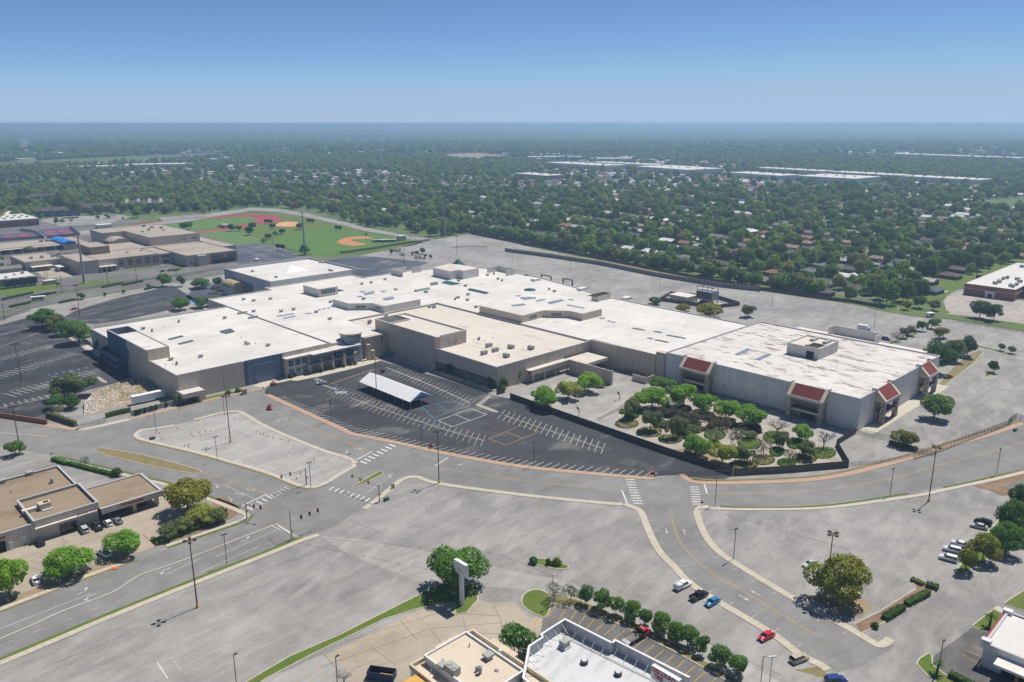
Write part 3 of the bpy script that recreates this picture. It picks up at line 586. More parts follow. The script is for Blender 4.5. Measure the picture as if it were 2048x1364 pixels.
def stalls(pts, sp, ln, ang, mb, z=0.05, w=0.17, side=1, both=False, base=False, d=0.0):
    """stall lines off a surveyed row line; ang = skew from square"""
    p = resample(smooth(W(pts), 0.5), sp)
    for i, q in enumerate(p):
        a = p[max(0, i - 1)]; b = p[min(len(p) - 1, i + 1)]; t = math.atan2(b[1] - a[1], b[0] - a[0]) + side * (math.pi / 2 - R(ang))
        dd = (math.cos(t), math.sin(t))
        mb.line((q[0] + dd[0] * d, q[1] + dd[1] * d), (q[0] + dd[0] * (d + ln), q[1] + dd[1] * (d + ln)), w, z)
        if both: mb.line((q[0] - dd[0] * d, q[1] - dd[1] * d), (q[0] - dd[0] * (ln + d), q[1] - dd[1] * (ln + d)), w, z)
    if base:
        for a, b in zip(p, p[1:]): mb.line(a, b, w, z + 0.004)
# front lot
stalls([(545, 796), (600, 821), (681, 857), (776, 881), (900, 908), (1042, 931), (1200, 947), (1296, 955)], 3.05, 5.6, 28, ST, d=0.4)
stalls([(664, 779), (760, 817), (870, 853), (975, 884)], 3.0, 5.2, -28, FA, both=True, d=0.5); stalls([(790, 742), (860, 770), (945, 808)], 3.0, 5.2, -28, FA, both=True, d=0.6)
stalls([(1003, 829), (1100, 862), (1215, 900)], 3.0, 5.2, -28, WH, both=True, d=0.4)
pl(RE, [(570, 790), (660, 828), (760, 862), (900, 893), (1042, 914), (1200, 932), (1290, 940)], 0.12, 0.05); pl(RE, [(660, 790), (700, 808), (760, 830)], 0.12, 0.05)
bars((648, 771), (672, 779), 7, (8, 0.5), 0.3, ST); bars((672, 785), (692, 785), 6, (1, 5), 0.3, ST)
for a, b in (((632, 756), (652, 765)), ((628, 758), (648, 767)), ((984, 791), (961, 809)), ((979, 790), (957, 808))): pl(ST, [a, b], 0.3, 0.05)
pl(YE, [(662, 768), (690, 758), (720, 748), (752, 738)], 0.45, 0.05)
# left lot
pl(YE, [(-40, 708), (0, 694), (50, 676), (86, 660)], 0.35, 0.05)
for a, b in (((-60, 690), (60, 655)), ((-60, 735), (110, 690)), ((-40, 765), (150, 706)), ((20, 790), (190, 742)), ((-60, 830), (120, 790))): stalls([a, ((a[0] + b[0]) / 2, (a[1] + b[1]) / 2), b], 2.8, 5.0, 0, ST, base=False, both=a[1] not in (690, 830)); pl(WH, [a, b], 0.13, 0.05, False)
for a, b in (((150, 620), (240, 598)), ((170, 632), (330, 592)), ((215, 632), (350, 600)), ((120, 612), (190, 595))): stalls([a, ((a[0] + b[0]) / 2, (a[1] + b[1]) / 2), b], 2.8, 5.0, 0, FA, base=True)
BLM = MB(); bars((98, 750), (172, 736), 6, (3, 1), 1.2, BLM); bars((114, 758), (150, 753), 4, (3, 1), 1.2, BLM); bars((670, 775), (695, 790), 3, (3, 1), 1.2, BLM)
pl(BLM, [(375, 600), (395, 610)], 3.0, 0.05); pl(BLM, [(330, 592), (372, 606)], 0.4, 0.05)
bars((108, 752), (126, 760), 7, (9, -2), 0.16, ST); bars((140, 742), (158, 750), 6, (9, -2), 0.16, ST)
# triangle lot
stalls([(335, 888), (382, 902), (450, 923), (530, 947), (590, 968)], 2.9, 5.5, 12, WH, 0.066); pl(FA, [(435, 879), (520, 905), (625, 925)], 0.14, 0.066); stalls([(480, 876), (560, 902), (640, 928)], 2.9, 5.2, -20, FA, 0.066, both=True)
stalls([(640, 905), (590, 884), (540, 862), (490, 836)], 2.9, 5.0, 10, FA, 0.066); stalls([(395, 845), (420, 839), (450, 832)], 2.9, 4.0, 0, FA, 0.066, side=-1, base=True); stalls([(318, 862), (345, 855), (362, 852)], 2.9, 4.0, 0, FA, 0.066, side=-1)
# back and east lots, faint
for a, b in (((960, 515), (1300, 600)), ((930, 525), (1250, 610)), ((1040, 510), (1330, 575)), ((1560, 640), (1720, 660)), ((1500, 600), (1700, 640))): stalls([a, ((a[0] + b[0]) / 2, (a[1] + b[1]) / 2), b], 2.8, 5.0, 0, FA, both=True)
for a, b in (((480, 497), (545, 520)), ((500, 492), (585, 515))): stalls([a, ((a[0] + b[0]) / 2, (a[1] + b[1]) / 2), b], 2.8, 5.0, 0, WH, 0.06, both=True, w=0.2)
# tan lots at the bottom
stalls([(850, 1213), (790, 1240), (650, 1312), (560, 1362)], 3.2, 5.2, 8, YE, 0.05, d=0.3); stalls([(1112, 1211), (1200, 1236), (1300, 1284), (1400, 1336), (1470, 1375)], 2.8, 5.2, 0, YE, 0.05, side=-1, d=0.3)
pl(YE, [(1075, 1237), (1066, 1256)], 0.5, 0.05)
for a, b in (((1923, 1308), (1958, 1328)), ((1932, 1300), (1969, 1318)), ((1944, 1291), (1975, 1306)), ((1957, 1283), (1966, 1288))): pl(YE, [a, b], 0.14, 0.05)
pl(ST, [(315, 1326), (336, 1358)], 0.16, 0.05); pl(FA, [(342, 1315), (364, 1342)], 0.14, 0.05); pl(FA, [(315, 1326), (342, 1315)], 0.14, 0.05)
pl(RE, [(0, 1132), (60, 1122), (140, 1095), (210, 1070), (250, 1058)], 0.16, 0.05); pl(RE, [(285, 1068), (300, 1082), (315, 1097)], 0.3, 0.05)
JT = MB()
for a, b in (((560, 1345), (700, 1280)), ((700, 1280), (880, 1225)), ((880, 1225), (1000, 1232)), ((640, 1335), (860, 1258)), ((860, 1258), (1003, 1245)), ((985, 1206), (1003, 1243)), ((1003, 1243), (1004, 1275)), ((860, 1258), (886, 1290)), ((740, 1292), (790, 1330)), ((650, 1310), (680, 1345)), ((800, 1240), (836, 1282)), ((925, 1232), (934, 1266)), ((934, 1266), (1003, 1268)), ((0, 1120), (95, 1145)), ((60, 1122), (92, 1128)), ((700, 1340), (760, 1318))): JT.line(G(*a), G(*b), 0.12, 0.052)
struct('pavement_joints', JT, 'joint')
CKP = MB(); rc = random.Random(8)
for (x0, y0), (x1, y1), n in (((640, 1076), (1000, 1108), 60), ((480, 1063), (860, 1140), 70), ((1000, 1108), (1380, 1270), 60), ((1380, 1270), (1560, 1350), 30), ((700, 1040), (760, 1065), 10), ((1420, 1020), (1700, 1100), 40), ((1650, 1320), (1760, 1270), 18), ((1640, 1364), (1720, 1310), 14), ((100, 1330), (420, 1200), 50), ((1720, 1285), (1850, 1200), 24), ((1100, 870), (1160, 900), 12)):
    p = [(x0 + (x1 - x0) * k / n + rc.uniform(-2, 2), y0 + (y1 - y0) * k / n + rc.uniform(-1.2, 1.2)) for k in range(n + 1)]
    for u, v in zip(p, p[1:]):
        if rc.random() < 0.85: CKP.line(G(*u), G(*v), rc.uniform(0.04, 0.16), 0.058)
struct('pavement_cracks', CKP, 'joint')
for mb, m_, n_ in ((WH, 'paint_white', 'white'), (YE, 'paint_yellow', 'yellow'), (FA, 'paint_faint', 'faint'), (RE, 'paint_red', 'red'), (ST, 'paint_strong', 'bright'), (BLM, 'paint_blue', 'blue')):
    struct(n_ + '_road_paint', mb, m_)
# four ball courts painted on the front lot
for (cx_, cy_), m_ in zip(ZM(850, 640, 5.12, (185, 915), (385, 1000), (665, 1080), (912, 1180)), ('paint_blue', 'paint_strong', 'paint_red', 'paint_orange')):
    q = {'paint_blue': [(-30, 885), (275, 830), (415, 885), (80, 1005)], 'paint_strong': [(135, 1030), (475, 908), (632, 968), (280, 1093)], 'paint_red': [(402, 1112), (755, 985), (918, 1050), (572, 1180)], 'paint_orange': [(652, 1215), (995, 1080), (1170, 1145), (825, 1283)]}[m_]
    p = W(ZM(850, 640, 5.12, *q)); mb = MB(); md = lambda a, b: ((a[0] + b[0]) / 2, (a[1] + b[1]) / 2)
    for a, b in ((p[0], p[1]), (p[1], p[2]), (p[2], p[3]), (p[3], p[0]), (md(p[0], p[1]), md(p[2], p[3]))): mb.line(a, b, 0.22 if m_ != 'paint_red' else 0.14, 0.055)
    struct('court_lines', mb, m_)
# basketball arcs on the garden paving
mb = MB()
for cx_, cy_ in ((1222, 802), (1175, 836)):
    c = G(cx_, cy_)
    for i in range(18):
        a, b = math.pi * (0.35 + i / 18.0), math.pi * (0.35 + (i + 1) / 18.0); mb.line((c[0] + 6 * math.cos(a), c[1] + 6 * math.sin(a)), (c[0] + 6 * math.cos(b), c[1] + 6 * math.sin(b)), 0.16, 0.05)
struct('court_lines', mb, 'paint_white')
# worn concrete islands between the stall rows of the front lot
ribbon('parking_divider', [(700, 795), (760, 817), (870, 853), (968, 882)], -0.22, 0.22, 'gravel', 0.03, 0.10); ribbon('parking_divider', [(772, 735), (860, 770), (940, 806)], -0.35, 0.35, 'gravel', 0.03, 0.10)
island('parking_island', ZM(850, 640, 5.12, (515, 868), (545, 862), (745, 935), (745, 950), (700, 945), (540, 885)), 'gravel', 0.13); ribbon('parking_divider', [(1008, 831), (1100, 862), (1205, 897)], -0.22, 0.22, 'gravel', 0.03, 0.10)
island('parking_island', ZM(0, 620, 5.12, (988, 692), (1010, 685), (1098, 740), (1090, 750), (1050, 742)), 'gravel', 0.13); ribbon('parking_divider', [(92, 655), (125, 668), (160, 688), (175, 700)], -1.0, 1.0, 'gravel', 0.03, 0.13)
ribbon('sidewalk', [(150, 683), (185, 706), (230, 735), (285, 762)], 0, 3.0, 'walk', 0.02, 0.15)
# entrance plaza of the mall and the walk under the middle block
island('entrance_plaza', [(531, 778), (539, 770.5), (580, 761), (594, 762), (640, 753), (700, 739), (742, 728), (760, 722), (752, 712), (700, 722), (600, 745), (540, 757), (505, 772)], 'walk', 0.14, sm=False, kerb=None)
# ================================================================== THE MALL
def mall_thing(name, label, cat, u, v): 
    x, y = M(u, v); t = thing(name, label, cat, x, y, 0, MA); t['_u'] = u; t['_v'] = v; return t
class B:
    """building in the mall frame; parts are given in mall metres (u, v)"""
    def __init__(s, name, label, cat, u, v):
        s.r = mall_thing(name, label, cat, u, v); s.u, s.v = u, v; del s.r['_u'], s.r['_v']
    def box(s, nm, mat, u0, u1, v0, v1, z0, z1, parent=None):
        return MB().box(u0 - s.u, u1 - s.u, v0 - s.v, v1 - s.v, z0, z1).build(nm, mat, parent or s.r)
    def poly(s, nm, mat, pts, z0, z1, parent=None):
        return MB().prism([(a - s.u, b - s.v) for a, b in pts], z0, z1).build(nm, mat, parent or s.r)
    def mb(s, nm, mat, mb, parent=None): return mb.build(nm, mat, parent or s.r)
    def panels(s, mat, side, a0, a1, at, z0, z1, n, th=0.3, gap=0.05, nm='wall_panel'):
        """row of wall panels; side 'u-','u+','v-','v+' is the way they face, at = plane"""
        w = (a1 - a0) / n; hw = w / 2 - gap
        if side[0] == 'u': me = MB().box(-th / 2, th / 2, -hw, hw, z0, z1).mesh(nm)
        else: me = MB().box(-hw, hw, -th / 2, th / 2, z0, z1).mesh(nm)
        out = []
        for i in range(n):
            c = a0 + w * (i + 0.5); o = (th / 2) * (-1 if side[1] == '-' else 1)
            loc = (at + o - s.u, c - s.v, 0) if side[0] == 'u' else (c - s.u, at + o - s.v, 0)
            out.append(inst(nm, me, mat, s.r, loc))
        return out
    def shell(s, u0, u1, v0, v1, z1, roof, n=(6, 6, 6, 6), mats=('w_beige',) * 4, par=0.7, z0=0.0, cop='coping', roofname='roof', skip=''):
        """box with panelled walls (u-, u+, v-, v+), roof below the parapet, coping"""
        i = 0.02
        s.box('wall_core', 'joint', u0 + i, u1 - i, v0 + i, v1 - i, z0, z1 - par - 0.1)
        rf = s.box(roofname, roof, u0 + 0.03, u1 - 0.03, v0 + 0.03, v1 - 0.03, z1 - par - 0.1 + 0.002, z1 - par)
        t = 0.3
        if '1' not in skip: s.panels(mats[0], 'u-', v0, v1, u0, z0, z1, n[0])
        if '2' not in skip: s.panels(mats[1], 'u+', v0, v1, u1, z0, z1, n[1])
        if '3' not in skip: s.panels(mats[2], 'v-', u0, u1, v0, z0, z1, n[2])
        if '4' not in skip: s.panels(mats[3], 'v+', u0, u1, v1, z0, z1, n[3])
        e = 0.36; k = 0.22
        s.box('coping', cop, u0 - e, u0 + k, v0 - e, v1 + e, z1 + 0.004, z1 + 0.09); s.box('coping', cop, u1 - k, u1 + e, v0 - e, v1 + e, z1 + 0.004, z1 + 0.09)
        s.box('coping', cop, u0 + k, u1 - k, v0 - e, v0 + k, z1 + 0.004, z1 + 0.09); s.box('coping', cop, u0 + k, u1 - k, v1 - k, v1 + e, z1 + 0.004, z1 + 0.09)
        return rf
VENTS = {}
def vent_mesh(k):
    if k in VENTS: return VENTS[k]
    mb = MB()
    if k == 'hood': mb.box(-0.7, 0.7, -0.7, 0.7, 0, 0.6); mb.box(-1.0, 1.0, -1.0, 1.0, 0.75, 1.25); mb.box(-0.5, 0.5, -0.5, 0.5, 0.6, 0.76)
    elif k == 'stack': mb.cyl(0, 0, 0, 1.5, 0.4, n=10); mb.cyl(0, 0, 1.6, 1.9, 0.55, 0.2, n=10); mb.box(0.7, 1.3, -0.3, 0.3, 0, 1.1)
    elif k == 'pipe': mb.cyl(0, 0, 0, 0.9, 0.14, n=8)
    elif k == 'unit': mb.box(-1.6, 1.6, -1.0, 1.0, 0.25, 1.9); mb.box(-1.4, -1.2, -0.8, 0.8, 0, 0.25); mb.box(1.2, 1.4, -0.8, 0.8, 0, 0.25); mb.cyl(-0.7, 0, 1.9, 2.05, 0.6, n=12); mb.cyl(0.8, 0, 1.9, 2.05, 0.6, n=12)
    elif k == 'sky': mb.add([(-0.7, -1.2, 0), (0.7, -1.2, 0), (0.7, 1.2, 0), (-0.7, 1.2, 0), (-0.5, -1.0, 0.45), (0.5, -1.0, 0.45), (0.5, 1.0, 0.45), (-0.5, 1.0, 0.45)], [(4, 5, 6, 7), (0, 1, 5, 4), (1, 2, 6, 5), (2, 3, 7, 6), (3, 0, 4, 7)])
    elif k == 'duct': mb.box(-3, 3, -0.5, 0.5, 0.3, 1.1); mb.box(-2.6, -2.3, -0.4, 0.4, 0, 0.3); mb.box(2.3, 2.6, -0.4, 0.4, 0, 0.3)
    VENTS[k] = mb.mesh(k); return VENTS[k]
def roofkit(b, z, items):
    """rooftop fittings surveyed on the roof plane: (kind, px, py[, count, dpx, dpy])"""
    names = {'hood': 'roof_vent', 'stack': 'exhaust_stack', 'pipe': 'vent_pipe', 'unit': 'rooftop_air_unit', 'sky': 'skylight', 'duct': 'roof_duct', 'skyd': 'skylight'}
    mats = {'hood': 'rooftop_box', 'stack': 'metal_grey', 'pipe': 'metal_grey', 'unit': 'rooftop_box', 'sky': 'skylight', 'duct': 'metal_grey', 'skyd': 'skylight_dark'}
    for it in items:
        k, px, py = it[:3]; n, dx, dy = it[3:6] if len(it) > 3 else (1, 0, 0)
        for i in range(n):
            x, y = G(px + dx * i, py + dy * i, z); u, v = UV(x, y)
            inst(names[k], vent_mesh('sky' if k == 'skyd' else k), mats[k], b.r, (u - b.u, v - b.v, z), 0 if k in ('sky', 'skyd') else R(random.choice((0, 90))))

# ---- left store -------------------------------------------------------------
b = B('department_store', 'white-roofed beige store with blue-grey wall panel beside the rock slope', 'store', -143, 284)
b.shell(-182, -104, 226, 343, 12.2, 'roof_white', (8, 6, 1, 4), ('w_beige', 'w_taupe', 'w_beige', 'w_taupe'), 0.5, skip='3')
b.panels('w_beige', 'v-', -182, -151, 226, 0, 12.2, 3); b.panels('w_blue', 'v-', -150.6, -131, 225.9, 0, 12.25, 1); b.panels('w_beige', 'v-', -131, -104, 226, 0, 12.2, 3)
b.box('raised_panel', 'w_blue', -146, -134, 225.3, 225.62, 1.2, 9.2); b.box('door', 'metal_dark', -146.5, -145, 225.4, 225.64, 0.05, 2.4)
for u in (-149.7, -132): b.box('drain_pipe', 'metal_brown', u - 0.12, u + 0.12, 225.3, 225.55, 0.2, 12)
# raised entrance block and its open-topped lobby
b.panels('w_navy', 'u-', 285, 313, -182.6, 8.0, 17.2, 4, 0.3); b.panels('w_beige', 'u-', 259, 285, -182.6, 12.1, 17.2, 3, 0.3)
b.box('raised_block', 'w_taupe', -182.6, -172, 259, 300, 12.0, 16.7); b.box('block_roof', 'roof_white', -182.5, -172.1, 259.1, 299.9, 16.71, 16.8)
b.box('block_wall', 'w_cream', -182.5, -172.1, 258.6, 258.98, 11.9, 17.1); b.box('screen_wall', 'w_blue', -182.5, -172, 312.7, 313.1, 11.8, 17.2); b.box('screen_wall', 'w_blue', -172.4, -172, 300, 312.6, 11.8, 17.2)
b.box('coping', 'coping', -183.0, -182.3, 258.6, 313.2, 17.204, 17.3); b.box('coping', 'coping', -182.2, -172, 258.5, 258.95, 17.104, 17.2); b.box('coping', 'coping', -172.5, -172.0, 259.1, 299.8, 16.81, 17.2)
b.box('canopy_front', 'w_navy', -187.2, -186.9, 288, 316, 5.6, 8.2); b.box('canopy_side', 'w_navy', -186.8, -182.4, 288, 288.3, 0.1, 8.2); b.box('canopy_side', 'w_navy', -186.8, -182.4, 315.7, 316, 0.1, 8.2)
for k in range(11): b.box('canopy_beam', 'metal_dark', -186.8, -182.7, 289.6 + k * 2.5, 289.9 + k * 2.5, 7.3, 7.7)
b.box('entrance_glass', 'glass_dark', -182.75, -182.55, 291, 313, 0.1, 5.0)
for k in range(7): b.box('mullion', 'metal_dark', -182.95, -182.8, 291.4 + k * 3.5, 291.6 + k * 3.5, 0.1, 5.0)
for k in range(2): b.box('canopy_post', 'w_navy', -187.1, -186.4, 297 + k * 9, 298 + k * 9, 0.1, 5.6)
b.box('rear_screen_wall', 'w_light', -180, -138, 343.1, 343.5, 11.8, 13.6)
# dock
b.box('dock_roof', 'roof_pale', -183, -173, 218, 225.6, 4.6, 4.9); b.box('dock_fascia', 'w_beige', -183.3, -172.7, 217.7, 218, 3.4, 5.5); b.box('dock_fascia', 'w_beige', -183.3, -183.02, 218.02, 225.5, 3.4, 5.5)
b.box('dock_wall', 'w_taupe', -176, -173, 219, 225.5, 0.05, 4.5); b.box('dock_opening', 'opening', -182, -176.1, 225.35, 225.6, 0.1, 4.2)
z2 = lambda *p: ZM(180, 600, 5.12, *p)
roofkit(b, 11.7, [(k, *z2(p)[0]) for k, p in (('hood', (545, 300)), ('stack', (640, 325)), ('pipe', (755, 280)), ('stack', (915, 230)), ('hood', (1380, 190)), ('hood', (1135, 585)), ('stack', (1590, 455)), ('stack', (1610, 460)), ('hood', (1825, 470)), ('hood', (830, 615)),
      ('pipe', (850, 660)), ('stack', (893, 665)), ('pipe', (775, 670)), ('pipe', (1695, 450)), ('pipe', (1550, 390)), ('pipe', (1300, 170)), ('pipe', (1330, 165)), ('duct', (1560, 140)), ('duct', (1670, 185)), ('hood', (680, 465)))])
for p0, n_, dx, dy in (((820, 405), 9, 2.9, -0.75), ((925, 452), 9, 2.9, -0.75), ((1345, 325), 5, 4.5, -1.1), ((1360, 336), 5, 4.5, -1.1), ((1395, 343), 4, 4.5, -1.1)): roofkit(b, 11.7, [('skyd', *z2(p0)[0], n_, dx, dy)])
# ---- entrance pavilion ------------------------------------------------------
b = B('entrance_pavilion', 'glazed mall entrance with round glass tower, stone piers and flat canopy', 'entrance', -108, 224)
b.box('window_bay', 'w_cream', -130.8, -118.5, 222.9, 225.6, 0.05, 9.6); b.box('bay_roof', 'roof_white', -131.2, -118, 221.6, 225.65, 9.602, 9.95)
for z0, z1 in ((1.0, 4.0), (5.6, 8.6)):
    for k in range(3):
        w = b.box('window', 'metal_light', -129.8 + k * 3.7, -126.9 + k * 3.7, 222.6, 222.88, z0, z1)
        for m_ in range(2):
            for n_ in range(2): b.box('pane', 'glass_blue', -129.65 + k * 3.7 + m_ * 1.38, -128.4 + k * 3.7 + m_ * 1.38, 222.52, 222.63, z0 + 0.12 + n_ * 1.45, z0 + 1.42 + n_ * 1.45, w)
b.box('hall_wall', 'w_beige', -118.4, -100, 224.4, 225.6, 0.05, 9.6); b.box('hall_roof', 'roof_white', -118, -89.5, 219.5, 230, 9.62, 10.0); b.box('roof_edge', 'metal_light', -118, -89.5, 219.3, 219.52, 9.4, 10.05)
gl = b.box('glass_wall', 'glass_blue', -103, -90.5, 222.6, 224.3, 0.15, 9.5)
for k in range(8): b.box('mullion', 'metal_light', -103 + k * 1.75, -102.85 + k * 1.75, 222.4, 222.58, 0.15, 9.5, gl)
for z in (3.2, 6.2): b.box('transom', 'metal_light', -103, -90.5, 222.3, 222.39, z, z + 0.18, gl)
b.box('canopy', 'metal_grey', -120, -93, 219.6, 224.2, 4.6, 5.2)
for k in range(5):
    u = -118.7 + k * 6.25; v = 222.4 - k * 0.75
    p = b.box('stone_pier', 'w_cream', u - 0.75, u + 0.75, v - 0.75, v + 0.75, 0.1, 6.5); b.box('pier_cap', 'w_cream', u - 0.85, u + 0.85, v - 0.85, v + 0.85, 6.505, 6.75, p)
    b.mb('mast', 'metal_light', MB().tube((u - b.u, v - b.v, 6.7), (u - b.u, v - b.v, 12.2), 0.09), p)
for (u, v, h) in ((-84.0, 221.5, 8.5), (-81.8, 221.0, 5.0)): b.box('stone_pier', 'w_cream', u - 0.9, u + 0.9, v - 0.9, v + 0.9, 0.1, h)
tc = (-91.0, 227.0); tw = b.mb('glass_tower', 'glass_blue', MB().cyl(tc[0] - b.u, tc[1] - b.v, 0.1, 14.7, 5.3, n=40))
for k in range(20):
    a = 2 * math.pi * k / 20; x, y = tc[0] - b.u + 5.34 * math.cos(a), tc[1] - b.v + 5.34 * math.sin(a); b.mb('mullion', 'metal_light', MB().tube((x, y, 0.1), (x, y, 14.7), 0.08, n=4), tw)
for k in range(12):
    z = 1.2 + k * 1.15; b.mb('transom', 'metal_light', MB().cyl(tc[0] - b.u, tc[1] - b.v, z, z + 0.14, 5.36, n=40, top=True), tw)
for k in range(6):
    a0 = R(215 + k * 13); a1 = R(215 + k * 13 + 11); r_ = 5.40; cxx, cyy = tc[0] - b.u, tc[1] - b.v
    b.mb('pale_pane', 'glass_pale', MB().add([(cxx + r_ * math.cos(a0), cyy + r_ * math.sin(a0), 12.2), (cxx + r_ * math.cos(a1), cyy + r_ * math.sin(a1), 12.2), (cxx + r_ * math.cos(a1), cyy + r_ * math.sin(a1), 14.5), (cxx + r_ * math.cos(a0), cyy + r_ * math.sin(a0), 13.2)], [(0, 1, 2, 3)]), tw)
b.mb('tower_fascia', 'w_cream', MB().cyl(tc[0] - b.u, tc[1] - b.v, 14.7, 15.5, 6.0, n=48)); b.mb('tower_roof', 'roof_white', MB().cyl(tc[0] - b.u, tc[1] - b.v, 15.5, 15.58, 5.85, n=48))
b.box('hall_side', 'w_taupe', -84.5, -70.3, 224, 226, 0.05, 11.5)
for u, z in ((-82, 7.5), (-79, 3.0), (-74, 8.0), (-82, 2.6)): b.box('window', 'glass_dark', u, u + 0.9, 223.85, 223.98, z, z + (2.4 if u == -74 else 1.2))
b.box('plaza_wall', 'w_blue', -80, -70.4, 219, 219.4, 0.1, 2.6)
# ---- central mall -----------------------------------------------------------
b = B('shopping_mall', 'vast low white-roofed mall hall with skylights, vents and two angular roof lanterns', 'mall', -10, 240)
zr = 11.5
mall = [(-103.6, 226.4), (-70, 226.4), (-70, 264), (-3, 264.6), (-3, 139.5), (-1.0, 98.5), (-0.6, 93.6), (85, 93.6), (85, 165), (86, 207), (95, 238), (103, 279), (103, 325), (96, 352), (50, 366), (10, 366), (10, 381), (-60, 381), (-60, 372), (-103.6, 372)]
b.poly('mall_wall', 'w_taupe', mall, 0.05, zr - 0.05); b.poly('mall_roof', 'roof_white', [(a, c) for a, c in mall], zr - 0.04, zr)
n = len(mall)
for i in range(n):
    (a0, c0), (a1, c1) = mall[i], mall[(i + 1) % n]
    if i in (0, 1, 2, 3): continue
    L = math.hypot(a1 - a0, c1 - c0); nx, ny = (c1 - c0) / L, -(a1 - a0) / L; m_ = 0.25
    b.poly('parapet', 'w_light', [(a0, c0), (a1, c1), (a1 - nx * m_ * 2, c1 - ny * m_ * 2), (a0 - nx * m_ * 2, c0 - ny * m_ * 2)], zr - 0.03, zr + (0.65 if i > 5 else 0.45) + i * 0.004)
b.panels('w_taupe', 'u-', 98.6, 139, -1.2, 0.05, 12.0, 5)
for z, pts, m_ in ((15.5, [(-54.7, 303), (-54.6, 285.2), (-43.8, 276), (-43.4, 264.5), (-16.1, 264.8), (-12, 290), (-20, 303), (-40, 312)], 'roof_white'), (15.6, [(-2.1, 226), (-1.8, 190.1), (16.4, 190.8), (26.1, 179.6), (26.1, 169.6), (43.1, 169.5), (43.6, 182), (54.4, 193), (53, 215), (40.8, 231), (17.9, 231)], 'roof_white')):
    l = b.poly('roof_lantern', 'w_light' if z == 15.5 else 'w_beige', pts, zr - 0.02, z); b.poly('lantern_roof', m_, pts, z + 0.002, z + 0.12, l)
    for i in range(len(pts)):
        (a0, c0), (a1, c1) = pts[i], pts[(i + 1) % len(pts)]
        if i in (0, 1, 2, 4) and math.hypot(a1 - a0, c1 - c0) > 9:
            L = math.hypot(a1 - a0, c1 - c0); d = ((a1 - a0) / L, (c1 - c0) / L); m0 = (a0 + a1) / 2; m1 = (c0 + c1) / 2
            for sgn in (-1, 1):
                nn = (d[1] * sgn, -d[0] * sgn); q = [(m0 - d[0] * 3 + nn[0] * 0.1, m1 - d[1] * 3 + nn[1] * 0.1), (m0 + d[0] * 3 + nn[0] * 0.1, m1 + d[1] * 3 + nn[1] * 0.1)]
                if i in (1, 2): b.mb('lantern_window', 'glass_teal', MB().wall((q[0][0] - b.u, q[0][1] - b.v), (q[1][0] - b.u, q[1][1] - b.v), 0.12, zr + 1.2, zr + 2.7), l)
cube = b.poly('plant_room', 'w_light', [(51, 317), (59, 317), (59, 312), (75, 313), (75, 332), (72, 343), (52, 338)], zr - 0.02, 17.6); b.poly('plant_roof', 'roof_cream', [(51.2, 317.2), (59.2, 317.2), (59.2, 312.2), (74.8, 313.2), (74.8, 332), (71.8, 342.8), (52.2, 337.8)], 17.602, 17.7, cube)
pu, pv = 78, 340; b.mb('glass_pyramid', 'glass_teal', MB().add([(pu - 5 - b.u, pv - 5 - b.v, 15), (pu + 5 - b.u, pv - 5 - b.v, 15), (pu + 5 - b.u, pv + 5 - b.v, 15), (pu - 5 - b.u, pv + 5 - b.v, 15), (pu - b.u, pv - b.v, 21)], [(0, 1, 4), (1, 2, 4), (2, 3, 4), (3, 0, 4)]))
b.box('pyramid_base', 'w_light', 73.5, 83, 335.5, 345, zr - 0.02, 15)
for u0, u1, v0, v1 in ((33, 33.4, 350, 364), (33.5, 47, 363.6, 364), (47.1, 56, 357, 357.4), (88, 100, 318, 318.4), (99.7, 100, 300, 317.9), (90, 99.6, 300, 300.3)): b.box('screen_wall', 'w_light', u0, u1, v0, v1, zr - 0.02, 15.8)
lk = b.box('link_block', 'w_light', -48, -34, 330, 350, zr - 0.02, 16.6); b.box('link_roof', 'roof_white', -48.2, -33.8, 329.8, 350.2, 16.602, 16.8, lk); b.box('link_window', 'glass_teal', -46.5, -36, 329.7, 329.98, 13.2, 15.8, lk)
for k in range(6): b.box('mullion', 'metal_light', -46.5 + k * 2.05, -46.4 + k * 2.05, 329.6, 329.69, 13.2, 15.8, lk)
# long ridge skylights, round skylight, stairs hoods
def ridge(u0, u1, v0, v1, n):
    r = b.box('ridge_skylight', 'metal_light', u0, u1, v0, v1, zr - 0.02, zr + 0.35); long_u = (u1 - u0) > (v1 - v0)
    for k in range(n):
        if long_u: w = (u1 - u0) / n; x0, x1 = u0 + k * w + 0.06, u0 + (k + 1) * w - 0.06; c = (v0 + v1) / 2; q = [(x0, v0, zr + 0.36), (x1, v0, zr + 0.36), (x1, c, zr + 1.3), (x0, c, zr + 1.3), (x0, v1, zr + 0.36), (x1, v1, zr + 0.36)]
        else: w = (v1 - v0) / n; y0, y1 = v0 + k * w + 0.06, v0 + (k + 1) * w - 0.06; c = (u0 + u1) / 2; q = [(u1, y0, zr + 0.36), (u1, y1, zr + 0.36), (c, y1, zr + 1.3), (c, y0, zr + 1.3), (u0, y0, zr + 0.36), (u0, y1, zr + 0.36)]
        b.mb('pane', 'glass_teal', MB().add([(x - b.u, y - b.v, z) for x, y, z in q], [(0, 1, 2, 3), (3, 2, 5, 4)]), r)
for pts, n_, wd_ in (((548, 565), (700, 592), 10) and ([(552, 560), (700, 590)], 9, 1.8), ([(120, 572), (235, 553)], 7, 1.6)):
    (ua, va), (ub, vb) = [UV(*G(*p, zr)) for p in ZM(800, 440, 4, *pts)]
    if abs(ua - ub) > abs(va - vb): ridge(min(ua, ub), max(ua, ub), (va + vb) / 2 - wd_, (va + vb) / 2 + wd_, n_)
    else: ridge((ua + ub) / 2 - wd_, (ua + ub) / 2 + wd_, min(va, vb), max(va, vb), n_)
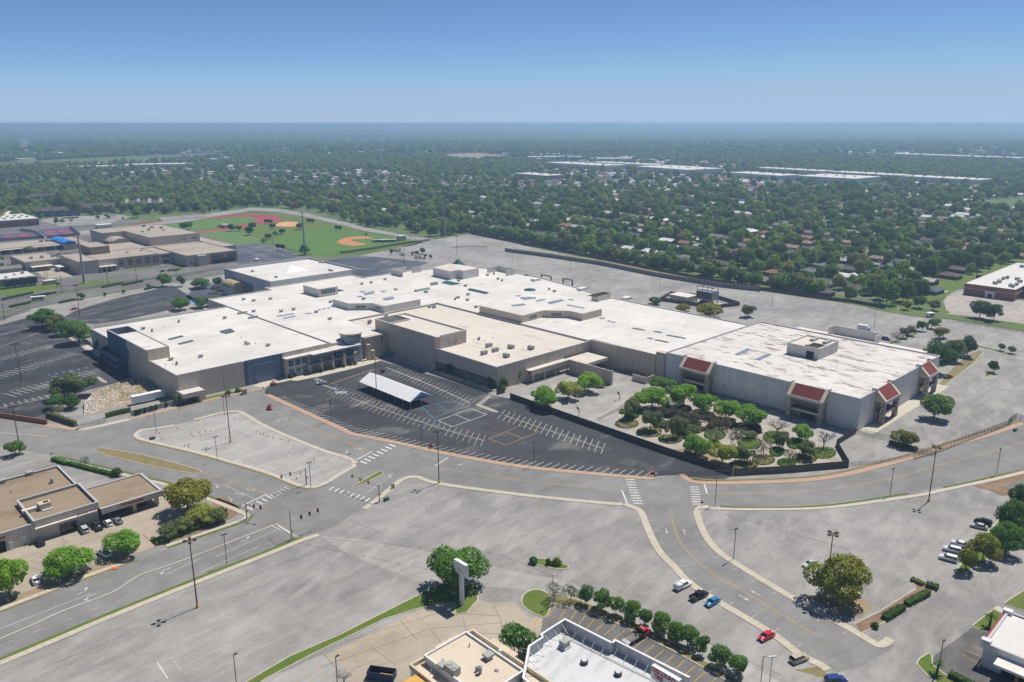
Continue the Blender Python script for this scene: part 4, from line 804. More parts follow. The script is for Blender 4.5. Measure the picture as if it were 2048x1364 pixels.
uu, vv = UV(*G(*ZM(800, 440, 4, (408, 508))[0], zr)); ridge(uu - 4, uu + 4, vv - 6, vv + 6, 4)
uu, vv = UV(*G(*ZM(800, 440, 4, (1038, 560))[0], zr)); b.mb('round_skylight', 'glass_teal', MB().cyl(uu - b.u, vv - b.v, zr, zr + 0.5, 4.2, 4.0, 24).cyl(uu - b.u, vv - b.v, zr + 0.5, zr + 1.3, 4.0, 0.4, 24))
uu, vv = UV(*G(*ZM(400, 400, 4, (1095, 727))[0], zr)); ridge(uu - 3.5, uu + 3.5, vv - 3.5, vv + 3.5, 3)
z5_ = lambda p: ZM(400, 400, 4, p)[0]; z6_ = lambda p: ZM(800, 440, 4, p)[0]; z7_ = lambda p: ZM(1200, 480, 4, p)[0]
roofkit(b, zr, [('hood', *z5_(p)) for p in ((565, 795), (430, 895), (750, 880), (930, 900), (1040, 955), (880, 750), (1045, 820), (1295, 675), (1480, 640), (1370, 665), (650, 895), (1360, 975), (1805, 735), (350, 800), (430, 810), (850, 700))])
roofkit(b, zr, [('hood', *z6_(p)) for p in ((540, 645), (545, 600), (610, 700), (785, 475), (700, 445), (1235, 575), (525, 530), (210, 580), (465, 625), (1010, 445), (470, 490))] + [('stack', *z6_(p)) for p in ((755, 435), (820, 490), (1190, 560), (445, 640))] + [('duct', *z6_(p)) for p in ((270, 510), (275, 520))] + [('pipe', *z6_(p)) for p in ((655, 515), (745, 505), (1155, 600), (1305, 585))])
roofkit(b, zr, [('sky', *z5_((630, 932)), 6, 5.5, -1.0), ('sky', *z5_((680, 947)), 5, 4.5, -1.0), ('sky', *z5_((855, 912)), 3, 3.5, -0.5), ('sky', *z5_((960, 878)), 4, 9, -1.5), ('sky', *z7_((75, 650)), 2, 9, 2.5), ('sky', *z7_((275, 710)), 6, 3.6, 0.6), ('sky', *z7_((445, 735)), 4, 3.4, 0.6), ('sky', *z7_((548, 765)), 8, 4.4, 0.8), ('sky', *z7_((455, 803)), 6, 4.0, 0.8), ('sky', *z7_((395, 788)), 2, 4, 0.6), ('sky', *z7_((10, 630)), 2, 4, -0.6)])
roofkit(b, 15.7, [('sky', *z5_((1290, 737)), 2, 5, -1), ('sky', *z5_((1320, 750)), 5, 4.2, -0.9), ('sky', *z5_((1330, 758)), 4, 4.2, -0.9), ('sky', *z5_((1460, 735)), 2, 4, -0.8), ('sky', *z5_((1475, 792)), 5, 4.2, -0.8), ('sky', *z5_((1490, 800)), 4, 4.2, -0.8), ('sky', *z5_((1270, 775)), 2, 4.2, -0.8), ('hood', *z5_((1310, 795))), ('hood', *z5_((1565, 722))),
    ('sky', *z6_((975, 630)), 6, 4.8, 0.0), ('sky', *z6_((985, 622)), 5, 4.8, 0.0), ('sky', *z6_((1000, 638)), 5, 4.6, -1.0), ('sky', *z6_((1100, 650)), 4, 4.4, -1.0), ('sky', *z6_((1195, 662)), 6, 4.8, -1.0), ('sky', *z6_((1205, 670)), 6, 4.8, -1.2), ('sky', *z6_((905, 685)), 5, 4.8, -0.6), ('sky', *z6_((915, 690)), 5, 4.8, -0.8), ('sky', *z6_((1350, 683)), 5, 7, 1.4), ('sky', *z6_((940, 610)), 2, 4, -0.6), ('sky', *z6_((1360, 640)), 2, 4, -0.6)])
# rear loading portals
for p0, p1 in (((1130, 485), (1208, 497)), ((1305, 515), (1378, 530))):
    a0 = UV(*G(*ZM(800, 440, 4, p0)[0], 3)); a1 = UV(*G(*ZM(800, 440, 4, p1)[0], 3)); mb = MB()
    for q in (a0, a1): mb.box(q[0] - b.u - 0.4, q[0] - b.u + 0.4, q[1] - b.v - 0.4, q[1] - b.v + 0.4, 0.02, 7.2)
    mb.wall((a0[0] - b.u, a0[1] - b.v), (a1[0] - b.u, a1[1] - b.v), 0.7, 7.2, 7.9); b.mb('rear_portal', 'metal_brown', mb)
pb = b.box('roof_pergola', 'w_light', 72, 84, 196, 202, zr, zr + 3.4)
for k in range(6): b.box('pergola_beam', 'metal_brown', 68, 84.5, 196.3 + k * 1.1, 196.5 + k * 1.1, zr + 3.41, zr + 3.7, pb)
for px in ((1085, 485), (1455, 560), (1810, 635)): 
    uu, vv = UV(*G(*ZM(800, 440, 4, px)[0], zr)); b.box('stair_hood', 'w_white', uu - 3, uu + 3, vv - 2, vv + 2, zr, zr + 1.6)
# ---- middle block -----------------------------------------------------------
b = B('mall_anchor_block', 'taupe windowless mall block with cream roof and tall box along its front', 'store', -36, 200)
b.shell(-69.5, -3.2, 138.5, 264, 11.4, 'roof_cream', (1, 8, 6, 6), ('w_taupe', 'w_light', 'w_taupe', 'w_taupe'), 0.9, skip='1')
b.panels('w_taupe', 'u-', 138.5, 183, -69.5, 4.8, 11.4, 4); b.panels('w_beige', 'u-', 138.5, 183, -69.2, 0.05, 4.75, 4, 0.25); b.panels('w_taupe', 'u-', 235, 264, -69.5, 0.05, 11.4, 2)
b.panels('w_taupe', 'u-', 183, 235, -69.8, 4.8, 17.4, 3, 0.4); b.panels('w_taupe', 'u-', 184, 234, -69.3, 0.05, 4.75, 2, 0.3)
b.poly('tall_box', 'w_taupe', [(-69.5, 186), (-67, 183), (-49.5, 183), (-49.5, 235), (-69.5, 235)], 10.3, 16.5); b.poly('tall_roof', 'roof_cream', [(-69.3, 186.2), (-67, 183.2), (-49.7, 183.2), (-49.7, 234.8), (-69.3, 234.8)], 16.502, 16.6)
for a in ((-70.0, -69.4, 186, 235.2), (-49.9, -49.2, 183, 235.2), (-69.3, -50, 234.7, 235.2), (-66.8, -50, 182.8, 183.3), (-69.3, -56, 222, 222.4), (-56.4, -56, 222.5, 234.6)): b.box('parapet', 'w_light', *a, 16.61, 17.5)
b.box('roof_well', 'vent_dark', -69.2, -56.6, 222.6, 234.4, 16.605, 16.66)
for k in range(2): b.box('louvre', 'w_conc', -62 + k * 4, -59.5 + k * 4, 182.7, 182.98, 11.2, 13.6)
for v in (142.5, 150.5, 158.5):
    w = b.box('window', 'metal_dark', -69.62, -69.46, v - 1.7, v + 1.7, 0.8, 4.2)
    for k in range(5): b.box('pane_bar', 'metal_light', -69.72, -69.63, v - 1.7, v + 1.7, 1.2 + k * 0.6, 1.35 + k * 0.6, w)
b.box('walk', 'walk', -73.5, -69.75, 137, 222, 0.03, 0.15); b.box('planter', 'w_beige', -73.2, -71, 160, 176, 0.15, 1.0); b.box('planter', 'w_beige', -72.6, -70.4, 137.6, 146, 0.15, 0.9)
roofkit(b, 10.5, [('unit', *p) for p in ZM(850, 640, 5.12, (655, 275), (720, 322), (605, 352), (880, 290), (832, 380), (1085, 300))] + [('pipe', *p) for p in ZM(850, 640, 5.12, (690, 188), (612, 218), (780, 300), (1005, 300), (760, 365))] + [('stack', *p) for p in ZM(850, 640, 5.12, (558, 205))] + [('hood', *p) for p in ZM(500, 600, 5.12, (1395, 165), (1225, 240), (1885, 80))] + [('hood', *p) for p in ZM(800, 440, 4, (275, 700), (235, 700))])
# side canopy and screen walls
b.box('canopy_roof', 'roof_cream', -24, -7, 123.5, 137, 6.0, 6.3); b.box('canopy_fascia', 'w_taupe', -51, -24.02, 133.6, 134.4, 4.2, 6.6); b.box('canopy_fascia', 'w_taupe', -24, -23.7, 123.5, 133.5, 4.4, 6.6); b.box('canopy_fascia', 'w_light', -23.6, -7, 123.2, 123.5, 5.0, 6.6); b.box('canopy_slab', 'w_light', -51, -24.1, 134.5, 138.1, 5.9, 6.2)
for k in range(5): b.box('screen_panel', 'w_taupe', -25.2, -24.7, 106.4 + k * 5.3, 111.5 + k * 5.3, 0.03, 6.9)
for k in range(6): b.box('screen_pier', 'w_light', -25.5, -24.4, 105.9 + k * 5.3, 106.35 + k * 5.3, 0.03, 7.1)
for k in range(4): b.box('canopy_post', 'w_taupe', -50 + k * 8, -49.4 + k * 8, 134.0, 134.35, 0.03, 4.2)
b.box('service_wall', 'w_beige', -12, -11.6, 96, 104, 0.03, 3.2); b.box('service_wall', 'w_beige', -11.5, -4, 95.6, 96, 0.03, 3.2)
b.mb('rubble_plinth', 'stone', MB().box(-1.9 - b.u, -1.55 - b.u, 105 - b.v, 137 - b.v, 0.03, 1.5))
# ---- right store ------------------------------------------------------------
b = B('department_store', 'white-walled store with stained roof and four red-roofed stone porches', 'store', 44, 46)
b.shell(0, 88, 0, 93, 14.0, 'roof_stained', (9, 6, 8, 6), ('w_grey', 'w_grey', 'w_grey', 'w_grey'), 0.5)
ph = b.box('penthouse', 'w_light', 41, 61.5, 37.2, 53, 13.45, 18.2); pr_ = b.box('penthouse_roof', 'roof_cream', 41.2, 61.3, 37.4, 52.8, 18.202, 18.3, ph)
for a in ((40.8, 41.2, 37.0, 53.2), (61.3, 61.7, 37.0, 53.2), (41.22, 61.28, 37.0, 37.38), (41.22, 61.28, 52.82, 53.2)): b.box('parapet', 'w_light', *a, 18.21, 19.0, ph)
b.box('penthouse_well', 'opening', 44, 52, 39, 45, 18.31, 18.36, ph); b.box('penthouse_door', 'opening', 40.7, 40.96, 39.5, 43, 13.6, 16.8, ph); b.box('penthouse_unit', 'rooftop_box', 53.5, 59, 39.5, 41.5, 18.31, 19.3, ph); b.box('penthouse_unit', 'rooftop_box', 53.5, 59, 46, 48, 18.31, 19.3, ph); b.box('penthouse_unit', 'w_concdark', 43.5, 44, 39, 45.2, 18.31, 19.0, ph)
for p0, n_ in (((1100, 918), 7), ((1265, 958), 7)): roofkit(b, 13.5, [('sky', *z7_(p0), n_, 3.6, -1.7)])
b.box('ridge_line', 'vent_dark', 43.8, 44.1, 0.5, 37, 13.5, 13.58); b.box('ridge_line', 'vent_dark', 61, 61.3, 53, 92.5, 13.5, 13.56)
def porch(pa, pb_, axis):
    """axis u: porch on the u=0 face between v = pa..pb; axis v: on the v=0 face between u = pa..pb"""
    D = 4.2; T = (lambda x, y: (-y, x)) if axis == 'u' else (lambda x, y: (x, -y))      # x along, y outward
    def bx(nm, mat, x0, x1, y0, y1, z0, z1, par=None):
        p = T(x0, y0); q = T(x1, y1); return b.box(nm, mat, min(p[0], q[0]), max(p[0], q[0]), min(p[1], q[1]), max(p[1], q[1]), z0, z1, par)
    def slope(nm, mat, x0, x1, par=None, up=0.0):
        pts = []
        for x, y, z in ((x0, D + 0.5, 10.2 + up), (x1, D + 0.5, 10.2 + up), (x1, 0.36, 14.35 + up), (x0, 0.36, 14.35 + up), (x0, D + 0.5, 9.3), (x1, D + 0.5, 9.3), (x1, 0.36, 9.3), (x0, 0.36, 9.3)):
            p = T(x, y); pts.append((p[0] - b.u, p[1] - b.v, z))
        return b.mb(nm, mat, MB().add(pts, [(0, 1, 2, 3), (4, 5, 1, 0), (5, 6, 2, 1), (7, 4, 0, 3), (6, 7, 3, 2), (7, 6, 5, 4)]), par)
    c = slope('porch_roof', 'red_roof', pa + 1.6, pb_ - 1.6); slope('porch_gable', 'w_cream', pa, pa + 1.58, c, 0.12); slope('porch_gable', 'w_cream', pb_ - 1.58, pb_, c, 0.12)
    bx('porch_fascia', 'w_light', pa - 0.05, pb_ + 0.05, D + 0.52, D + 0.75, 9.1, 10.25)
    for x in (pa + 0.2, pb_ - 2.0): bx('stone_column', 'stone', x, x + 1.8, D - 1.4, D + 0.4, 0.03, 9.28)
    bx('porch_lintel', 'w_light', pa + 2.1, pb_ - 2.1, D - 0.9, D - 0.3, 3.6, 4.5); bx('lintel_roof', 'red_roof', pa + 2.1, pb_ - 2.1, 0.5, D - 0.2, 4.52, 5.0)
    bx('porch_wall', 'w_stone', pa + 0.3, pb_ - 0.3, 0.33, 0.42, 0.05, 9.28); bx('porch_door', 'glass_dark', (pa + pb_) / 2 - 3, (pa + pb_) / 2 + 3, 0.43, 0.5, 0.05, 3.2)
    for x in (pa - 0.3, pb_): bx('porch_cheek', 'w_light', x, x + 0.28, -1.2, 1.4, 13.2, 15.0)
porch(66.5, 82.5, 'u'); porch(12.5, 28.5, 'u'); porch(14.5, 30, 'v'); porch(62.5, 75.5, 'v')
b.box('rear_wing_roof', 'roof_white', 88.5, 104, 10, 78, 10.6, 11.0); b.box('rear_wing', 'w_grey', 88.4, 104.2, 10.1, 77.9, 0.05, 10.59); b.box('rear_screen', 'w_light', 103.6, 104, 34, 58, 11.01, 15.5); b.box('rear_screen', 'w_light', 97, 103.5, 58.1, 58.5, 11.01, 15.5); b.box('rear_screen', 'w_light', 97, 103.5, 33.5, 33.9, 11.01, 15.5)
b.mb('rubble_plinth', 'stone', MB().box(-0.9 - b.u, -0.45 - b.u, 29 - b.v, 66 - b.v, 0.03, 0.9)); b.box('front_walk', 'walk', 1, 88, -6.5, -0.5, 0.03, 0.16); b.box('junction_wall', 'w_taupe', -0.35, 3, 93.5, 99, 0.05, 13.2)
# ---- grey cinema block ------------------------------------------------------
b = B('grey_event_hall', 'square hall with silver band, white roof and small pyramid skylight', 'hall', -19, 418)
b.shell(-55, 16.5, 381.5, 453, 15.6, 'roof_white', (5, 5, 5, 5), ('w_silver', 'w_silver', 'w_silver', 'w_silver'), 1.3)
b.panels('w_beige', 'v-', -55.2, 16.7, 381.2, 0.05, 8.6, 4, 0.3); b.panels('w_beige', 'u-', 381.2, 405, -55.3, 0.05, 9.0, 2, 0.3)
b.mb('pyramid_skylight', 'fabric_white', MB().add([(-9, -9 + 0, 14.3), (9, -9, 14.3), (9, 9, 14.3), (-9, 9, 14.3), (0, 0, 18.3)], [(0, 1, 4), (1, 2, 4), (2, 3, 4), (3, 0, 4)]))
b.box('curtain_wall', 'glass_blue', -55.8, -55.35, 408, 432, 0.1, 9.5)
for k in range(13): b.box('mullion', 'metal_light', -55.95, -55.82, 408 + k * 2, 408.15 + k * 2, 0.1, 9.5)
roofkit(b, 14.3, [('hood', *z5_(p)) for p in ((610, 620), (420, 575), (685, 495), (960, 502), (985, 505))] + [('duct', *z5_((1045, 567)))])
# barrel-vaulted porch in front of it
x0, y0 = G(*ZM(400, 400, 4, (275, 760))[0]); u0, v0 = UV(x0, y0)
b = B('vaulted_porch', 'weathered barrel-vaulted metal porch on posts beside the grey hall', 'porch', u0, v0)
mb = MB(); n = 12
vs = [];
for k in range(n + 1):
    a = math.pi * k / n; vs += [(-5.2 * math.cos(a), -9, 6.5 + 4.2 * math.sin(a)), (-5.2 * math.cos(a), 9, 6.5 + 4.2 * math.sin(a))]
mb.add(vs, [(2 * k, 2 * k + 1, 2 * k + 3, 2 * k + 2) for k in range(n)] + [tuple(range(0, 2 * n + 2, 2)), tuple(range(2 * n + 1, -1, -2))]); b.mb('vault', 'copper_roof', mb)
for sx in (-5, 5):
    for sy in (-8.5, 8.5): b.mb('post', 'metal_light', MB().tube((sx, sy, 0), (sx, sy, 11.5), 0.25))
b.mb('porch_wall', 'w_light', MB().box(-4.6, 4.6, -6, 8, 0.05, 6.4))
# ================================================================== OTHER BUILDINGS
def text_mesh(s, size, name, mat, parent, loc, rot, ext=0.06, bold=0.0, align='LEFT', shear=0.0, sx=1.0):
    cu = bpy.data.curves.new(name, 'FONT'); cu.body = s; cu.size = size; cu.extrude = ext; cu.offset = bold; cu.align_x = align; cu.align_y = 'BOTTOM'; cu.shear = shear; cu.resolution_u = 3
    o = bpy.data.objects.new('t', cu); COL.objects.link(o); bpy.context.view_layer.update()
    me = bpy.data.meshes.new_from_object(o.evaluated_get(bpy.context.evaluated_depsgraph_get())); bpy.data.objects.remove(o)
    me.materials.clear(); me.materials.append(MATS[mat]); q = bpy.data.objects.new(name, me); COL.objects.link(q); q.parent = parent; q.location = loc; q.rotation_euler = rot; q.scale = (sx, 1, 1); return q
FACE_V = (R(90), 0, 0)                       # lettering on a wall that faces v-
FACE_U = (R(90), 0, R(-90))                  # lettering on a wall that faces u-
# ---- school -------------------------------------------------------------------
b = B('high_school', 'sprawling tan brick high school with flat roofs, high gym and curved porch', 'school', -60, 640)
def blk(nm, u0, u1, v0, v1, z, wall='w_school', roof='roof_school', z0=0.05):
    w = b.box(nm, wall, u0, u1, v0, v1, z0, z); b.box('flat_roof', roof, u0 + 0.15, u1 - 0.15, v0 + 0.15, v1 - 0.15, z + 0.003, z + 0.12, w)
    for a in ((u0 - 0.1, u0 + 0.14, v0 - 0.1, v1 + 0.1), (u1 - 0.14, u1 + 0.1, v0 - 0.1, v1 + 0.1), (u0 + 0.15, u1 - 0.15, v0 - 0.1, v0 + 0.14), (u0 + 0.15, u1 - 0.15, v1 - 0.14, v1 + 0.1)): b.box('coping', 'w_school', *a, z + 0.004, z + 0.5, w)
    return w
def win(par, u0, u1, v0, v1, z0, z1, nm='window', m_='glass_dark'): return b.box(nm, m_, u0, u1, v0, v1, z0, z1, par)
wg = blk('front_wing', -116, -101, 590, 640, 10.5)
for k in range(4): win(wg, -116.12, -115.95, 618 + k * 4, 619.6 + k * 4, 7.0, 8.8)
for k in range(3): win(wg, -116.12, -115.95, 600 + k * 9, 601 + k * 9, 2, 3.4)
b.box('band', 'w_schoolbrick', -116.15, -115.9, 590, 640, 4.8, 5.2, wg)
cl = blk('classroom_block', -100.9, -50, 594.5, 640, 9.6)
for k in range(5):
    p = b.box('brick_panel', 'w_schoolbrick', -84 + k * 7.2, -79.4 + k * 7.2, 594.2, 594.48, 2.6, 8.6, cl)
    if k < 3: win(p, -82.3 + k * 7.2, -81.0 + k * 7.2, 594.05, 594.18, 5, 6.6)
b.box('entry_roof', 'w_light', -100.5, -87, 588.5, 594.4, 4.4, 4.9)
for k in range(4): b.box('entry_pier', 'w_school', -100 + k * 4, -98.9 + k * 4, 588.8, 590, 0.05, 4.38)
b.box('entry_glass', 'glass_dark', -100, -87.5, 593.9, 594.4, 0.1, 4.0)
mid = blk('link_block', -49.8, -37, 597, 640, 8.8); win(mid, -47, -40, 596.8, 596.98, 6, 7.4); win(mid, -46, -41, 596.8, 596.98, 0.2, 3.2)
rt = blk('arts_block', -36.8, 9, 567, 640, 9.4); b.box('bay', 'w_school', -28, -20, 563.5, 566.98, 0.05, 9.0, rt)
for a, c in ((-16, -3), (-1, 9)):
    p = b.box('brick_panel', 'w_schoolbrick', a, c - 0.4, 566.7, 566.98, 3.2, 8.8, rt); win(p, a + 2, a + 3.6, 566.55, 566.68, 5.5, 7.2); win(p, a + 5, a + 6.6, 566.55, 566.68, 5.5, 7.2)
b.box('stage_truck_dock', 'scoreboard', -15, 6, 564.8, 566.6, 0.8, 4.2, rt)
for a in (-34, -31): win(rt, a, a + 1.4, 566.7, 566.98, 2, 3.4)
lw = blk('shop_wing', -143.5, -116.2, 640, 688, 7.4)
for k in range(5): win(lw, -143.65, -143.45, 643 + k * 8, 647 + k * 8, 1.5, 4.5)
for a, c in (((-140, -124), (632, 639.8)), ((-124, -117), (618, 632))): b.box('carport_roof', 'w_light', a[0], a[1], c[0], c[1], 3.6, 3.9); b.box('carport_wall', 'w_school', a[0] + 0.5, a[0] + 1, c[0] + 0.3, c[1], 0.05, 3.58)
au = blk('auditorium', -95, -79, 629, 662, 16, 'w_schoolbrick')
for k in range(5): win(au, -93 + k * 2.6, -91.6 + k * 2.6, 628.8, 628.98, 12.5, 13.3, 'louvre', 'w_school')
blk('hall_block', -78.8, -37, 640.2, 690, 9.2)
gm = blk('gymnasium', -36.5, 11, 650, 748, 17); blk('gym_annex', -58, -36.7, 713, 750, 17); blk('locker_block', 11.2, 24, 600, 690, 9.0)
for a in (-8, -5, 4, 6.5): win(gm, a, a + 1.3, 649.8, 649.98, 12.2, 13.6)
b.box('gym_link', 'roof_school', -36.4, 9, 640.1, 649.8, 8.9, 9.2)
n = 12; vs = []
for k in range(n + 1):
    a = math.pi * (0.18 + 0.64 * k / n); vs += [(-48 - 60 * 0 - b.u + 0 - 11 * math.cos(a), 690.5 - b.v, 6.2 + 7.5 * math.sin(a)), (-48 - b.u - 11 * math.cos(a), 712.5 - b.v, 6.2 + 7.5 * math.sin(a))]
b.mb('curved_porch', 'roof_school', MB().add(vs, [(2 * k, 2 * k + 1, 2 * k + 3, 2 * k + 2) for k in range(n)] + [tuple(range(0, 2 * n + 2, 2))]))
for k in range(5): b.box('porch_post', 'w_schoolbrick', -57.5 + k * 4.5, -56.7 + k * 4.5, 691, 692, 9.0, 11.5)
lb = blk('library_block', -139, -60, 757, 803, 4.8)
for k in range(8): win(lb, -136 + k * 9.5, -131 + k * 9.5, 756.8, 756.98, 0.8, 3.6); b.box('arcade_pier', 'w_cream', -138.5 + k * 9.5, -137.2 + k * 9.5, 752.4, 753.5, 0.05, 4.2)
b.box('arcade_roof', 'w_light', -140, -60, 752, 756.7, 4.25, 4.6)
n = 8; vs = []
for k in range(n + 1):
    a = math.pi * k / n; vs += [(-79 - b.u - 6 * math.cos(a), 745 - b.v, 5.5 + 3.2 * math.sin(a)), (-79 - b.u - 6 * math.cos(a), 790 - b.v, 5.5 + 3.2 * math.sin(a))]
b.mb('blue_vault', 'blue_roof', MB().add(vs, [(2 * k, 2 * k + 1, 2 * k + 3, 2 * k + 2) for k in range(n)] + [tuple(range(0, 2 * n + 2, 2))])); b.box('vault_wall', 'w_cream', -84.5, -73.5, 746, 751.8, 0.05, 5.5)
z0_ = lambda p: ZM(0, 400, 4, p)[0]
roofkit(b, 17.1, [('unit', *z0_(p)) for p in ((1190, 242), (1215, 225), (1290, 228), (1150, 215))] + [('hood', *z0_(p)) for p in ((1310, 245), (1160, 205), (1140, 255))])
roofkit(b, 7.5, [('unit', *z0_(p)) for p in ((250, 470), (335, 462), (420, 455), (450, 448), (470, 438))]); roofkit(b, 9.4, [('hood', *z0_(p)) for p in ((1490, 338), (1020, 425), (1130, 410), (570, 430), (530, 430))]); roofkit(b, 4.9, [('unit', *z0_(p)) for p in ((330, 335), (375, 330), (410, 332))])
# ---- cooling plant beside the school
b = B('utility_plant', 'white-roofed utility building with a bank of dark cooling towers', 'plant', -163, 588)
b.box('wall', 'w_school', -176, -152, 577, 603, 0.05, 5.8); b.box('roof', 'roof_pale', -176.4, -151.6, 576.6, 603.4, 5.802, 6.1)
for k in range(4):
    t_ = b.box('cooling_tower', 'metal_dark', -175 + k * 5.6, -169.8 + k * 5.6, 566, 573, 2.2, 6.5); b.mb('fan', 'metal_grey', MB().cyl(-172.4 + k * 5.6 - b.u, 569.5 - b.v, 6.5, 7.2, 2.2, n=16), t_); b.box('tower_legs', 'metal_grey', -174 + k * 5.6, -170.8 + k * 5.6, 567, 572, 0.05, 2.18, t_)
roofkit(b, 6.1, [('stack', 28, 551), ('unit', 45, 547), ('hood', 12, 556)])
b = B('equipment_shelter', 'small tan utility shelter beside a green bin on the school verge', 'shelter', *UV(*G(100, 568))); b.mb('wall', 'w_school', MB().box(-4, 4, -2.5, 2.5, 0.02, 3)); b.mb('roof', 'roof_pale', MB().box(-4.2, 4.2, -2.7, 2.7, 3.003, 3.2))
tag(MB().box(-1, 1, -0.8, 0.8, 0.02, 1.6).build('waste_bin', 'green_box'), 'dark green waste bin on the school verge', 'bin').location = (*G(116, 569), 0)
for px, py, w_, d_, h_, l_ in ((-30, 536, 26, 14, 4, 'grey-roofed shed behind the utility plant'), (12, 545, 22, 12, 3.6, 'low grey-roofed hut beside the utility plant')):
    b = B('shed', l_, 'shed', *UV(*G(px, py))); b.mb('wall', 'w_school', MB().box(-w_ / 2, w_ / 2, -d_ / 2, d_ / 2, 0.02, h_)); b.mb('roof', 'w_concdark', MB().add([(-w_ / 2 - .4, -d_ / 2 - .4, h_), (w_ / 2 + .4, -d_ / 2 - .4, h_), (w_ / 2 + .4, d_ / 2 + .4, h_), (-w_ / 2 - .4, d_ / 2 + .4, h_), (-w_ / 2 - .4, 0, h_ + 2), (w_ / 2 + .4, 0, h_ + 2)], [(0, 1, 5, 4), (2, 3, 4, 5), (0, 4, 3), (1, 2, 5)]))
# ---- red brick, white roof, far left
b = B('brick_school_building', 'dark red brick building with white flat roof beside the tennis courts', 'building', -66, 1045)
b.box('wall', 'brick_red', -86, -46, 985, 1105, 0.05, 8.2); b.box('wall_band', 'w_schoolbrick', -86.1, -45.9, 984.9, 1105.1, 5.2, 8.3); b.box('roof', 'roof_pale', -86.4, -45.6, 984.6, 1105.4, 8.302, 8.7)
for k in range(8): b.box('rooftop_air_unit', 'rooftop_box', -80 + (k % 4) * 8.5, -77 + (k % 4) * 8.5, 1000 + (k // 4) * 14 + k * 2, 1003 + (k // 4) * 14 + k * 2, 8.71, 10.2)
# ---- stadium stands, field house, scoreboards
for i, (px, py) in enumerate(((342, 440), (385, 436))):
    t_ = thing('bleacher', 'white stepped bleacher stand beside the running track', 'bleacher', *G(px, py), 0, R(47), 'bleachers along the track')
    for k in range(6): MB().box(-14, 14, -4 + k * 1.3, -2.8 + k * 1.3, 0.2, 0.9 + k * 0.6).build('bench_row', 'roof_pale', t_)
t_ = thing('field_house', 'small white field house beyond the school gym', 'hut', *G(208, 455), 0, R(44)); MB().box(-8, 8, -4, 4, 0.02, 3.6).build('wall', 'w_light', t_); MB().box(-8.4, 8.4, -4.4, 4.4, 3.602, 3.9).build('roof', 'w_white', t_)
t_ = thing('field_house', 'tan hut between the practice field and the football field', 'hut', *G(450, 455), 0, R(-46)); MB().box(-8, 8, -4, 4, 0.02, 3.6).build('wall', 'w_school', t_); MB().box(-8.4, 8.4, -4.4, 4.4, 3.602, 3.9).build('roof', 'roof_school', t_)
t_ = thing('press_box', 'small tan storage hut behind the ball field backstop', 'hut', *G(803, 481), 0, R(44)); MB().box(-4, 4, -3, 3, 0.02, 5).build('wall', 'w_school', t_); MB().box(-4.3, 4.3, -3.3, 3.3, 5.002, 5.3).build('roof', 'roof_pale', t_)
for (px, py, w_, l_) in ((537, 448, 14, 'black scoreboard beside the running track end'), (621, 447, 12, 'black scoreboard beside the small orange diamond'), (561, 500, 12, 'black scoreboard by the ball field outfield fence'), (677, 461, 10, 'small dark scoreboard beyond the ball field')):
    t_ = thing('scoreboard', l_, 'scoreboard', *G(px, py), 0, R(-30)); MB().box(-w_ / 2, w_ / 2, -0.3, 0.3, 2.2, 5.6).build('board', 'scoreboard', t_)
    for s_ in (-0.3, 0.3): MB().box(w_ * s_ - 0.2, w_ * s_ + 0.2, -0.2, 0.2, 0, 2.19).build('post', 'metal_dark', t_)
for px, py, l_ in ((760, 484, 'pale roofed dugout by the orange infield'), (778, 484, 'tan dugout roof behind home plate')):
    t_ = thing('dugout', l_, 'dugout', *G(px, py), 0, R(20)); MB().box(-8, 8, -1.8, 1.8, 2.4, 2.7).build('roof', 'metal_light', t_); MB().box(-7.8, 7.8, 1.2, 1.5, 0.02, 2.38).build('wall', 'w_conc', t_)
# ---- apartments
def gable(mb, x0, x1, y0, y1, z, h, ov=0.5, axis='x'):
    x0 -= ov; x1 += ov; y0 -= ov; y1 += ov
    if axis == 'x': m = (y0 + y1) / 2; mb.add([(x0, y0, z), (x1, y0, z), (x1, y1, z), (x0, y1, z), (x0, m, z + h), (x1, m, z + h)], [(0, 1, 5, 4), (2, 3, 4, 5), (0, 4, 3), (1, 2, 5)])
    else: m = (x0 + x1) / 2; mb.add([(x0, y0, z), (x1, y0, z), (x1, y1, z), (x0, y1, z), (m, y0, z + h), (m, y1, z + h)], [(1, 2, 5, 4), (3, 0, 4, 5), (0, 1, 4), (2, 3, 5)])
    return mb
plain('shingle_brown', (0.115, 0.098, 0.092), 0.95); plain('shingle_grey', (0.17, 0.175, 0.185), 0.95); plain('shingle_tan', (0.26, 0.205, 0.165), 0.95); plain('shingle_rust', (0.27, 0.135, 0.095), 0.95); plain('shingle_pale', (0.42, 0.41, 0.40), 0.9); plain('shingle_slate', (0.105, 0.125, 0.145), 0.95); plain('siding_blue', (0.11, 0.155, 0.19), 0.9); plain('metal_roof', (0.66, 0.66, 0.66), 0.5); plain('siding_white', (0.60, 0.58, 0.54), 0.9); plain('siding_tan', (0.36, 0.29, 0.22), 0.9); plain('brick_house', (0.24, 0.135, 0.10), 0.9); plain('shingle_teal', (0.10, 0.24, 0.25), 0.8); plain('pane_far', (0.03, 0.035, 0.045), 0.3)
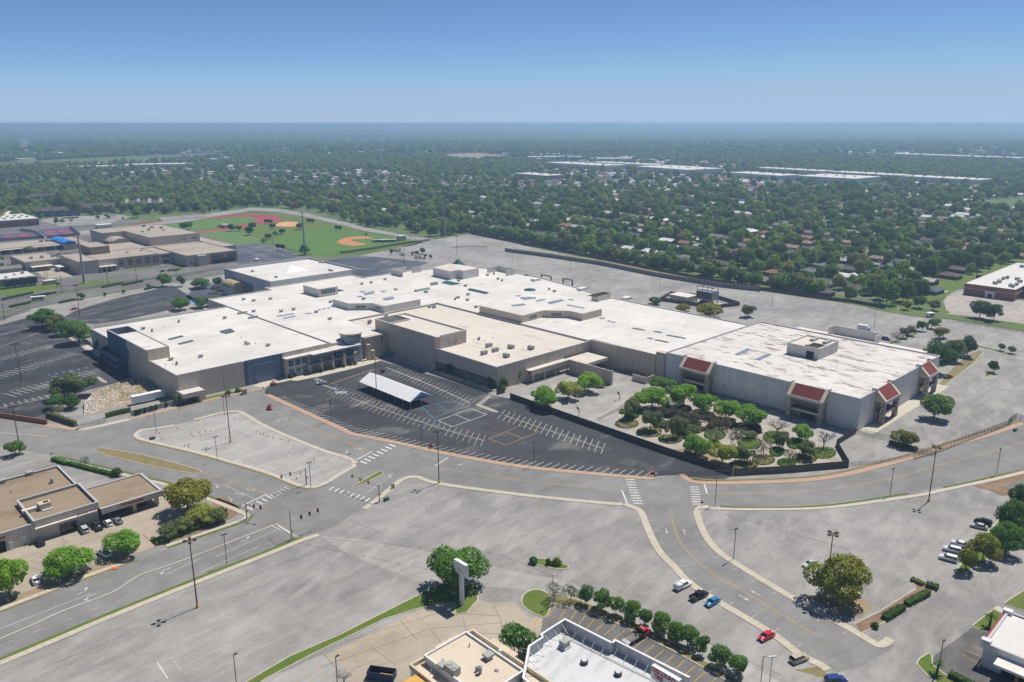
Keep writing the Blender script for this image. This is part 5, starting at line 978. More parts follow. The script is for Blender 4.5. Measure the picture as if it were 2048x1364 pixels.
for px, py, w_, d_, ang, l_ in ((118, 432, 52, 13, 22, 'grey-blue three-storey apartment house behind the shaded car park'), (195, 424, 46, 13, 30, 'apartment house with three chimneys at the rear of the car park'), (290, 417, 60, 16, 20, 'apartment house with white slanting dormer roofs'), (90, 402, 40, 13, 10, 'brown-roofed apartment house among the pale trees'), (40, 380, 46, 14, 20, 'long brown-roofed apartment house at the far edge of the estate'), (255, 385, 46, 14, 15, 'brown-roofed apartment house behind the tallest pale tree')):
    t_ = thing('apartment_house', l_, 'apartments', *G(px, py), 0, R(ang), 'apartment houses by the school')
    MB().box(-w_ / 2, w_ / 2, -d_ / 2, d_ / 2, 0, 7.5).build('wall', 'siding_blue', t_); rf = gable(MB(), -w_ / 2, w_ / 2, -d_ / 2, d_ / 2, 7.5, 5).build('roof', 'shingle_brown', t_)
    for k in range(4):
        x = -w_ / 2 + (k + 0.5) * w_ / 4; by = MB().box(x - 3.2, x + 3.2, -d_ / 2 - 2, -d_ / 2 - 0.02, 0, 6.5).build('balcony_bay', 'siding_blue', t_); gable(MB(), x - 3.2, x + 3.2, -d_ / 2 - 2, -d_ / 2 + 3, 6.52, 3, 0.3, 'y').build('bay_roof', 'shingle_brown', by)
        for z in (0.8, 3.8): MB().box(x - 2.6, x + 2.6, -d_ / 2 - 2.06, -d_ / 2 - 2.01, z, z + 1.9).build('balcony_opening', 'pane_far', by); MB().box(x - 2.8, x + 2.8, -d_ / 2 - 2.3, -d_ / 2 - 2.07, z - 0.1, z + 0.7).build('balcony_rail', 'siding_white', by)
        MB().box(x + 3.5, x + 4.8, 0.4, 1.6, 8, 14).build('chimney', 'siding_blue', rf)
        if 'dormer' in l_: MB().add([(x - 2, -d_ / 2, 8), (x + 2, -d_ / 2, 8), (x + 2, 1, 14.2), (x - 2, 1, 14.2), (x - 2, -d_ / 2, 7.6), (x + 2, -d_ / 2, 7.6), (x + 2, 1, 7.6), (x - 2, 1, 7.6)], [(0, 1, 2, 3), (4, 5, 1, 0), (5, 6, 2, 1), (7, 4, 0, 3), (6, 7, 3, 2)]).build('dormer', 'shingle_pale', rf)
# ---- tyre service centre (bottom left)
b = B('tyre_service_centre', 'low beige tyre service building with brown gravel roofs and red lettering', 'garage', -250, 150)
b.shell(-292, -245.6, 131.8, 172, 5.9, 'roof_gravel', (4, 4, 5, 6), ('w_fire',) * 4, 0.6)
b.shell(-262.8, -245.4, 131.2, 149.6, 6.9, 'roof_gravel', (2, 2, 1, 2), ('w_fire',) * 4, 0.9, z0=4.9)
b.box('service_roof', 'roof_gravel', -245.1, -226.6, 130, 147.6, 4.55, 4.7); b.box('drive_wall', 'w_fire', -245.1, -240, 140, 147.5, 0.05, 4.5); b.box('rear_wall', 'w_fire', -239.9, -227, 146.9, 147.5, 0.05, 3.0)
for a in ((-245.0, -226.3, 129.4, 130), (-226.9, -226.3, 130.02, 147.6), (-245, -226.95, 147.62, 148.0)): b.box('fascia', 'w_fire', *a, 3.1, 5.0); b.box('coping', 'coping', a[0] - 0.1, a[1] + 0.1, a[2] - 0.1, a[3] + 0.1, 5.004, 5.1)
for u, v in ((-235, 131), (-228, 131), (-228, 145)): b.box('canopy_post', 'w_stone', u - 0.6, u + 0.6, v - 0.4, v + 0.4, 0.05, 3.08)
b.box('canopy_slope', 'w_light', -263, -246, 129.8, 131.1, 4.5, 4.75); dr = b.box('shop_window', 'glass_dark', -256.5, -252.0, 131.1, 131.4, 0.1, 2.9)
for k in range(4): b.box('frame_bar', 'metal_brown', -256.5 + k * 1.5, -256.4 + k * 1.5, 130.98, 131.09, 0.1, 2.9, dr)
b.box('bay_door', 'opening', -276, -270.8, 131.1, 131.4, 0.1, 3.4); b.box('service_door', 'metal_light', -270, -268.8, 131.2, 131.4, 0.1, 2.4); b.box('notice', 'car_paleblue', -266.8, -265.4, 131.3, 131.44, 1.8, 2.6)
text_mesh('Firestone', 1.55, 'red_lettering', 'red_paint', b.r, (-239.3 - b.u, 129.36 - b.v, 3.45), FACE_V, 0.06, 0.03, sx=1.16)
text_mesh('BRIDGESTONE', 0.82, 'black_lettering', 'black', b.r, (-251.8 - b.u, 129.75 - b.v, 4.85), FACE_V, 0.05, 0.025, shear=0.25)
text_mesh('TION SERVICE', 0.9, 'red_lettering', 'red_paint', b.r, (-276.2 - b.u, 131.42 - b.v, 4.0), FACE_V, 0.05, 0.03)
z9 = lambda p: ZM(0, 860, 3.79, p)[0]
roofkit(b, 5.3, [('hood', *z9((225, 340))), ('stack', *z9((398, 402))), ('pipe', *z9((85, 472))), ('hood', *z9((20, 400)))])
x, y = G(*z9((340, 590)), 6.1); u, v = UV(x, y); un = b.box('rooftop_air_unit', 'w_cream', u - 1.6, u + 1.6, v - 1.3, v + 1.3, 6.3, 8.0); b.box('unit_fan', 'black', u - 0.2, u + 1.2, v - 0.6, v + 0.6, 8.002, 8.1, un); b.box('duct', 'w_light', u - 6, u - 1.7, v - 0.2, v + 1.2, 6.1, 7.1); b.box('skid', 'metal_light', u - 1.2, u + 1.8, v - 2.2, v - 1.4, 6.05, 6.3)
# ---- restaurant at the bottom
b = B('closed_restaurant', 'white flat-roofed restaurant with buff roof and yellow awning', 'restaurant', -214, -10)
b.box('wall', 'w_white', -221.8, -203.8, -32, 2.4, 0.05, 5.4); b.box('low_roof', 'roof_buff', -221.5, -204.1, -31.7, 2.1, 5.402, 5.5)
for a in ((-222.0, -221.5, -32, 2.6), (-204.1, -203.6, -32, 2.6), (-221.48, -204.12, 2.1, 2.6)): b.box('parapet', 'w_cream', *a, 5.41, 6.5)
b.box('upper_block', 'w_white', -218.4, -206.4, -17, 1.6, 5.5, 6.9); b.box('upper_roof', 'roof_buff', -218.2, -206.6, -16.8, 1.4, 6.902, 7.0)
for a in ((-218.6, -218.2, -17.2, 1.8), (-206.6, -206.2, -17.2, 1.8), (-218.18, -206.62, 1.4, 1.8), (-218.18, -206.62, -17.2, -16.8)): b.box('parapet', 'w_white', *a, 6.91, 7.55)
b.box('awning', 'w_gold', -227.5, -222.05, -12, -0.2, 5.0, 5.75); b.box('side_canopy', 'w_cream', -214, -207, 2.62, 4.0, 4.8, 6.0); b.box('side_canopy', 'w_cream', -203.58, -202, -11, -3, 4.8, 6.0)
z8 = lambda p: ZM(800, 1220, 6.827, p)[0]
roofkit(b, 7.0, [('unit', *z8((715, 860))), ('hood', *z8((1205, 660))), ('pipe', *z8((950, 500))), ('pipe', *z8((580, 715))), ('stack', *z8((1095, 865))), ('hood', *z8((590, 800)))]); roofkit(b, 5.5, [('stack', *z8((1320, 910))), ('pipe', *z8((435, 860))), ('pipe', *z8((480, 880)))])
x, y = G(*z8((1372, 580)), 6.5); u, v = UV(x, y); b.mb('chrome_stack', 'metal_light', MB().cyl(u - b.u, v - b.v, 5, 7.2, 0.45, n=14))
# ---- tyre shop (bottom centre-right)
b = B('tyre_shop', 'white tyre shop roof behind tall braced parapets with red DISCOUNT TIRE sign', 'shop', -195, -28)
foot = [(-187.1, -11.9), (-186.0, -21), (-186.8, -21.2), (-183.3, -42.5), (-200, -47), (-213, -44), (-208.5, -19), (-200, -12.6), (-199.5, -11.4), (-194.9, -12.2), (-195.2, -11.0)]
foot = [(-186.9, -11.2), (-185.9, -24.5), (-184.6, -24.3), (-183.2, -43.2), (-211.5, -46), (-208.6, -19), (-200.2, -12.4), (-195.6, -12.3), (-195.5, -11.3)]
b.poly('wall', 'w_white', foot, 0.05, 5.0); b.poly('roof', 'roof_tile', [(c * 0.985 + 0.015 * -195, d * 0.985 + 0.015 * -28) for c, d in foot], 5.002, 5.25)
n = len(foot)
for i in range(n):
    (a0, c0), (a1, c1) = foot[i], foot[(i + 1) % n]; L = math.hypot(a1 - a0, c1 - c0); nx, ny = (c1 - c0) / L, -(a1 - a0) / L
    if nx * ((a0 + a1) / 2 + 195) + ny * ((c0 + c1) / 2 + 28) > 0: nx, ny = -nx, -ny
    k = 0.22; h = 7.9 if i not in (3,) else 6.0
    p = b.poly('parapet', 'w_silver', [(a0, c0), (a1, c1), (a1 + nx * k, c1 + ny * k), (a0 + nx * k, c0 + ny * k)], 5.001, h); b.poly('coping', 'w_white', [(a0 - nx * 0.12, c0 - ny * 0.12), (a1 - nx * 0.12, c1 - ny * 0.12), (a1 + nx * 0.4, c1 + ny * 0.4), (a0 + nx * 0.4, c0 + ny * 0.4)], h + 0.003 + i * 0.004, h + 0.12 + i * 0.004, p)
    if i != 3 and L > 3:
        m_ = max(1, int(L / 2.6))
        for q in range(m_):
            t = (q + 0.5) / m_; x_, y_ = a0 + (a1 - a0) * t, c0 + (c1 - c0) * t; b.mb('parapet_brace', 'w_light', MB().tube((x_ + nx * 0.25 - b.u, y_ + ny * 0.25 - b.v, 7.4), (x_ + nx * 2.6 - b.u, y_ + ny * 2.6 - b.v, 5.3), 0.07, n=4), p)
b.mb('roof_rail', 'w_light', MB().tube((-189.4 - b.u, -13 - b.v, 5.6), (-186.2 - b.u, -43 - b.v, 5.6), 0.12, n=4)); b.box('brown_band', 'metal_brown', -195.4, -187.0, -11.12, -10.9, 4.4, 8.0)
x, y = G(*ZM(1020, 1130, 5.39, (588, 885))[0], 5.3); u, v = UV(x, y); b.box('rooftop_air_unit', 'rooftop_box', u - 0.9, u + 0.9, v - 0.9, v + 0.9, 5.7, 7.1); b.box('unit_skid', 'metal_light', u - 1.1, u + 1.1, v - 1.1, v + 1.1, 5.26, 5.68)
for p in ((800, 1060), (1165, 1185)):
    x, y = G(*ZM(1020, 1130, 5.39, p)[0], 5.3); u, v = UV(x, y); f_ = b.mb('exhaust_fan', 'metal_dark', MB().cyl(u - b.u, v - b.v, 5.26, 6.0, 0.85, n=16)); b.mb('fan_rim', 'metal_light', MB().cyl(u - b.u, v - b.v, 6.0, 6.25, 0.6, 0.6, n=16), f_)
sg = b.box('roof_sign', 'w_white', -188.5, -187.5, -44.0, -37.1, 7.2, 10.3)
for j, s_ in enumerate(('DISCOUNT', 'TIRE')): text_mesh(s_, 1.45, 'red_lettering', 'red_paint', sg, (-188.54 - b.u, -37.3 - b.v - j * 0.5, 8.85 - j * 1.3), FACE_U, 0.04, 0.035, sx=0.80)
# ---- corner shop (bottom right)
b = B('corner_shop', 'white-roofed corner shop with maroon edge band behind a palm lawn', 'shop', -115, -100)
b.shell(-122.7, -105.5, -122, -82, 6.0, 'roof_pale', (5, 5, 3, 3), ('w_grey', 'w_grey', 'w_grey', 'w_grey'), 0.3)
b.box('maroon_band', 'track', -121.5, -106.5, -81.5, -81.1, 5.0, 5.8)
for u in (-122.9, -106.5): b.box('corner_block', 'w_white', u, u + 1.4, -83, -81.0, 4.8, 6.7)
b.box('shopfront', 'glass_dark', -123.3, -123.05, -118, -86, 0.1, 3.6); b.box('drive_canopy', 'w_grey', -127, -123.1, -118, -85, 3.8, 4.4)
for k in range(3): b.box('canopy_post', 'brick_red', -126.8, -126.2, -116 + k * 13, -115.4 + k * 13, 0.05, 3.79)
b.box('garden_wall', 'brick_red', -129.5, -129.2, -110, -90, 0.05, 1.2)
# ---- red brick store (right edge)
b = B('brick_store', 'red brick store with white flat roof and a white doorway beside the lawn', 'store', 380, 40)
b.box('wall', 'brick_red', 322.3, 450, 28.2, 61, 0.05, 8.1); b.box('white_band', 'w_white', 322.15, 450.1, 28.05, 61.1, 4.9, 5.15); b.box('roof', 'roof_pale', 322.6, 449.6, 28.6, 60.6, 8.102, 8.2); b.box('side_block', 'brick_red', 341, 450, 8, 28, 0.05, 8.1); b.box('side_roof', 'roof_pale', 341.3, 449.7, 8.3, 28.3, 8.21, 8.3)
dw = b.box('doorway', 'w_white', 321.4, 322.12, 40.5, 46.5, 0.05, 4.6); b.box('door', 'opening', 321.2, 321.38, 42.2, 44.8, 0.05, 3.0, dw); b.box('door_canopy', 'w_silver', 320.2, 321.1, 40, 47, 4.3, 4.8, dw)
roofkit(b, 8.3, [('unit', *p) for p in ZM(1900, 500, 8.527, (770, 580), (830, 545), (850, 555), (910, 500), (980, 485), (1145, 510), (1190, 550), (1030, 620), (1075, 635), (1135, 600), (1225, 295))] + [('pipe', *p) for p in ZM(1900, 500, 8.527, (600, 565), (1055, 300), (745, 400))])
# ---- cooling yard behind the mall
b = B('cooling_yard', 'cooling tower on legs inside a dark walled yard behind the mall', 'plant', 160, 180)
yd = [(145.5, 201.1), (151.0, 161.0), (172, 154.5), (180.0, 176.8), (167.2, 207.7)]
for i in (0, 1, 2, 3, 4):
    (a0, c0), (a1, c1) = yd[i], yd[(i + 1) % 5]; b.mb('yard_wall', 'w_wood', MB().wall((a0 - b.u, c0 - b.v), (a1 - b.u, c1 - b.v), 0.3, 0.02, 2.6 + i * 0.003))
tw = b.box('cooling_tower', 'metal_grey', 157.6, 166, 167.5, 180, 3.2, 9.0)
for k in range(4): b.box('louvre_panel', 'vent_dark', 157.3, 157.58, 168 + k * 3, 170.5 + k * 3, 4.2, 8.6, tw); b.mb('fan', 'w_white', MB().cyl(161.8 - b.u, 169.3 + k * 3 - b.v, 9.0, 9.9, 1.3, n=14), tw)
for u in (158, 165.6):
    for v in (168, 173.7, 179.6): b.box('tower_leg', 'metal_brown', u - 0.2, u + 0.2, v - 0.2, v + 0.2, 0.02, 3.18, tw)
for v in (168, 171.8, 175.6, 179.6): b.mb('frame_post', 'metal_brown', MB().box(157.8 - b.u, 158.1 - b.u, v - b.v - 0.1, v - b.v + 0.1, 9.0, 12).box(165.5 - b.u, 165.8 - b.u, v - b.v - 0.1, v - b.v + 0.1, 9.0, 12).box(158.1 - b.u, 165.5 - b.u, v - b.v - 0.1, v - b.v + 0.1, 11.7, 12), tw)
b.box('frame_beam', 'metal_brown', 157.8, 158.1, 166.5, 181, 12.005, 12.3, tw); b.box('frame_beam', 'metal_brown', 165.5, 165.8, 166.5, 181, 12.005, 12.3, tw)
b.box('pump_house', 'w_light', 152, 163, 183, 198, 0.02, 4.0); b.box('pump_roof', 'roof_pale', 151.6, 163.4, 182.6, 198.4, 4.003, 4.3); b.box('pump', 'metal_dark', 159, 163, 169, 178, 0.02, 1.8); b.box('plinth', 'walk', 156, 168, 164, 181, 0.02, 0.2)
tag(MB().box(-1.2, 1.2, -0.9, 0.9, 0.02, 2.2).build('waste_bin', 'teal_box'), 'teal waste bin inside the cooling yard wall', 'bin').location = (*M(151.5, 178), 0)
tag(MB().box(-1.2, 1.2, -0.9, 0.9, 0.02, 2.0).build('waste_bin', 'w_stone'), 'tan waste bin inside the cooling yard wall', 'bin').location = (*M(149, 192), 0)
# ---- marquee on the front lot
b = B('event_tent', 'long white gabled marquee with blue rackspace end panel on the dark lot', 'tent', -108, 165)
e0, e1, v0, v1 = -114.6, -102.0, 145.2, 184.6
nb = 7; w = (v1 - v0) / nb
for k in range(nb):
    a, c = v0 + k * w + 0.02, v0 + (k + 1) * w - 0.02
    b.mb('roof_panel', 'fabric_white', MB().add([(e0 - b.u, a - b.v, 3.6), (e0 - b.u, c - b.v, 3.6), (-108.3 - b.u, c - b.v, 6.9), (-108.3 - b.u, a - b.v, 6.9), (e1 - b.u, c - b.v, 3.6), (e1 - b.u, a - b.v, 3.6), (e0 - b.u, a - b.v, 3.35), (e0 - b.u, c - b.v, 3.35), (e1 - b.u, c - b.v, 3.35), (e1 - b.u, a - b.v, 3.35)], [(0, 3, 2, 1), (3, 5, 4, 2), (0, 1, 7, 6), (4, 5, 9, 8)]))
for k in range(nb + 1):
    for u in (e0 + 0.2, e1 - 0.2): b.mb('tent_pole', 'metal_light', MB().tube((u - b.u, v0 + k * w - b.v, 0.03), (u - b.u, v0 + k * w - b.v, 3.5), 0.09))
b.mb('tent_pole', 'metal_light', MB().tube((-108.3 - b.u, v0 + 0.1 - b.v, 0.03), (-108.3 - b.u, v0 + 0.1 - b.v, 6.6), 0.09))
for v in (v0 - 0.06, v1 + 0.06): en = b.mb('end_panel', 'fabric_blue', MB().add([(e0 - b.u, v - b.v, 3.6), (e1 - b.u, v - b.v, 3.6), (-108.3 - b.u, v - b.v, 6.85)], [(0, 1, 2)] if v < 160 else [(2, 1, 0)]))
text_mesh('rackspace', 1.35, 'black_lettering', 'black', b.r, (-108.3 - b.u, v0 - 0.09 - b.v, 3.75), FACE_V, 0.02, 0.03, 'CENTER')
# ---- distant warehouses and schools
for i, (x, y, L, d_, ang, h_, l_) in enumerate(((205, 2300, 250, 85, -52, 11, 'long white warehouse behind the church roofs'), (330, 2330, 230, 60, -50, 11, 'white-roofed warehouse behind two others'), (425, 2080, 200, 120, -60, 12, 'broad white warehouse at the end of the row'),
        (570, 1835, 150, 70, -58, 11, 'square pale warehouse in front of a longer one'), (700, 2020, 200, 50, -56, 11, 'narrow pale warehouse behind the square ones'), (695, 1725, 130, 110, -50, 12, 'broad pale warehouse nearest the houses'), (815, 1850, 170, 60, -55, 11, 'pale warehouse beside the power poles'),
        (910, 1700, 160, 60, -54, 11, 'grey-fronted warehouse with cars along its front'), (1580, 2830, 560, 90, -60, 12, 'very long low white warehouse in the far trees'), (-1130, 2230, 150, 60, 20, 8, 'grey low school building near the open field'), (-1010, 2330, 170, 70, 20, 9, 'white-roofed school near the open field'), (-605, 2010, 90, 28, 10, 7, 'long green-roofed hall among the trees'),
        (60, 1850, 120, 50, -52, 9, 'low brown church hall among the houses'), (330, 2700, 130, 70, 0, 10, 'white-roofed depot far behind the bare field'), (150, 2850, 190, 60, 5, 9, 'pale depot beside the bare field'))):
    t_ = thing('warehouse', l_, 'warehouse', x, y, 0, R(ang), 'distant warehouses and halls')
    wm = 'w_warehouse' if i not in (9, 11, 12) else 'siding_tan'
    MB().box(-L / 2, L / 2, -d_ / 2, d_ / 2, 0, h_).build('wall', wm, t_)
    rf = MB().box(-L / 2 - 0.4, L / 2 + 0.4, -d_ / 2 - 0.4, d_ / 2 + 0.4, h_ + 0.003, h_ + 0.5).build('roof', 'roof_pale' if i != 11 else 'shingle_teal', t_)
    for k in range(int(L / 22)): MB().box(-L / 2 + 8 + k * 22, -L / 2 + 12 + k * 22, -4 + (k % 3) * 6, (k % 3) * 6, h_ + 0.51, h_ + 2.2).build('roof_vent', 'rooftop_box', rf)
    for k in range(int(L / 15)): MB().box(-L / 2 + 4 + k * 15, -L / 2 + 8 + k * 15, -d_ / 2 - 0.25, -d_ / 2 - 0.02, 0.3, 4.2).build('dock_door', 'pane_far', t_)
# ================================================================== VEGETATION
rng = np.random.default_rng(5)
def leaf_cards(P, N, size, rs=0.45):
    """quads centred on P facing roughly N"""
    n = len(P); r = rng.normal(size=(n, 3)); N = N + r * rs; N /= np.linalg.norm(N, axis=1)[:, None]
    a = rng.normal(size=(n, 3)); U = np.cross(N, a); U /= np.linalg.norm(U, axis=1)[:, None]; V = np.cross(N, U)
    s = size * (0.6 + 0.8 * rng.random(n))[:, None]; k = (0.55 + 0.45 * rng.random(n))[:, None]
    v = np.stack([P - U * s, P - V * s * k, P + U * s, P + V * s * k], 1).reshape(-1, 3)
    return v
def quad_mesh(name, v, mat=None):
    nf = len(v) // 4; me = bpy.data.meshes.new(name); me.vertices.add(len(v)); me.vertices.foreach_set('co', v.astype(np.float32).ravel())
    me.loops.add(4 * nf); me.loops.foreach_set('vertex_index', np.arange(4 * nf, dtype=np.int32)); me.polygons.add(nf); me.polygons.foreach_set('loop_start', np.arange(0, 4 * nf, 4, dtype=np.int32)); me.polygons.foreach_set('loop_total', np.full(nf, 4, dtype=np.int32))
    me.update(calc_edges=True); me.materials.append(MATS[mat] if mat else None); return me
def crown(name, n, size, nb=12, spread=0.62, zlo=0.25, zhi=0.78, br=(0.28, 0.46), mat=None, sparse=1.0, rs=0.5):
    ang = rng.random(nb) * 2 * np.pi; rad = np.sqrt(rng.random(nb)) * spread
    z = zlo + (zhi - zlo) * rng.random(nb); rad *= np.clip(1.25 - np.abs(z - 0.42) * 1.5, 0.35, 1.0)
    C = np.stack([np.cos(ang) * rad, np.sin(ang) * rad, z], 1); C[0] = (0, 0, 0.62)
    B_ = br[0] + (br[1] - br[0]) * rng.random(nb); B_[0] = br[1]; E_ = np.stack([B_, B_, B_ * 0.62], 1)
    pick = rng.choice(nb, n * 3, p=B_ ** 2 / (B_ ** 2).sum()); D = rng.normal(size=(n * 3, 3)); D[:, 2] += 0.25; D /= np.linalg.norm(D, axis=1)[:, None]
    P = C[pick] + D * E_[pick] * (0.72 + 0.36 * rng.random((n * 3, 1)))
    keep = np.ones(len(P), bool)
    for j in range(nb):
        q = ((P - C[j]) / E_[j]); keep &= ~((np.linalg.norm(q, axis=1) < 0.66) & (pick != j))
    keep &= P[:, 2] > 0.0
    P, D = P[keep][:n], D[keep][:n]; D = D.copy(); D[:, 2] += 0.75
    mx = np.percentile(np.hypot(P[:, 0], P[:, 1]), 98); P[:, :2] /= mx; P[:, 2] = (P[:, 2] - P[:, 2].min()) / (np.percentile(P[:, 2], 99.5) - P[:, 2].min())
    return quad_mesh(name, leaf_cards(P, D, size, rs), mat), C / np.array([mx, mx, 1.0])
def trunk_mesh(name, C, tw=0.055, crown0=0.3):
    """trunk to height 1 (= total height), limbs to the crown's lobes; C in crown units"""
    mb = MB(); top = (random.uniform(-.04, .04), random.uniform(-.04, .04), crown0 + 0.05); mb.tube((0, 0, -0.02), top, tw, tw * 0.72, 7)
    for c in C[:7]: mb.tube(top, (c[0] * 0.8, c[1] * 0.8, crown0 + (1 - crown0) * c[2] * 0.9), tw * 0.5, tw * 0.14, 5)
    return mb.mesh(name)
CR = {}
def protos(kind, k, **kw):
    CR[kind] = []
    for i in range(k):
        me, C = crown('crown_' + kind, **kw); CR[kind].append((me, trunk_mesh('trunk_' + kind, C, 0.06, 0.30)))
protos('round', 5, n=5200, size=0.042, nb=18); protos('spread', 4, n=4400, size=0.046, nb=16, spread=0.78, zlo=0.35, zhi=0.72, br=(0.22, 0.36))
protos('sparse', 3, n=1000, size=0.042, nb=10, br=(0.3, 0.42), rs=0.9); protos('small', 4, n=2200, size=0.062, nb=12); protos('shrub', 4, n=1600, size=0.075, nb=9, zlo=0.3, zhi=0.6, spread=0.5, br=(0.4, 0.6))
def bare_mesh(name, seed):
    rr = random.Random(seed); mb = MB()
    def br(p, d, L, r, lv):
        q = p + d * L; mb.tube(p, q, r, r * 0.6, 4 if lv < 2 else 3)
        if lv >= 6: return
        for _ in range(3 if lv else 5):
            e = (d + Vector((rr.gauss(0, .55), rr.gauss(0, .55), rr.gauss(0.1, .3)))).normalized(); br(p + d * L * rr.uniform(0.65, 1.0), e, L * rr.uniform(0.6, 0.82), r * 0.55, lv + 1)
    br(Vector((0, 0, 0)), Vector((0, 0, 1)), 0.26, 0.028, 0)
    v = np.array(mb.v); s = np.percentile(np.hypot(v[:, 0], v[:, 1]), 99); zt = v[:, 2].max(); mb.v = [(x / s, y / s, z / zt) for x, y, z in mb.v]; return mb.mesh(name)
BARE = [bare_mesh('branches', s_) for s_ in (3, 8)]
NTREE = [0]
def tree(x, y, r, h, kind='green', shape='round', label='', group=None, h0=None, cat='tree', name='tree'):
    NTREE[0] += 1
    t = thing(name, label, cat, x, y, 0, random.uniform(0, 6.28), group)
    if kind == 'bare':
        inst('branches', random.choice(BARE), 'bark_grey', t, (0, 0, 0), 0, (r, r, h)); return t
    me, tr = random.choice(CR[shape]); h0 = 0.24 * h if h0 is None else h0
    inst('crown', me, 'leaf_' + kind, t, (0, 0, h0), 0, (r, r, h - h0)); inst('trunk', tr, 'bark', t, (0, 0, 0), 0, (r * 0.75, r * 0.75, h)); return t
def trees(zm, rows, label, group, shape='round', name='tree', cat='tree'):
    """rows of surveyed trees: base x, y, crown left, right, top, kind[, shape]"""
    for r_ in rows:
        (bx, by), (x0, yt), (x1, _) = ZM(*zm, (r_[0], r_[1]), (r_[2], r_[4]), (r_[3], r_[4])); X, Y = G(bx, by); R_ = (x1 - x0) / 2 / ppm(bx, by) * (1.12 if zm == ZG else 1.0); h = max(1.4 * R_ * 0.7, hat(yt, X, Y + R_ * 0.15)); cx_ = (x0 + x1) / 2
        X = X * 0.5 + G(cx_, by)[0] * 0.5
        l = r_[7] if len(r_) > 7 else label; tree(X, Y, R_, h, r_[5], r_[6] if len(r_) > 6 and r_[6] else shape, l, group if l == label else None, cat=cat, name=name)
Z1, Z2, ZG, ZE, ZR, ZRA, ZD, ZT, ZL, ZI, ZS, Z7 = (0, 620, 5.12), (180, 600, 5.12), (1200, 680, 4.096), (850, 640, 5.12), (1600, 680, 4.547), (1600, 480, 4.547), (1020, 1130, 5.39), (1320, 1100, 5.12), (0, 860, 3.79), (260, 800, 4.096), (0, 400, 4), (1200, 480, 4)
trees((780, 1060, 4.486), [(600, 535, 310, 885, 170, 'green', 'round', 'large round green tree behind the white pylon sign'), (1150, 1130, 975, 1330, 850, 'green', 'small', 'dense round tree beside the tyre shop corner')], '', None)
trees((1560, 900, 2.94), [(310, 880, 170, 520, 620, 'bronze', 'round', 'olive-gold tree beside the tall four-headed lamp post'), (1080, 715, 1025, 1160, 575, 'bronze', 'small', 'bronze bushy tree at the end of the planted strip'), (1190, 665, 1090, 1285, 500, 'bronze', 'small', 'bronze tree behind the white parked cars'), (1320, 610, 1230, 1430, 440, 'green', 'round', 'green tree beside the black parked car'), (1370, 520, 1250, 1460, 300, 'dark', 'round', 'dark green tree in the planted strip by the mulch bed'), (1400, 330, 1320, 1470, 200, 'dark', 'round', 'dark tree beside the mulch bed')], '', None)
row = [(490, 385, 370, 555, 205, 'grey', 'sparse', 'thin grey-leaved tree beside the pale lamp post'), (655, 412, 560, 745, 225, 'grey', 'sparse', 'thin grey-leaved tree second from the pale lamp post')] + [(bx, by, a, c, t, 'green', 'small') for bx, by, a, c, t in ((820, 432, 742, 886, 240), (970, 487, 885, 1080, 275), (1140, 545, 1050, 1222, 345), (1290, 590, 1203, 1412, 390), (1440, 665, 1372, 1532, 475), (1605, 724, 1500, 1727, 510), (1755, 805, 1665, 1880, 620), (1915, 890, 1790, 2022, 680))]
row = [(q[0], q[1], q[2] - 14, q[3] + 14, q[4] - 12, *q[5:]) for q in row]
LROW = 'small green tree in the row along the tyre shop parking'
trees(ZD, row, LROW, 'row of small trees by the tyre shop'); trees(ZT, [(430, 1080, 360, 520, 885, 'green', 'small'), (600, 1190, 490, 735, 970, 'green', 'small'), (775, 1282, 665, 917, 1070, 'green', 'small')], LROW, 'row of small trees by the tyre shop')
trees((480, 1060, 4), [(835, 1216, 745, 920, 1100, 'bare', '', 'small leafless tree beside the blue dumpster')], '', None)
trees(ZL, [(70, 1262, -70, 220, 975, 'bright', 'round', 'bright green tree beside the white car by the road verge'), (545, 1092, 350, 712, 885, 'bright', 'round', 'bright green tree between white car and white pickup'), (955, 935, 820, 1117, 760, 'bright', 'round', 'bright green tree beside the parked white pickup'), (650, 275, 610, 682, 203, 'grey', 'sparse', 'thin sapling rising from the clipped hedge'), (895, 345, 852, 942, 285, 'dark', 'small', 'small dark tree at the end of the clipped hedge'), (115, 192, 50, 192, 80, 'green', 'small', 'green tree beside the lamp post on the service-drive island')], '', None)
trees(ZI, [(470, 905, 288, 690, 635, 'bronze', 'round', 'large bronze-green tree beside the tyre service canopy'), (590, 1010, 440, 695, 865, 'yellow', 'small', 'yellow-green small tree in front of the big bronze tree'), (300, 1135, 228, 402, 1020, 'olive', 'small', 'olive shrubby tree by the driveway corner'), (440, 1085, 368, 530, 968, 'olive', 'small', 'olive shrubby tree between hedge and bronze tree'), (730, 1015, 620, 807, 895, 'olive', 'small', 'dark shrubby tree beside the signal corner')], '', None)
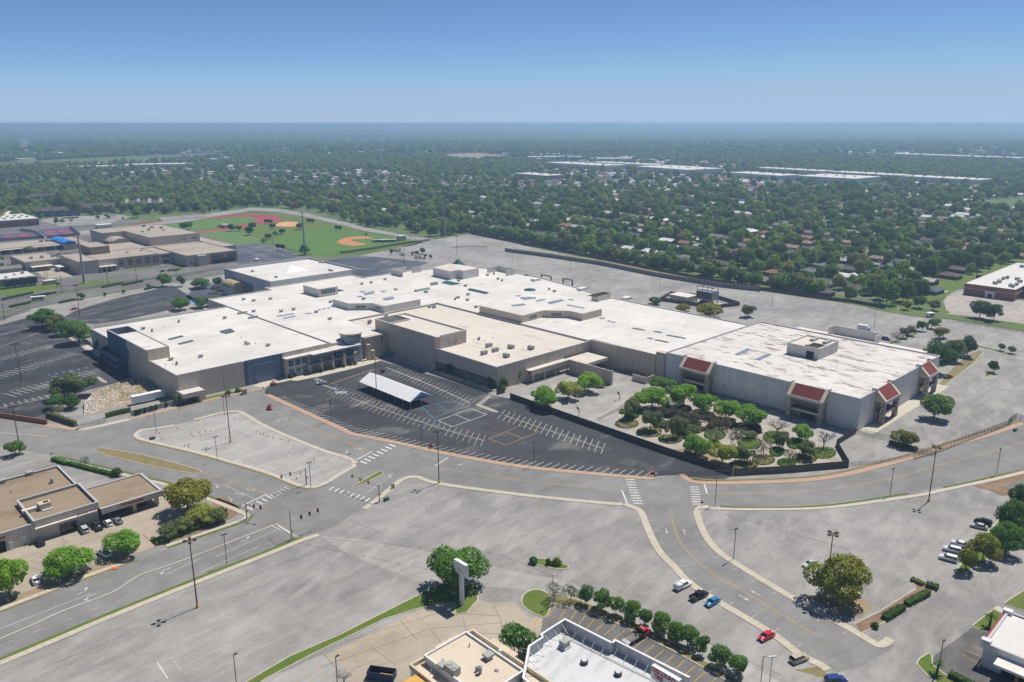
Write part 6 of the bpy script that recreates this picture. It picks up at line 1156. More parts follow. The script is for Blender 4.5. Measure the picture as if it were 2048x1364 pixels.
trees(Z1, [(430, 185, 280, 605, 0, 'green', 'spread', 'wide green tree in the parking divider nearest the gate'), (545, 205, 428, 672, 52, 'olive', 'spread', 'olive tree between two green ones in the divider'), (640, 262, 540, 742, 112, 'green', 'round', 'green tree beside the divider bench'), (815, 340, 655, 982, 110, 'green', 'round', 'large green tree at the building end of the divider'), (1035, 445, 968, 1087, 303, 'olive', 'small', 'small olive tree against the blue entrance wall'), (1385, 600, 1322, 1440, 470, 'green', 'small', 'small tree against the store beside the entrance steps'), (1440, 620, 1375, 1515, 500, 'green', 'small', 'leafy tree at the store corner above the rock slope'),
    (770, 905, 553, 982, 668, 'olive', 'spread', 'broad olive oak above the rock slope'), (575, 1015, 482, 692, 872, 'green', 'small', 'yellow-green bushy tree under the broad oak'), (755, 1005, 640, 842, 870, 'dark', 'small', 'dark bushy tree beside the rock slope'), (610, 1095, 545, 682, 960, 'grey', 'sparse', 'grey twiggy tree beside the brick wall'), (1820, 972, 1788, 1862, 872, 'olive', 'small', 'sapling behind the dock wall')], '', None)
LV = 'tree on the planted islands by the school fence'
trees(ZS, [(1300, 692, 1238, 1372, 590, 'green', 'spread', 'tall green tree on the island below the school drive'), (1452, 692, 1424, 1492, 605, 'dark', 'small', 'narrow dark tree beside a lamp post on the island'), (1440, 882, 1358, 1517, 783, 'green', 'round', 'round green tree alone on the blue painted lot'), (1600, 705, 1540, 1702, 632, 'green', 'round', 'green tree in front of the vaulted porch'), (1590, 860, 1545, 1700, 775, 'green', 'round', 'green tree behind the white roof edge'), (1740, 845, 1660, 1832, 762, 'green', 'round', 'leafy tree beside the vaulted porch posts'), (1745, 700, 1708, 1790, 615, 'dark', 'small', 'dark tree beside the grey hall glass'), (1735, 745, 1680, 1790, 672, 'brown', 'sparse', 'brown thin tree before the vaulted porch'), (655, 795, 624, 690, 740, 'green', 'small', 'small tree beside the gatehouse drive'), (840, 775, 822, 856, 738, 'green', 'small'), (992, 748, 976, 1012, 716, 'green', 'small'), (1190, 708, 1168, 1212, 670, 'green', 'small'), (240, 435, 190, 300, 368, 'olive', 'round', 'olive tree in the school courtyard'), (0, 520, -60, 40, 450, 'green', 'round', 'green tree at the end of the school wing'), (1495, 238, 1440, 1560, 180, 'dark', 'spread', 'dark tree between the gym and the football field')], LV, 'small trees by the school fence')
GLM = (('by the basketball court', 1235, 815), ('before the first stone porch', 1360, 800), ('beside the second stone porch', 1600, 845), ('under the slim lamp', 1444, 825), ('at the fence corner by the road', 1465, 930), ('at the kinked fence end', 1650, 895), ('along the dark lot fence', 1330, 880), ('amid the dead brush', 1400, 850), ('at the store wall corner', 1310, 785), ('near the road fence middle', 1570, 905), ('between lamp and road fence', 1490, 880))
GL = {'bright': 'fresh bright green tree in the fenced garden', 'olive': 'grey-green tree in the fenced garden', 'brown': 'brown twiggy tree in the fenced garden', 'bare': 'bare tree in the fenced garden', 'green': 'mid green tree in the fenced garden', 'grey': 'thin grey tree in the fenced garden', 'yellow': 'yellow-green tree'}
for r_ in [(500, 410, 405, 602, 335, 'green', 'round'), (430, 565, 288, 547, 388, 'bright', 'round'), (690, 550, 568, 802, 373, 'bright', 'spread'), (855, 600, 763, 977, 443, 'bright', 'spread'), (1025, 648, 928, 1127, 488, 'bright', 'spread'), (1235, 702, 1108, 1372, 543, 'bright', 'spread'), (225, 640, 155, 332, 483, 'olive', 'spread'), (405, 742, 338, 502, 578, 'olive', 'spread'), (590, 802, 518, 662, 628, 'olive', 'spread'), (680, 762, 628, 742, 640, 'olive', 'small'), (500, 650, 430, 572, 535, 'brown', 'sparse'), (600, 650, 540, 672, 556, 'brown', 'sparse'), (755, 695, 690, 832, 603, 'brown', 'sparse'), (870, 655, 800, 935, 585, 'brown', 'sparse'),
           (760, 795, 695, 845, 698, 'olive', 'small'), (780, 948, 678, 892, 778, 'bright', 'round'), (945, 835, 888, 1003, 738, 'grey', 'sparse'), (1000, 1002, 903, 1112, 848, 'yellow', 'spread'), (1135, 882, 1045, 1205, 713, 'grey', 'sparse'), (1180, 1012, 1098, 1257, 878, 'olive', 'spread'), (1215, 805, 1155, 1275, 742, 'olive', 'small'), (1340, 952, 1265, 1405, 808, 'grey', 'sparse'), (1440, 775, 1358, 1562, 620, 'bare', ''), (1495, 892, 1425, 1565, 758, 'olive', 'spread'), (1550, 992, 1500, 1602, 888, 'grey', 'sparse'), (1630, 822, 1543, 1718, 693, 'bright', 'spread'), (1675, 962, 1588, 1757, 828, 'olive', 'spread'), (1830, 892, 1743, 1918, 743, 'bare', ''), (960, 720, 880, 1100, 640, 'brown', 'sparse'), (610, 500, 560, 660, 460, 'brown', 'sparse')]:
    bx_, by_ = ZM(*ZG, (r_[0], r_[1]))[0]; lm = min(GLM, key=lambda q: math.hypot(bx_ - q[1], (by_ - q[2]) * 1.6))[0]
    trees(ZG, [r_], GL[r_[5]].replace(' in the fenced garden', '') + ' in the garden ' + lm, GL[r_[5]] + ' ' + lm)
trees(ZE, [(1225, 902, 1062, 1392, 688, 'bright', 'round', 'bright green tree pressed against the dark fence corner'), (1460, 815, 1328, 1602, 640, 'yellow', 'spread', 'yellow-green tree between two bright green ones'), (1670, 735, 1513, 1822, 543, 'bright', 'round', 'bright green tree before the concrete screen wall'), (1800, 690, 1750, 1862, 620, 'dark', 'small', 'dark small tree under the concrete screen wall'), (238, 572, 178, 292, 452, 'dark', 'small', 'dark tree in the planter beside three barred windows'), (665, 705, 628, 702, 588, 'olive', 'small', 'thin tree at the corner of the taupe block'), (795, 700, 740, 852, 588, 'dark', 'small', 'dark tree right of the taupe block corner'), (940, 640, 902, 1002, 490, 'dark', 'small', 'dark tree under the blank side wall'), (1040, 610, 985, 1085, 505, 'dark', 'small', 'dark tree beside the side canopy')], '', None)
trees(ZR, [(1210, 705, 1062, 1382, 488, 'green', 'spread', 'green tree shading the lot before the red-roofed porches'), (940, 965, 833, 1067, 818, 'bronze', 'spread', 'bronze tree rising from the clipped hedge by the fence'), (1750, 295, 1713, 1822, 185, 'dark', 'spread', 'thin dark tree on a tiny kerbed island')], '', None)
trees(ZRA, [(1235, 1200, 1088, 1392, 920, 'dark', 'round', 'big dark oak hugging the corner of the white store'), (1395, 1100, 1285, 1485, 895, 'olive', 'round', 'olive oak in the clump behind the white store'), (1525, 1060, 1428, 1602, 873, 'dark', 'round', 'dark oak at the tip of the kerbed lawn'), (1325, 1110, 1240, 1400, 960, 'green', 'round', 'green tree between two oaks behind the store'), (1300, 898, 1213, 1387, 793, 'bronze', 'spread', 'bronze flat-topped tree on the east lot'), (870, 922, 813, 932, 835, 'brown', 'sparse', 'brown thin tree beside the dark car'), (1640, 705, 1528, 1722, 548, 'dark', 'spread', 'dark oak beside the bin on the store lot'), (1755, 735, 1678, 1852, 588, 'dark', 'spread', 'dark twin oak on the store lot')], '', None)
trees(ZRA, [(b_, c_, d_, e_, f_, k_, s_) for b_, c_, d_, e_, f_, k_, s_ in ((940, 892, 888, 992, 795, 'olive', 'spread'), (1000, 872, 948, 1052, 783, 'olive', 'spread'), (1110, 832, 1058, 1162, 738, 'green', 'spread'), (1190, 805, 1148, 1242, 718, 'green', 'spread'), (1250, 770, 1215, 1285, 715, 'green', 'small'), (1085, 625, 1018, 1152, 513, 'olive', 'spread'), (1200, 645, 1148, 1278, 545, 'olive', 'spread'), (960, 635, 912, 1002, 563, 'olive', 'spread'), (1820, 1005, 1783, 1857, 940, 'olive', 'spread'), (1900, 1030, 1878, 1962, 965, 'olive', 'spread'))], 'small spreading tree on the east lot islands', 'trees on the east lot islands')
trees(Z7, [(430, 515, 374, 497, 484, 'dark', 'shrub', 'dark bushy tree behind the mall parapet'), (660, 575, 596, 730, 518, 'bronze', 'shrub', 'bronze bushy tree behind the mall parapet'), (870, 615, 770, 1000, 540, 'bronze', 'shrub', 'wide bronze tree clump behind the mall parapet'), (1185, 618, 1128, 1262, 520, 'olive', 'spread', 'lone spreading tree in the back lot')], '', None)
trees((700, 400, 6.827), [(575, 745, 535, 605, 665, 'green', 'spread'), (625, 740, 590, 660, 655, 'brown', 'sparse'), (668, 740, 640, 715, 655, 'brown', 'sparse'), (712, 795, 675, 750, 712, 'dark', 'sparse'), (980, 740, 938, 1028, 650, 'green', 'spread'), (908, 755, 880, 945, 690, 'olive', 'spread'), (858, 755, 835, 885, 705, 'olive', 'spread'), (905, 830, 870, 940, 752, 'brown', 'sparse'), (960, 830, 925, 995, 755, 'brown', 'sparse'), (1012, 830, 975, 1050, 768, 'brown', 'sparse'), (1097, 805, 1070, 1125, 745, 'olive', 'spread'), (1035, 790, 1005, 1060, 738, 'olive', 'spread')], 'small tree in the bare islands behind the grey hall', 'trees in the back lot islands')
trees((400, 400, 4), [(255, 250, 222, 288, 190, 'dark', 'spread'), (305, 248, 280, 340, 205, 'dark', 'spread'), (400, 280, 362, 440, 212, 'dark', 'spread'), (420, 230, 385, 455, 180, 'dark', 'spread'), (585, 232, 555, 612, 188, 'dark', 'spread'), (660, 275, 632, 695, 230, 'dark', 'spread'), (550, 310, 518, 592, 268, 'dark', 'spread'), (605, 285, 585, 635, 248, 'green', 'small'), (515, 340, 488, 540, 305, 'green', 'small'), (840, 440, 800, 880, 360, 'green', 'small'), (805, 235, 770, 840, 185, 'dark', 'spread'), (1330, 285, 1320, 1340, 262, 'dark', 'small')], 'dark oak on the playing field lawn', 'oaks around the playing fields')
trees((0, 380, 6.827), [(770, 470, 730, 808, 375, 'olive', 'small'), (850, 455, 818, 885, 398, 'green', 'small'), (980, 455, 945, 1015, 372, 'olive', 'sparse'), (560, 410, 515, 605, 320, 'green', 'round'), (1335, 400, 1305, 1360, 345, 'dark', 'small'), (1460, 385, 1432, 1500, 330, 'dark', 'small'), (1495, 400, 1475, 1515, 355, 'olive', 'small'), (1680, 405, 1665, 1695, 365, 'olive', 'small')], 'small tree in the apartment car park', 'trees in the apartment car park')
for l_, r_ in (('pale green tree before the apartment houses', (1060, 372, 950, 1175, 110, 'olive', 'round')), ('bright green tree beside the dormered apartments', (1870, 385, 1800, 1940, 240, 'green', 'round')), ('pale tree rising above the apartment roofs', (840, 320, 740, 930, 20, 'olive', 'round')), ('pale tree behind the apartment car park', (380, 300, 265, 500, 70, 'olive', 'round')), ('pale tree at the far apartment drive', (140, 180, 80, 215, 90, 'olive', 'round')), ('pale tree among the apartment garages', (1640, 160, 1575, 1705, 60, 'olive', 'round')), ('green tree at the end of the apartment row', (1550, 352, 1500, 1605, 230, 'olive', 'small'))): trees((0, 380, 6.827), [(*r_, l_)], '', None)
# a palm on the corner shop lawn and one by the lamp
def palm(px, py, h, label):
    X, Y = G(px, py); t = thing('palm_tree', label, 'palm', X, Y, 0.1); MB().tube((0, 0, 0), (0.1, 0, h), 0.28, 0.2, 8).build('trunk', 'bark', t); mb = MB()
    for k in range(22):
        a = k * 2.4; e = random.uniform(-0.6, 0.8); p = Vector((0.1, 0, h))
        for s_ in range(4):
            q = p + Vector((math.cos(a) * 0.42, math.sin(a) * 0.42, 0.35 * e - 0.16 * s_)); n_ = Vector((-math.sin(a), math.cos(a), 0)) * (0.20 * (1 - s_ * 0.18)); mb.add([p - n_, q - n_, q + n_, p + n_], [(0, 1, 2, 3)]); p = q
    mb.build('fronds', 'leaf_dark', t)
palm(1978, 1254, 3.2, 'short palm on the lawn beside the corner shop'); palm(1873, 1348, 3.0, 'small palm at the foot of a lamp post')
# ---- shrubs and hedges
def shrub(x, y, r, h, kind, label, group=None, z=0.1, name='shrub'):
    o = inst(name, random.choice(CR['shrub'])[0], 'leaf_' + kind, None, (x, y, z), random.uniform(0, 6), (r, r, h)); tag(o, label, 'shrub', group); return o
for r_ in ((1473, 1090, 44, 46, 'dark', 'longest of three clipped shrubs on the tiny lot island'), (1602, 1105, 26, 48, 'dark', 'narrow clipped shrub between two wider ones'), (1668, 1110, 40, 58, 'bronze', 'reddish clipped shrub beside the grass tip')):
    px, py = ZM(700, 860, 4.096, (r_[0] + 25, r_[1]))[0]; X, Y = G(px, py); k = ppm(px, py) * 4.096; shrub(X, Y, r_[2] / k, r_[3] / k * 1.15, r_[4], r_[5])
HB = {}
def hedge(pts, w, h, kind, label, name='hedge'):
    """clipped hedge following a line: one leafy mesh"""
    p = W(pts); P, N = [], []
    for a, c in zip(p, p[1:]):
        L = math.dist(a, c); d = ((c[0] - a[0]) / L, (c[1] - a[1]) / L); n = int(L * (w + 2 * h) * 16)
        for _ in range(n):
            t = random.random() * L; f = random.random() * (w + 2 * h)
            if f < h: o, z, nn = -w / 2, f, (d[1], -d[0], 0.3)
            elif f < h + w: o, z, nn = f - h - w / 2, h, (0, 0, 1)
            else: o, z, nn = w / 2, f - h - w, (-d[1], d[0], 0.3)
            o += random.uniform(-.12, .12); z += random.uniform(-.12, .1); P.append((a[0] + d[0] * t - d[1] * o, a[1] + d[1] * t + d[0] * o, max(0.05, z))); N.append(nn)
    core = []
    for a, c in zip(p, p[1:]):
        m_ = MB().wall(a, c, w * 0.8, 0.02, h * 0.92)
        for f in m_.f: core += [m_.v[i] for i in f]
    v = np.concatenate([leaf_cards(np.array(P), np.array(N), 0.20, 0.5), np.array(core)]); o = bpy.data.objects.new(name, quad_mesh(name, v, 'leaf_' + kind)); COL.objects.link(o); return tag(o, label, 'hedge')
hedge([(106, 920), (136, 930)], 1.6, 1.3, 'green', 'short hedge block at the service-drive corner'); hedge([(138, 929), (185, 941), (232, 953)], 1.5, 1.2, 'green', 'long clipped hedge behind the tyre service building')
hedge([(318, 1088), (360, 1072), (410, 1052)], 2.0, 1.4, 'dark', 'dark hedge along the roadside bed by the driveway'); hedge([(305, 1078), (318, 1090)], 1.2, 0.8, 'green', 'short bright hedge at the driveway corner'); hedge([(412, 1045), (450, 1028)], 3.0, 2.2, 'dark', 'thick dark hedge beside the signal corner')
hedge([(1778, 888), (1800, 893), (1834, 903)], 2.0, 1.5, 'dark', 'dark clipped hedge beneath the bronze tree by the fence'); hedge([(1768, 1240), (1785, 1230), (1805, 1218)], 1.8, 1.3, 'dark', 'clipped hedge block on the brick planter strip, lower one'); hedge([(1812, 1212), (1830, 1202), (1856, 1188)], 1.8, 1.3, 'dark', 'longest clipped hedge on the brick planter strip'); hedge([(1852, 1172), (1876, 1180)], 1.8, 1.3, 'dark', 'clipped hedge block at the top of the planter strip'); hedge([(1822, 1160), (1846, 1172)], 1.2, 1.0, 'olive', 'loose hedge at the lot end of the planter strip')
X, Y = G(1749, 1256); shrub(X, Y, 1.0, 1.5, 'dark', 'single round shrub at the low end of the planter strip')
hedge([(1898, 1352), (1930, 1368), (1960, 1385)], 1.6, 1.3, 'dark', 'clipped hedge beside the corner shop parking')
hedge([(95, 834), (120, 842), (152, 853)], 1.4, 2.4, 'olive', 'vine-covered fence hedge beside the brick wall'); hedge([(212, 836), (235, 830), (262, 824)], 1.0, 2.2, 'olive', 'vine-covered fence length beside the dock gate')
for i, (px, py) in enumerate(ZM(180, 600, 5.12, (478, 1180), (518, 1170), (565, 1155), (628, 1138), (678, 1125), (735, 1105), (782, 1098))): X, Y = G(px, py); shrub(X, Y, 0.9, 2.4, 'dark', 'small upright shrub in the row along the dock wall', 'shrubs along the dock wall')
for i, (px, py) in enumerate(ZM(500, 600, 5.12, (612, 765), (735, 742), (850, 715), (963, 690), (1078, 665))): X, Y = G(px, py); shrub(X, Y, 0.8, 2.6 if i == 1 else 1.8, 'green', 'small potted conifer at the foot of a stone entrance pier', 'conifers by the entrance piers', 0.15)
for px, py, k_, l_ in ((581, 756, 'brown', 'brown shrub left of the entrance windows'), (588, 754, 'dark', 'dark shrub under the entrance windows'), (457, 788, 'green', 'green shrub beside the brick gate pillar'), (475, 784, 'green', 'green shrub between blue wall and gate pillar')): X, Y = G(px, py); shrub(X, Y, 1.6, 1.8, k_, l_)
for px, py, r_, k_, l_ in ((880, 742, 1.4, 'dark', 'small round shrub in the planter by the tall taupe wall'), (912, 755, 1.5, 'dark', 'round shrub beside the first barred window'), (986, 780, 1.8, 'dark', 'round dark shrub at the taupe block corner'), (1000, 780, 2.2, 'dark', 'large dark shrub beside the wooden gate')): X, Y = G(px, py); shrub(X, Y, r_, r_ * 1.3, k_, l_)
for i, (px, py, w_, l_) in enumerate(((5, 600, 60, 'long low hedge along the school fence'), (60, 596, 40, 'low hedge beside the white gatehouse'), (95, 590, 16, 'clipped hedge block at the school fence gap'), (120, 607, 30, 'low hedge on the gatehouse island'), (205, 576, 40, 'low hedge along the inner drive'), (290, 580, 20, 'ivy hedge at the island with the tall tree'), (20, 615, 40, 'low hedge on the entry island'), (245, 572, 40, 'long hedge below the school drive'))):
    hedge([(px, py), (px + w_, py - w_ * 0.22)], 2.0, 1.3, 'dark', l_)
for bx, by, r_ in ((480, 590, 3.2), (560, 620, 3.4), (620, 600, 3), (640, 670, 3), (700, 640, 3.2), (770, 640, 3), (760, 700, 3.2), (690, 575, 3), (860, 635, 3.4), (900, 640, 2.6), (960, 690, 3.6), (1040, 690, 3.8), (1080, 700, 2.6), (1210, 735, 3.4), (1270, 745, 3), (540, 560, 2.4), (850, 740, 2), (520, 720, 1.8), (900, 720, 2), (330, 600, 2.4)):
    X, Y = G(*ZM(*ZG, (bx, by))[0]); shrub(X, Y, r_, r_ * random.uniform(0.6, 0.9), 'brown', 'low mound of dark dead brush between the garden beds', 'dead brush in the fenced garden', 0.03)
# oval planters of the garden
for i, (x_, y_, rx, ry, k_) in enumerate(((220, 690, 96, 34, 0), (405, 758, 102, 40, 0), (578, 815, 98, 36, 0), (790, 915, 100, 34, 1), (940, 780, 88, 42, 2), (1230, 850, 95, 45, 2), (1340, 985, 92, 40, 0), (1180, 1025, 116, 40, 0), (1450, 920, 60, 36, 2), (1530, 1008, 78, 30, 2), (1675, 972, 102, 42, 0), (1830, 928, 102, 46, 2), (260, 620, 60, 28, 2), (690, 570, 60, 30, 1), (870, 625, 65, 34, 1), (1000, 690, 110, 50, 1), (1240, 740, 85, 44, 1), (930, 860, 55, 30, 2), (1120, 930, 60, 40, 2), (1600, 850, 70, 44, 2), (1420, 800, 85, 50, 2), (640, 750, 60, 34, 2), (490, 690, 60, 30, 2), (400, 650, 50, 30, 2), (185, 590, 26, 18, 2))):
    q = W([(1200 + (x_ + rx * math.cos(a)) / 4.096, 680 + (y_ + ry * math.sin(a)) / 4.096) for a in [2 * math.pi * k / 28 for k in range(28)]]); cx_ = sum(p[0] for p in q) / 28; cy_ = sum(p[1] for p in q) / 28
    t_ = thing('planter_bed', {0: 'oval hedged bed of dry grass in the fenced garden', 1: 'oval bed of dead brown brush in the fenced garden', 2: 'oval bed of green shrubs in the fenced garden'}[k_], 'flower bed', cx_, cy_, 0, 0, 'oval beds in the fenced garden')
    MB().prism([(p[0] - cx_, p[1] - cy_) for p in q], 0.02, 0.22).build('soil', 'mulch' if k_ == 1 else 'grass_dry' if k_ == 0 else 'grass', t_)
    P, N = [], []; rr = random.Random(i)
    for k in range(520):
        a = rr.random() * 6.283; s_ = 0.96 + rr.uniform(-0.05, 0.04) if k < 300 else rr.random() ** 0.5 * 0.9; j = int(a / 6.2832 * 28) % 28; z = rr.uniform(0.1, 0.75) if k < 300 else 0.25 + (0.9 if k_ else 0.55) * (1 - s_ * s_) * rr.random()
        P.append(((q[j][0] - cx_) * s_, (q[j][1] - cy_) * s_, z)); N.append((math.cos(a) * 0.4, math.sin(a) * 0.4, 0.8))
    o = bpy.data.objects.new('bed_foliage', quad_mesh('bed_foliage', leaf_cards(np.array(P), np.array(N), 0.30, 0.5), ('leaf_olive', 'leaf_brown', 'leaf_green')[k_])); COL.objects.link(o); o.parent = t_
# ================================================================== STREET FURNITURE, FENCES, VEHICLES
def prof(mb, pts, hw, hw2=None, zb=None):
    """side profile (x, z) extruded across the width, the upper points drawn in by hw2"""
    n = len(pts); zs = [p[1] for p in pts]; z0, z1 = min(zs), max(zs); hw2 = hw if hw2 is None else hw2
    w = [hw + (hw2 - hw) * (p[1] - z0) / (z1 - z0) for p in pts]
    mb.add([(p[0], -k, p[1]) for p, k in zip(pts, w)] + [(p[0], k, p[1]) for p, k in zip(pts, w)], [tuple(range(n - 1, -1, -1)), tuple(range(n, 2 * n))] + [(i, (i + 1) % n, n + (i + 1) % n, n + i) for i in range(n)])
    return mb
def bev(mb, name, off=0.06, seg=2, clean=True):
    bm = bmesh.new(); vs = [bm.verts.new(v) for v in mb.v]
    for f in mb.f: bm.faces.new([vs[i] for i in f])
    bmesh.ops.recalc_face_normals(bm, faces=bm.faces); bmesh.ops.bevel(bm, geom=[e for e in bm.edges if e.calc_face_angle(0) > 0.35], offset=off, segments=seg, affect='EDGES', clamp_overlap=True)
    me = bpy.data.meshes.new(name); bm.to_mesh(me); bm.free()
    for p in me.polygons: p.use_smooth = seg > 1
    return me
TYRE = MB(); RIM = MB()
for mb_, r_, w_ in ((TYRE, 0.34, 0.12), (RIM, 0.21, 0.13)):
    n = 16; a = [2 * math.pi * i / n for i in range(n)]
    mb_.add([(r_ * math.cos(t), -w_, r_ * math.sin(t)) for t in a] + [(r_ * math.cos(t), w_, r_ * math.sin(t)) for t in a], [tuple(range(n - 1, -1, -1)), tuple(range(n, 2 * n))] + [(i, (i + 1) % n, n + (i + 1) % n, n + i) for i in range(n)])
TYRE, RIM = TYRE.mesh('wheel'), RIM.mesh('rim')
def cabin(x0, x1, t0, t1, zb, zt, wb, wt):
    return MB().add([(x0, -wb, zb), (x1, -wb, zb), (x1, wb, zb), (x0, wb, zb), (t0, -wt, zt), (t1, -wt, zt), (t1, wt, zt), (t0, wt, zt)], [(3, 2, 1, 0), (4, 5, 6, 7), (0, 1, 5, 4), (1, 2, 6, 5), (2, 3, 7, 6), (3, 0, 4, 7)])
def pillars(x0, x1, t0, t1, zb, zt, wb, wt, mids):
    mb = MB()
    for s in (-1, 1):
        mb.tube((x0, s * wb, zb), (t0, s * wt, zt), 0.05, n=4); mb.tube((x1, s * wb, zb), (t1, s * wt, zt), 0.05, n=4)
        for m_ in mids: k = (m_ - t0) / (t1 - t0); mb.tube((m_, s * (wb + 0.01), zb), (m_, s * (wt + 0.01), zt), 0.05, n=4)
    mb.box(t0 - 0.06, t1 + 0.06, -wt - 0.04, wt + 0.04, zt - 0.03, zt + 0.06); return mb
KINDS = {}
def mk_kind(k, L, W_, body, cab, wb, mids, trunk=0):
    hw = W_ / 2; bm_ = bev(prof(MB(), body, hw, hw - 0.05), 'body', 0.09); x0, x1, t0, t1, zb, zt = cab
    KINDS[k] = dict(L=L, W=W_, body=bm_, glass=bev(cabin(x0, x1, t0, t1, zb - 0.05, zt, hw - 0.08, hw - 0.24), 'window_glass', 0.03, 1), roof=bev(pillars(x0, x1, t0, t1, zb, zt, hw - 0.08, hw - 0.24, mids), 'roof_frame', 0.015, 1), wb=wb,
                    head=MB().box(L / 2 - 0.16, L / 2 - 0.02, -0.26, 0.26, 0.58, 0.74).mesh('headlight'), tail=MB().box(-L / 2 + 0.02, -L / 2 + 0.14, -0.2, 0.2, 0.68, 0.9).mesh('taillight'), mir=MB().box(-0.1, 0.1, -0.1, 0.1, 0.9, 1.05).mesh('mirror'), plate=MB().box(L / 2 - 0.05, L / 2 + 0.02, -0.5, 0.5, 0.36, 0.52).mesh('grille'))
mk_kind('sedan', 4.75, 1.84, [(-2.36, 0.34), (-2.36, 0.82), (-2.2, 0.98), (-1.6, 1.0), (1.0, 0.98), (1.9, 0.86), (2.3, 0.72), (2.37, 0.5), (2.32, 0.26), (-2.3, 0.24)], (-1.85, 1.25, -1.05, 0.35, 0.96, 1.44), 2.75, (-0.3,))
mk_kind('hatch', 4.2, 1.78, [(-2.08, 0.34), (-2.1, 0.9), (-1.95, 1.02), (0.9, 0.98), (1.6, 0.9), (2.02, 0.74), (2.1, 0.5), (2.05, 0.26), (-2.05, 0.24)], (-2.0, 1.2, -1.45, 0.3, 0.97, 1.5), 2.55, (-0.4,))
mk_kind('suv', 4.85, 1.96, [(-2.4, 0.38), (-2.42, 1.0), (-2.32, 1.12), (1.0, 1.1), (1.9, 1.02), (2.36, 0.86), (2.42, 0.55), (2.38, 0.3), (-2.36, 0.3)], (-2.36, 1.25, -2.05, 0.45, 1.08, 1.74), 2.8, (-1.1, -0.2))
mk_kind('pickup', 5.8, 2.0, [(-0.95, 0.42), (-0.95, 1.12), (1.25, 1.14), (2.3, 1.08), (2.8, 0.94), (2.9, 0.6), (2.86, 0.36), (-0.95, 0.36)], (-0.9, 1.55, -0.7, 0.75, 1.1, 1.82), 3.6, (0.05,))
PBED = MB()
for a in ((-2.88, -0.97, -0.98, -0.90, 0.5, 1.26), (-2.88, -0.97, 0.90, 0.98, 0.5, 1.26), (-2.9, -2.8, -0.89, 0.89, 0.5, 1.24), (-2.8, -0.97, -0.89, 0.89, 0.62, 0.72)): PBED.box(*a)
PBED = bev(PBED, 'bed', 0.02, 1); PBEDIN = MB().box(-2.78, -0.99, -0.88, 0.88, 0.725, 0.74).mesh('bed_liner'); SHELL = bev(cabin(-2.86, -0.95, -2.7, -0.98, 1.27, 1.9, 0.95, 0.80), 'camper_shell', 0.06, 2)
def car(kind, color, front, rear, label, zm=None, ext=None, name=None):
    if zm: front, rear = ZM(*zm, front, rear)
    f, r = G(*front), G(*rear); a = math.atan2(f[1] - r[1], f[0] - r[0]); K = KINDS[kind]; L = K['L']; x, y = (f[0] + r[0]) / 2, (f[1] + r[1]) / 2
    t = thing(name or {'pickup': 'pickup_truck', 'suv': 'sport_utility_car'}.get(kind, 'car'), label, {'pickup': 'pickup'}.get(kind, 'car'), x, y, 0.05, a); m_ = 'car_' + color
    bd = inst('body', K['body'], m_, t); inst('window_glass', K['glass'], 'car_glass', t); inst('roof_frame', K['roof'], 'car_' + (ext if ext and kind == 'sedan' else color), t)
    for sx in (-1, 1):
        for sy in (-1, 1): w = inst('wheel', TYRE, 'rubber', t, (sx * K['wb'] / 2, sy * (K['W'] / 2 - 0.14), 0.34)); inst('rim', RIM, 'rim', w, (0, sy * 0.0, 0))
    for sy in (-1, 1): inst('headlight', K['head'], 'headlight', t, (0, sy * (K['W'] / 2 - 0.36), 0.18 if kind in ('pickup', 'suv') else 0.05)); inst('taillight', K['tail'], 'tail', t, (0, sy * (K['W'] / 2 - 0.26), 0.12)); inst('mirror', K['mir'], m_, t, (K['L'] * 0.16, sy * (K['W'] / 2 + 0.06), 0.12))
    inst('grille', K['plate'], 'car_trim', t)
    if kind == 'pickup':
        inst('bed', PBED, m_, t)
        if ext == 'shell': inst('camper_shell', SHELL, m_, t); inst('shell_window', MB().box(-2.6, -1.2, -0.93, 0.93, 1.42, 1.72).mesh('shell_window'), 'car_glass', t)
        else: inst('bed_liner', PBEDIN, 'car_trim', t)
    return t
car('pickup', 'white', (322, 335), (140, 430), 'white pickup with camper shell beside the sandy sidewalk', ZT, 'shell'); car('pickup', 'black', (490, 445), (305, 535), 'black pickup with open bed beside a blue car', ZT); car('sedan', 'blue', (465, 592), (605, 515), 'bright blue sedan beside the black pickup', ZT)
car('sedan', 'red', (1008, 945), (1162, 865), 'red sedan parked nose to the lot', ZT); car('suv', 'tan', (1500, 1105), (1345, 1165), 'tan boxy estate car beside the sidewalk end', ZT); car('suv', 'navy', (1890, 1345), (1705, 1370), 'dark blue car near the T-road mouth', ZT)
ZQ = (1560, 900, 2.94)
car('sedan', 'white', (140, 693), (216, 672), 'white car with pale blue roof beside the gold tree', ZQ, 'paleblue'); car('sedan', 'white', (405, 880), (455, 862), 'white car tucked under the gold tree', ZQ); car('suv', 'white', (962, 585), (1060, 610), 'white estate with roof rack between two white cars', ZQ); car('suv', 'white', (940, 635), (1036, 660), 'white estate car next to the blue bay mark', ZQ); car('sedan', 'white', (1016, 550), (1096, 575), 'white sedan nosed under the bronze tree', ZQ); car('sedan', 'silver', (1118, 447), (1220, 470), 'silver-white sedan beside the black estate car', ZQ); car('suv', 'black', (1146, 418), (1240, 450), 'black estate car beside the silver sedan', ZQ)
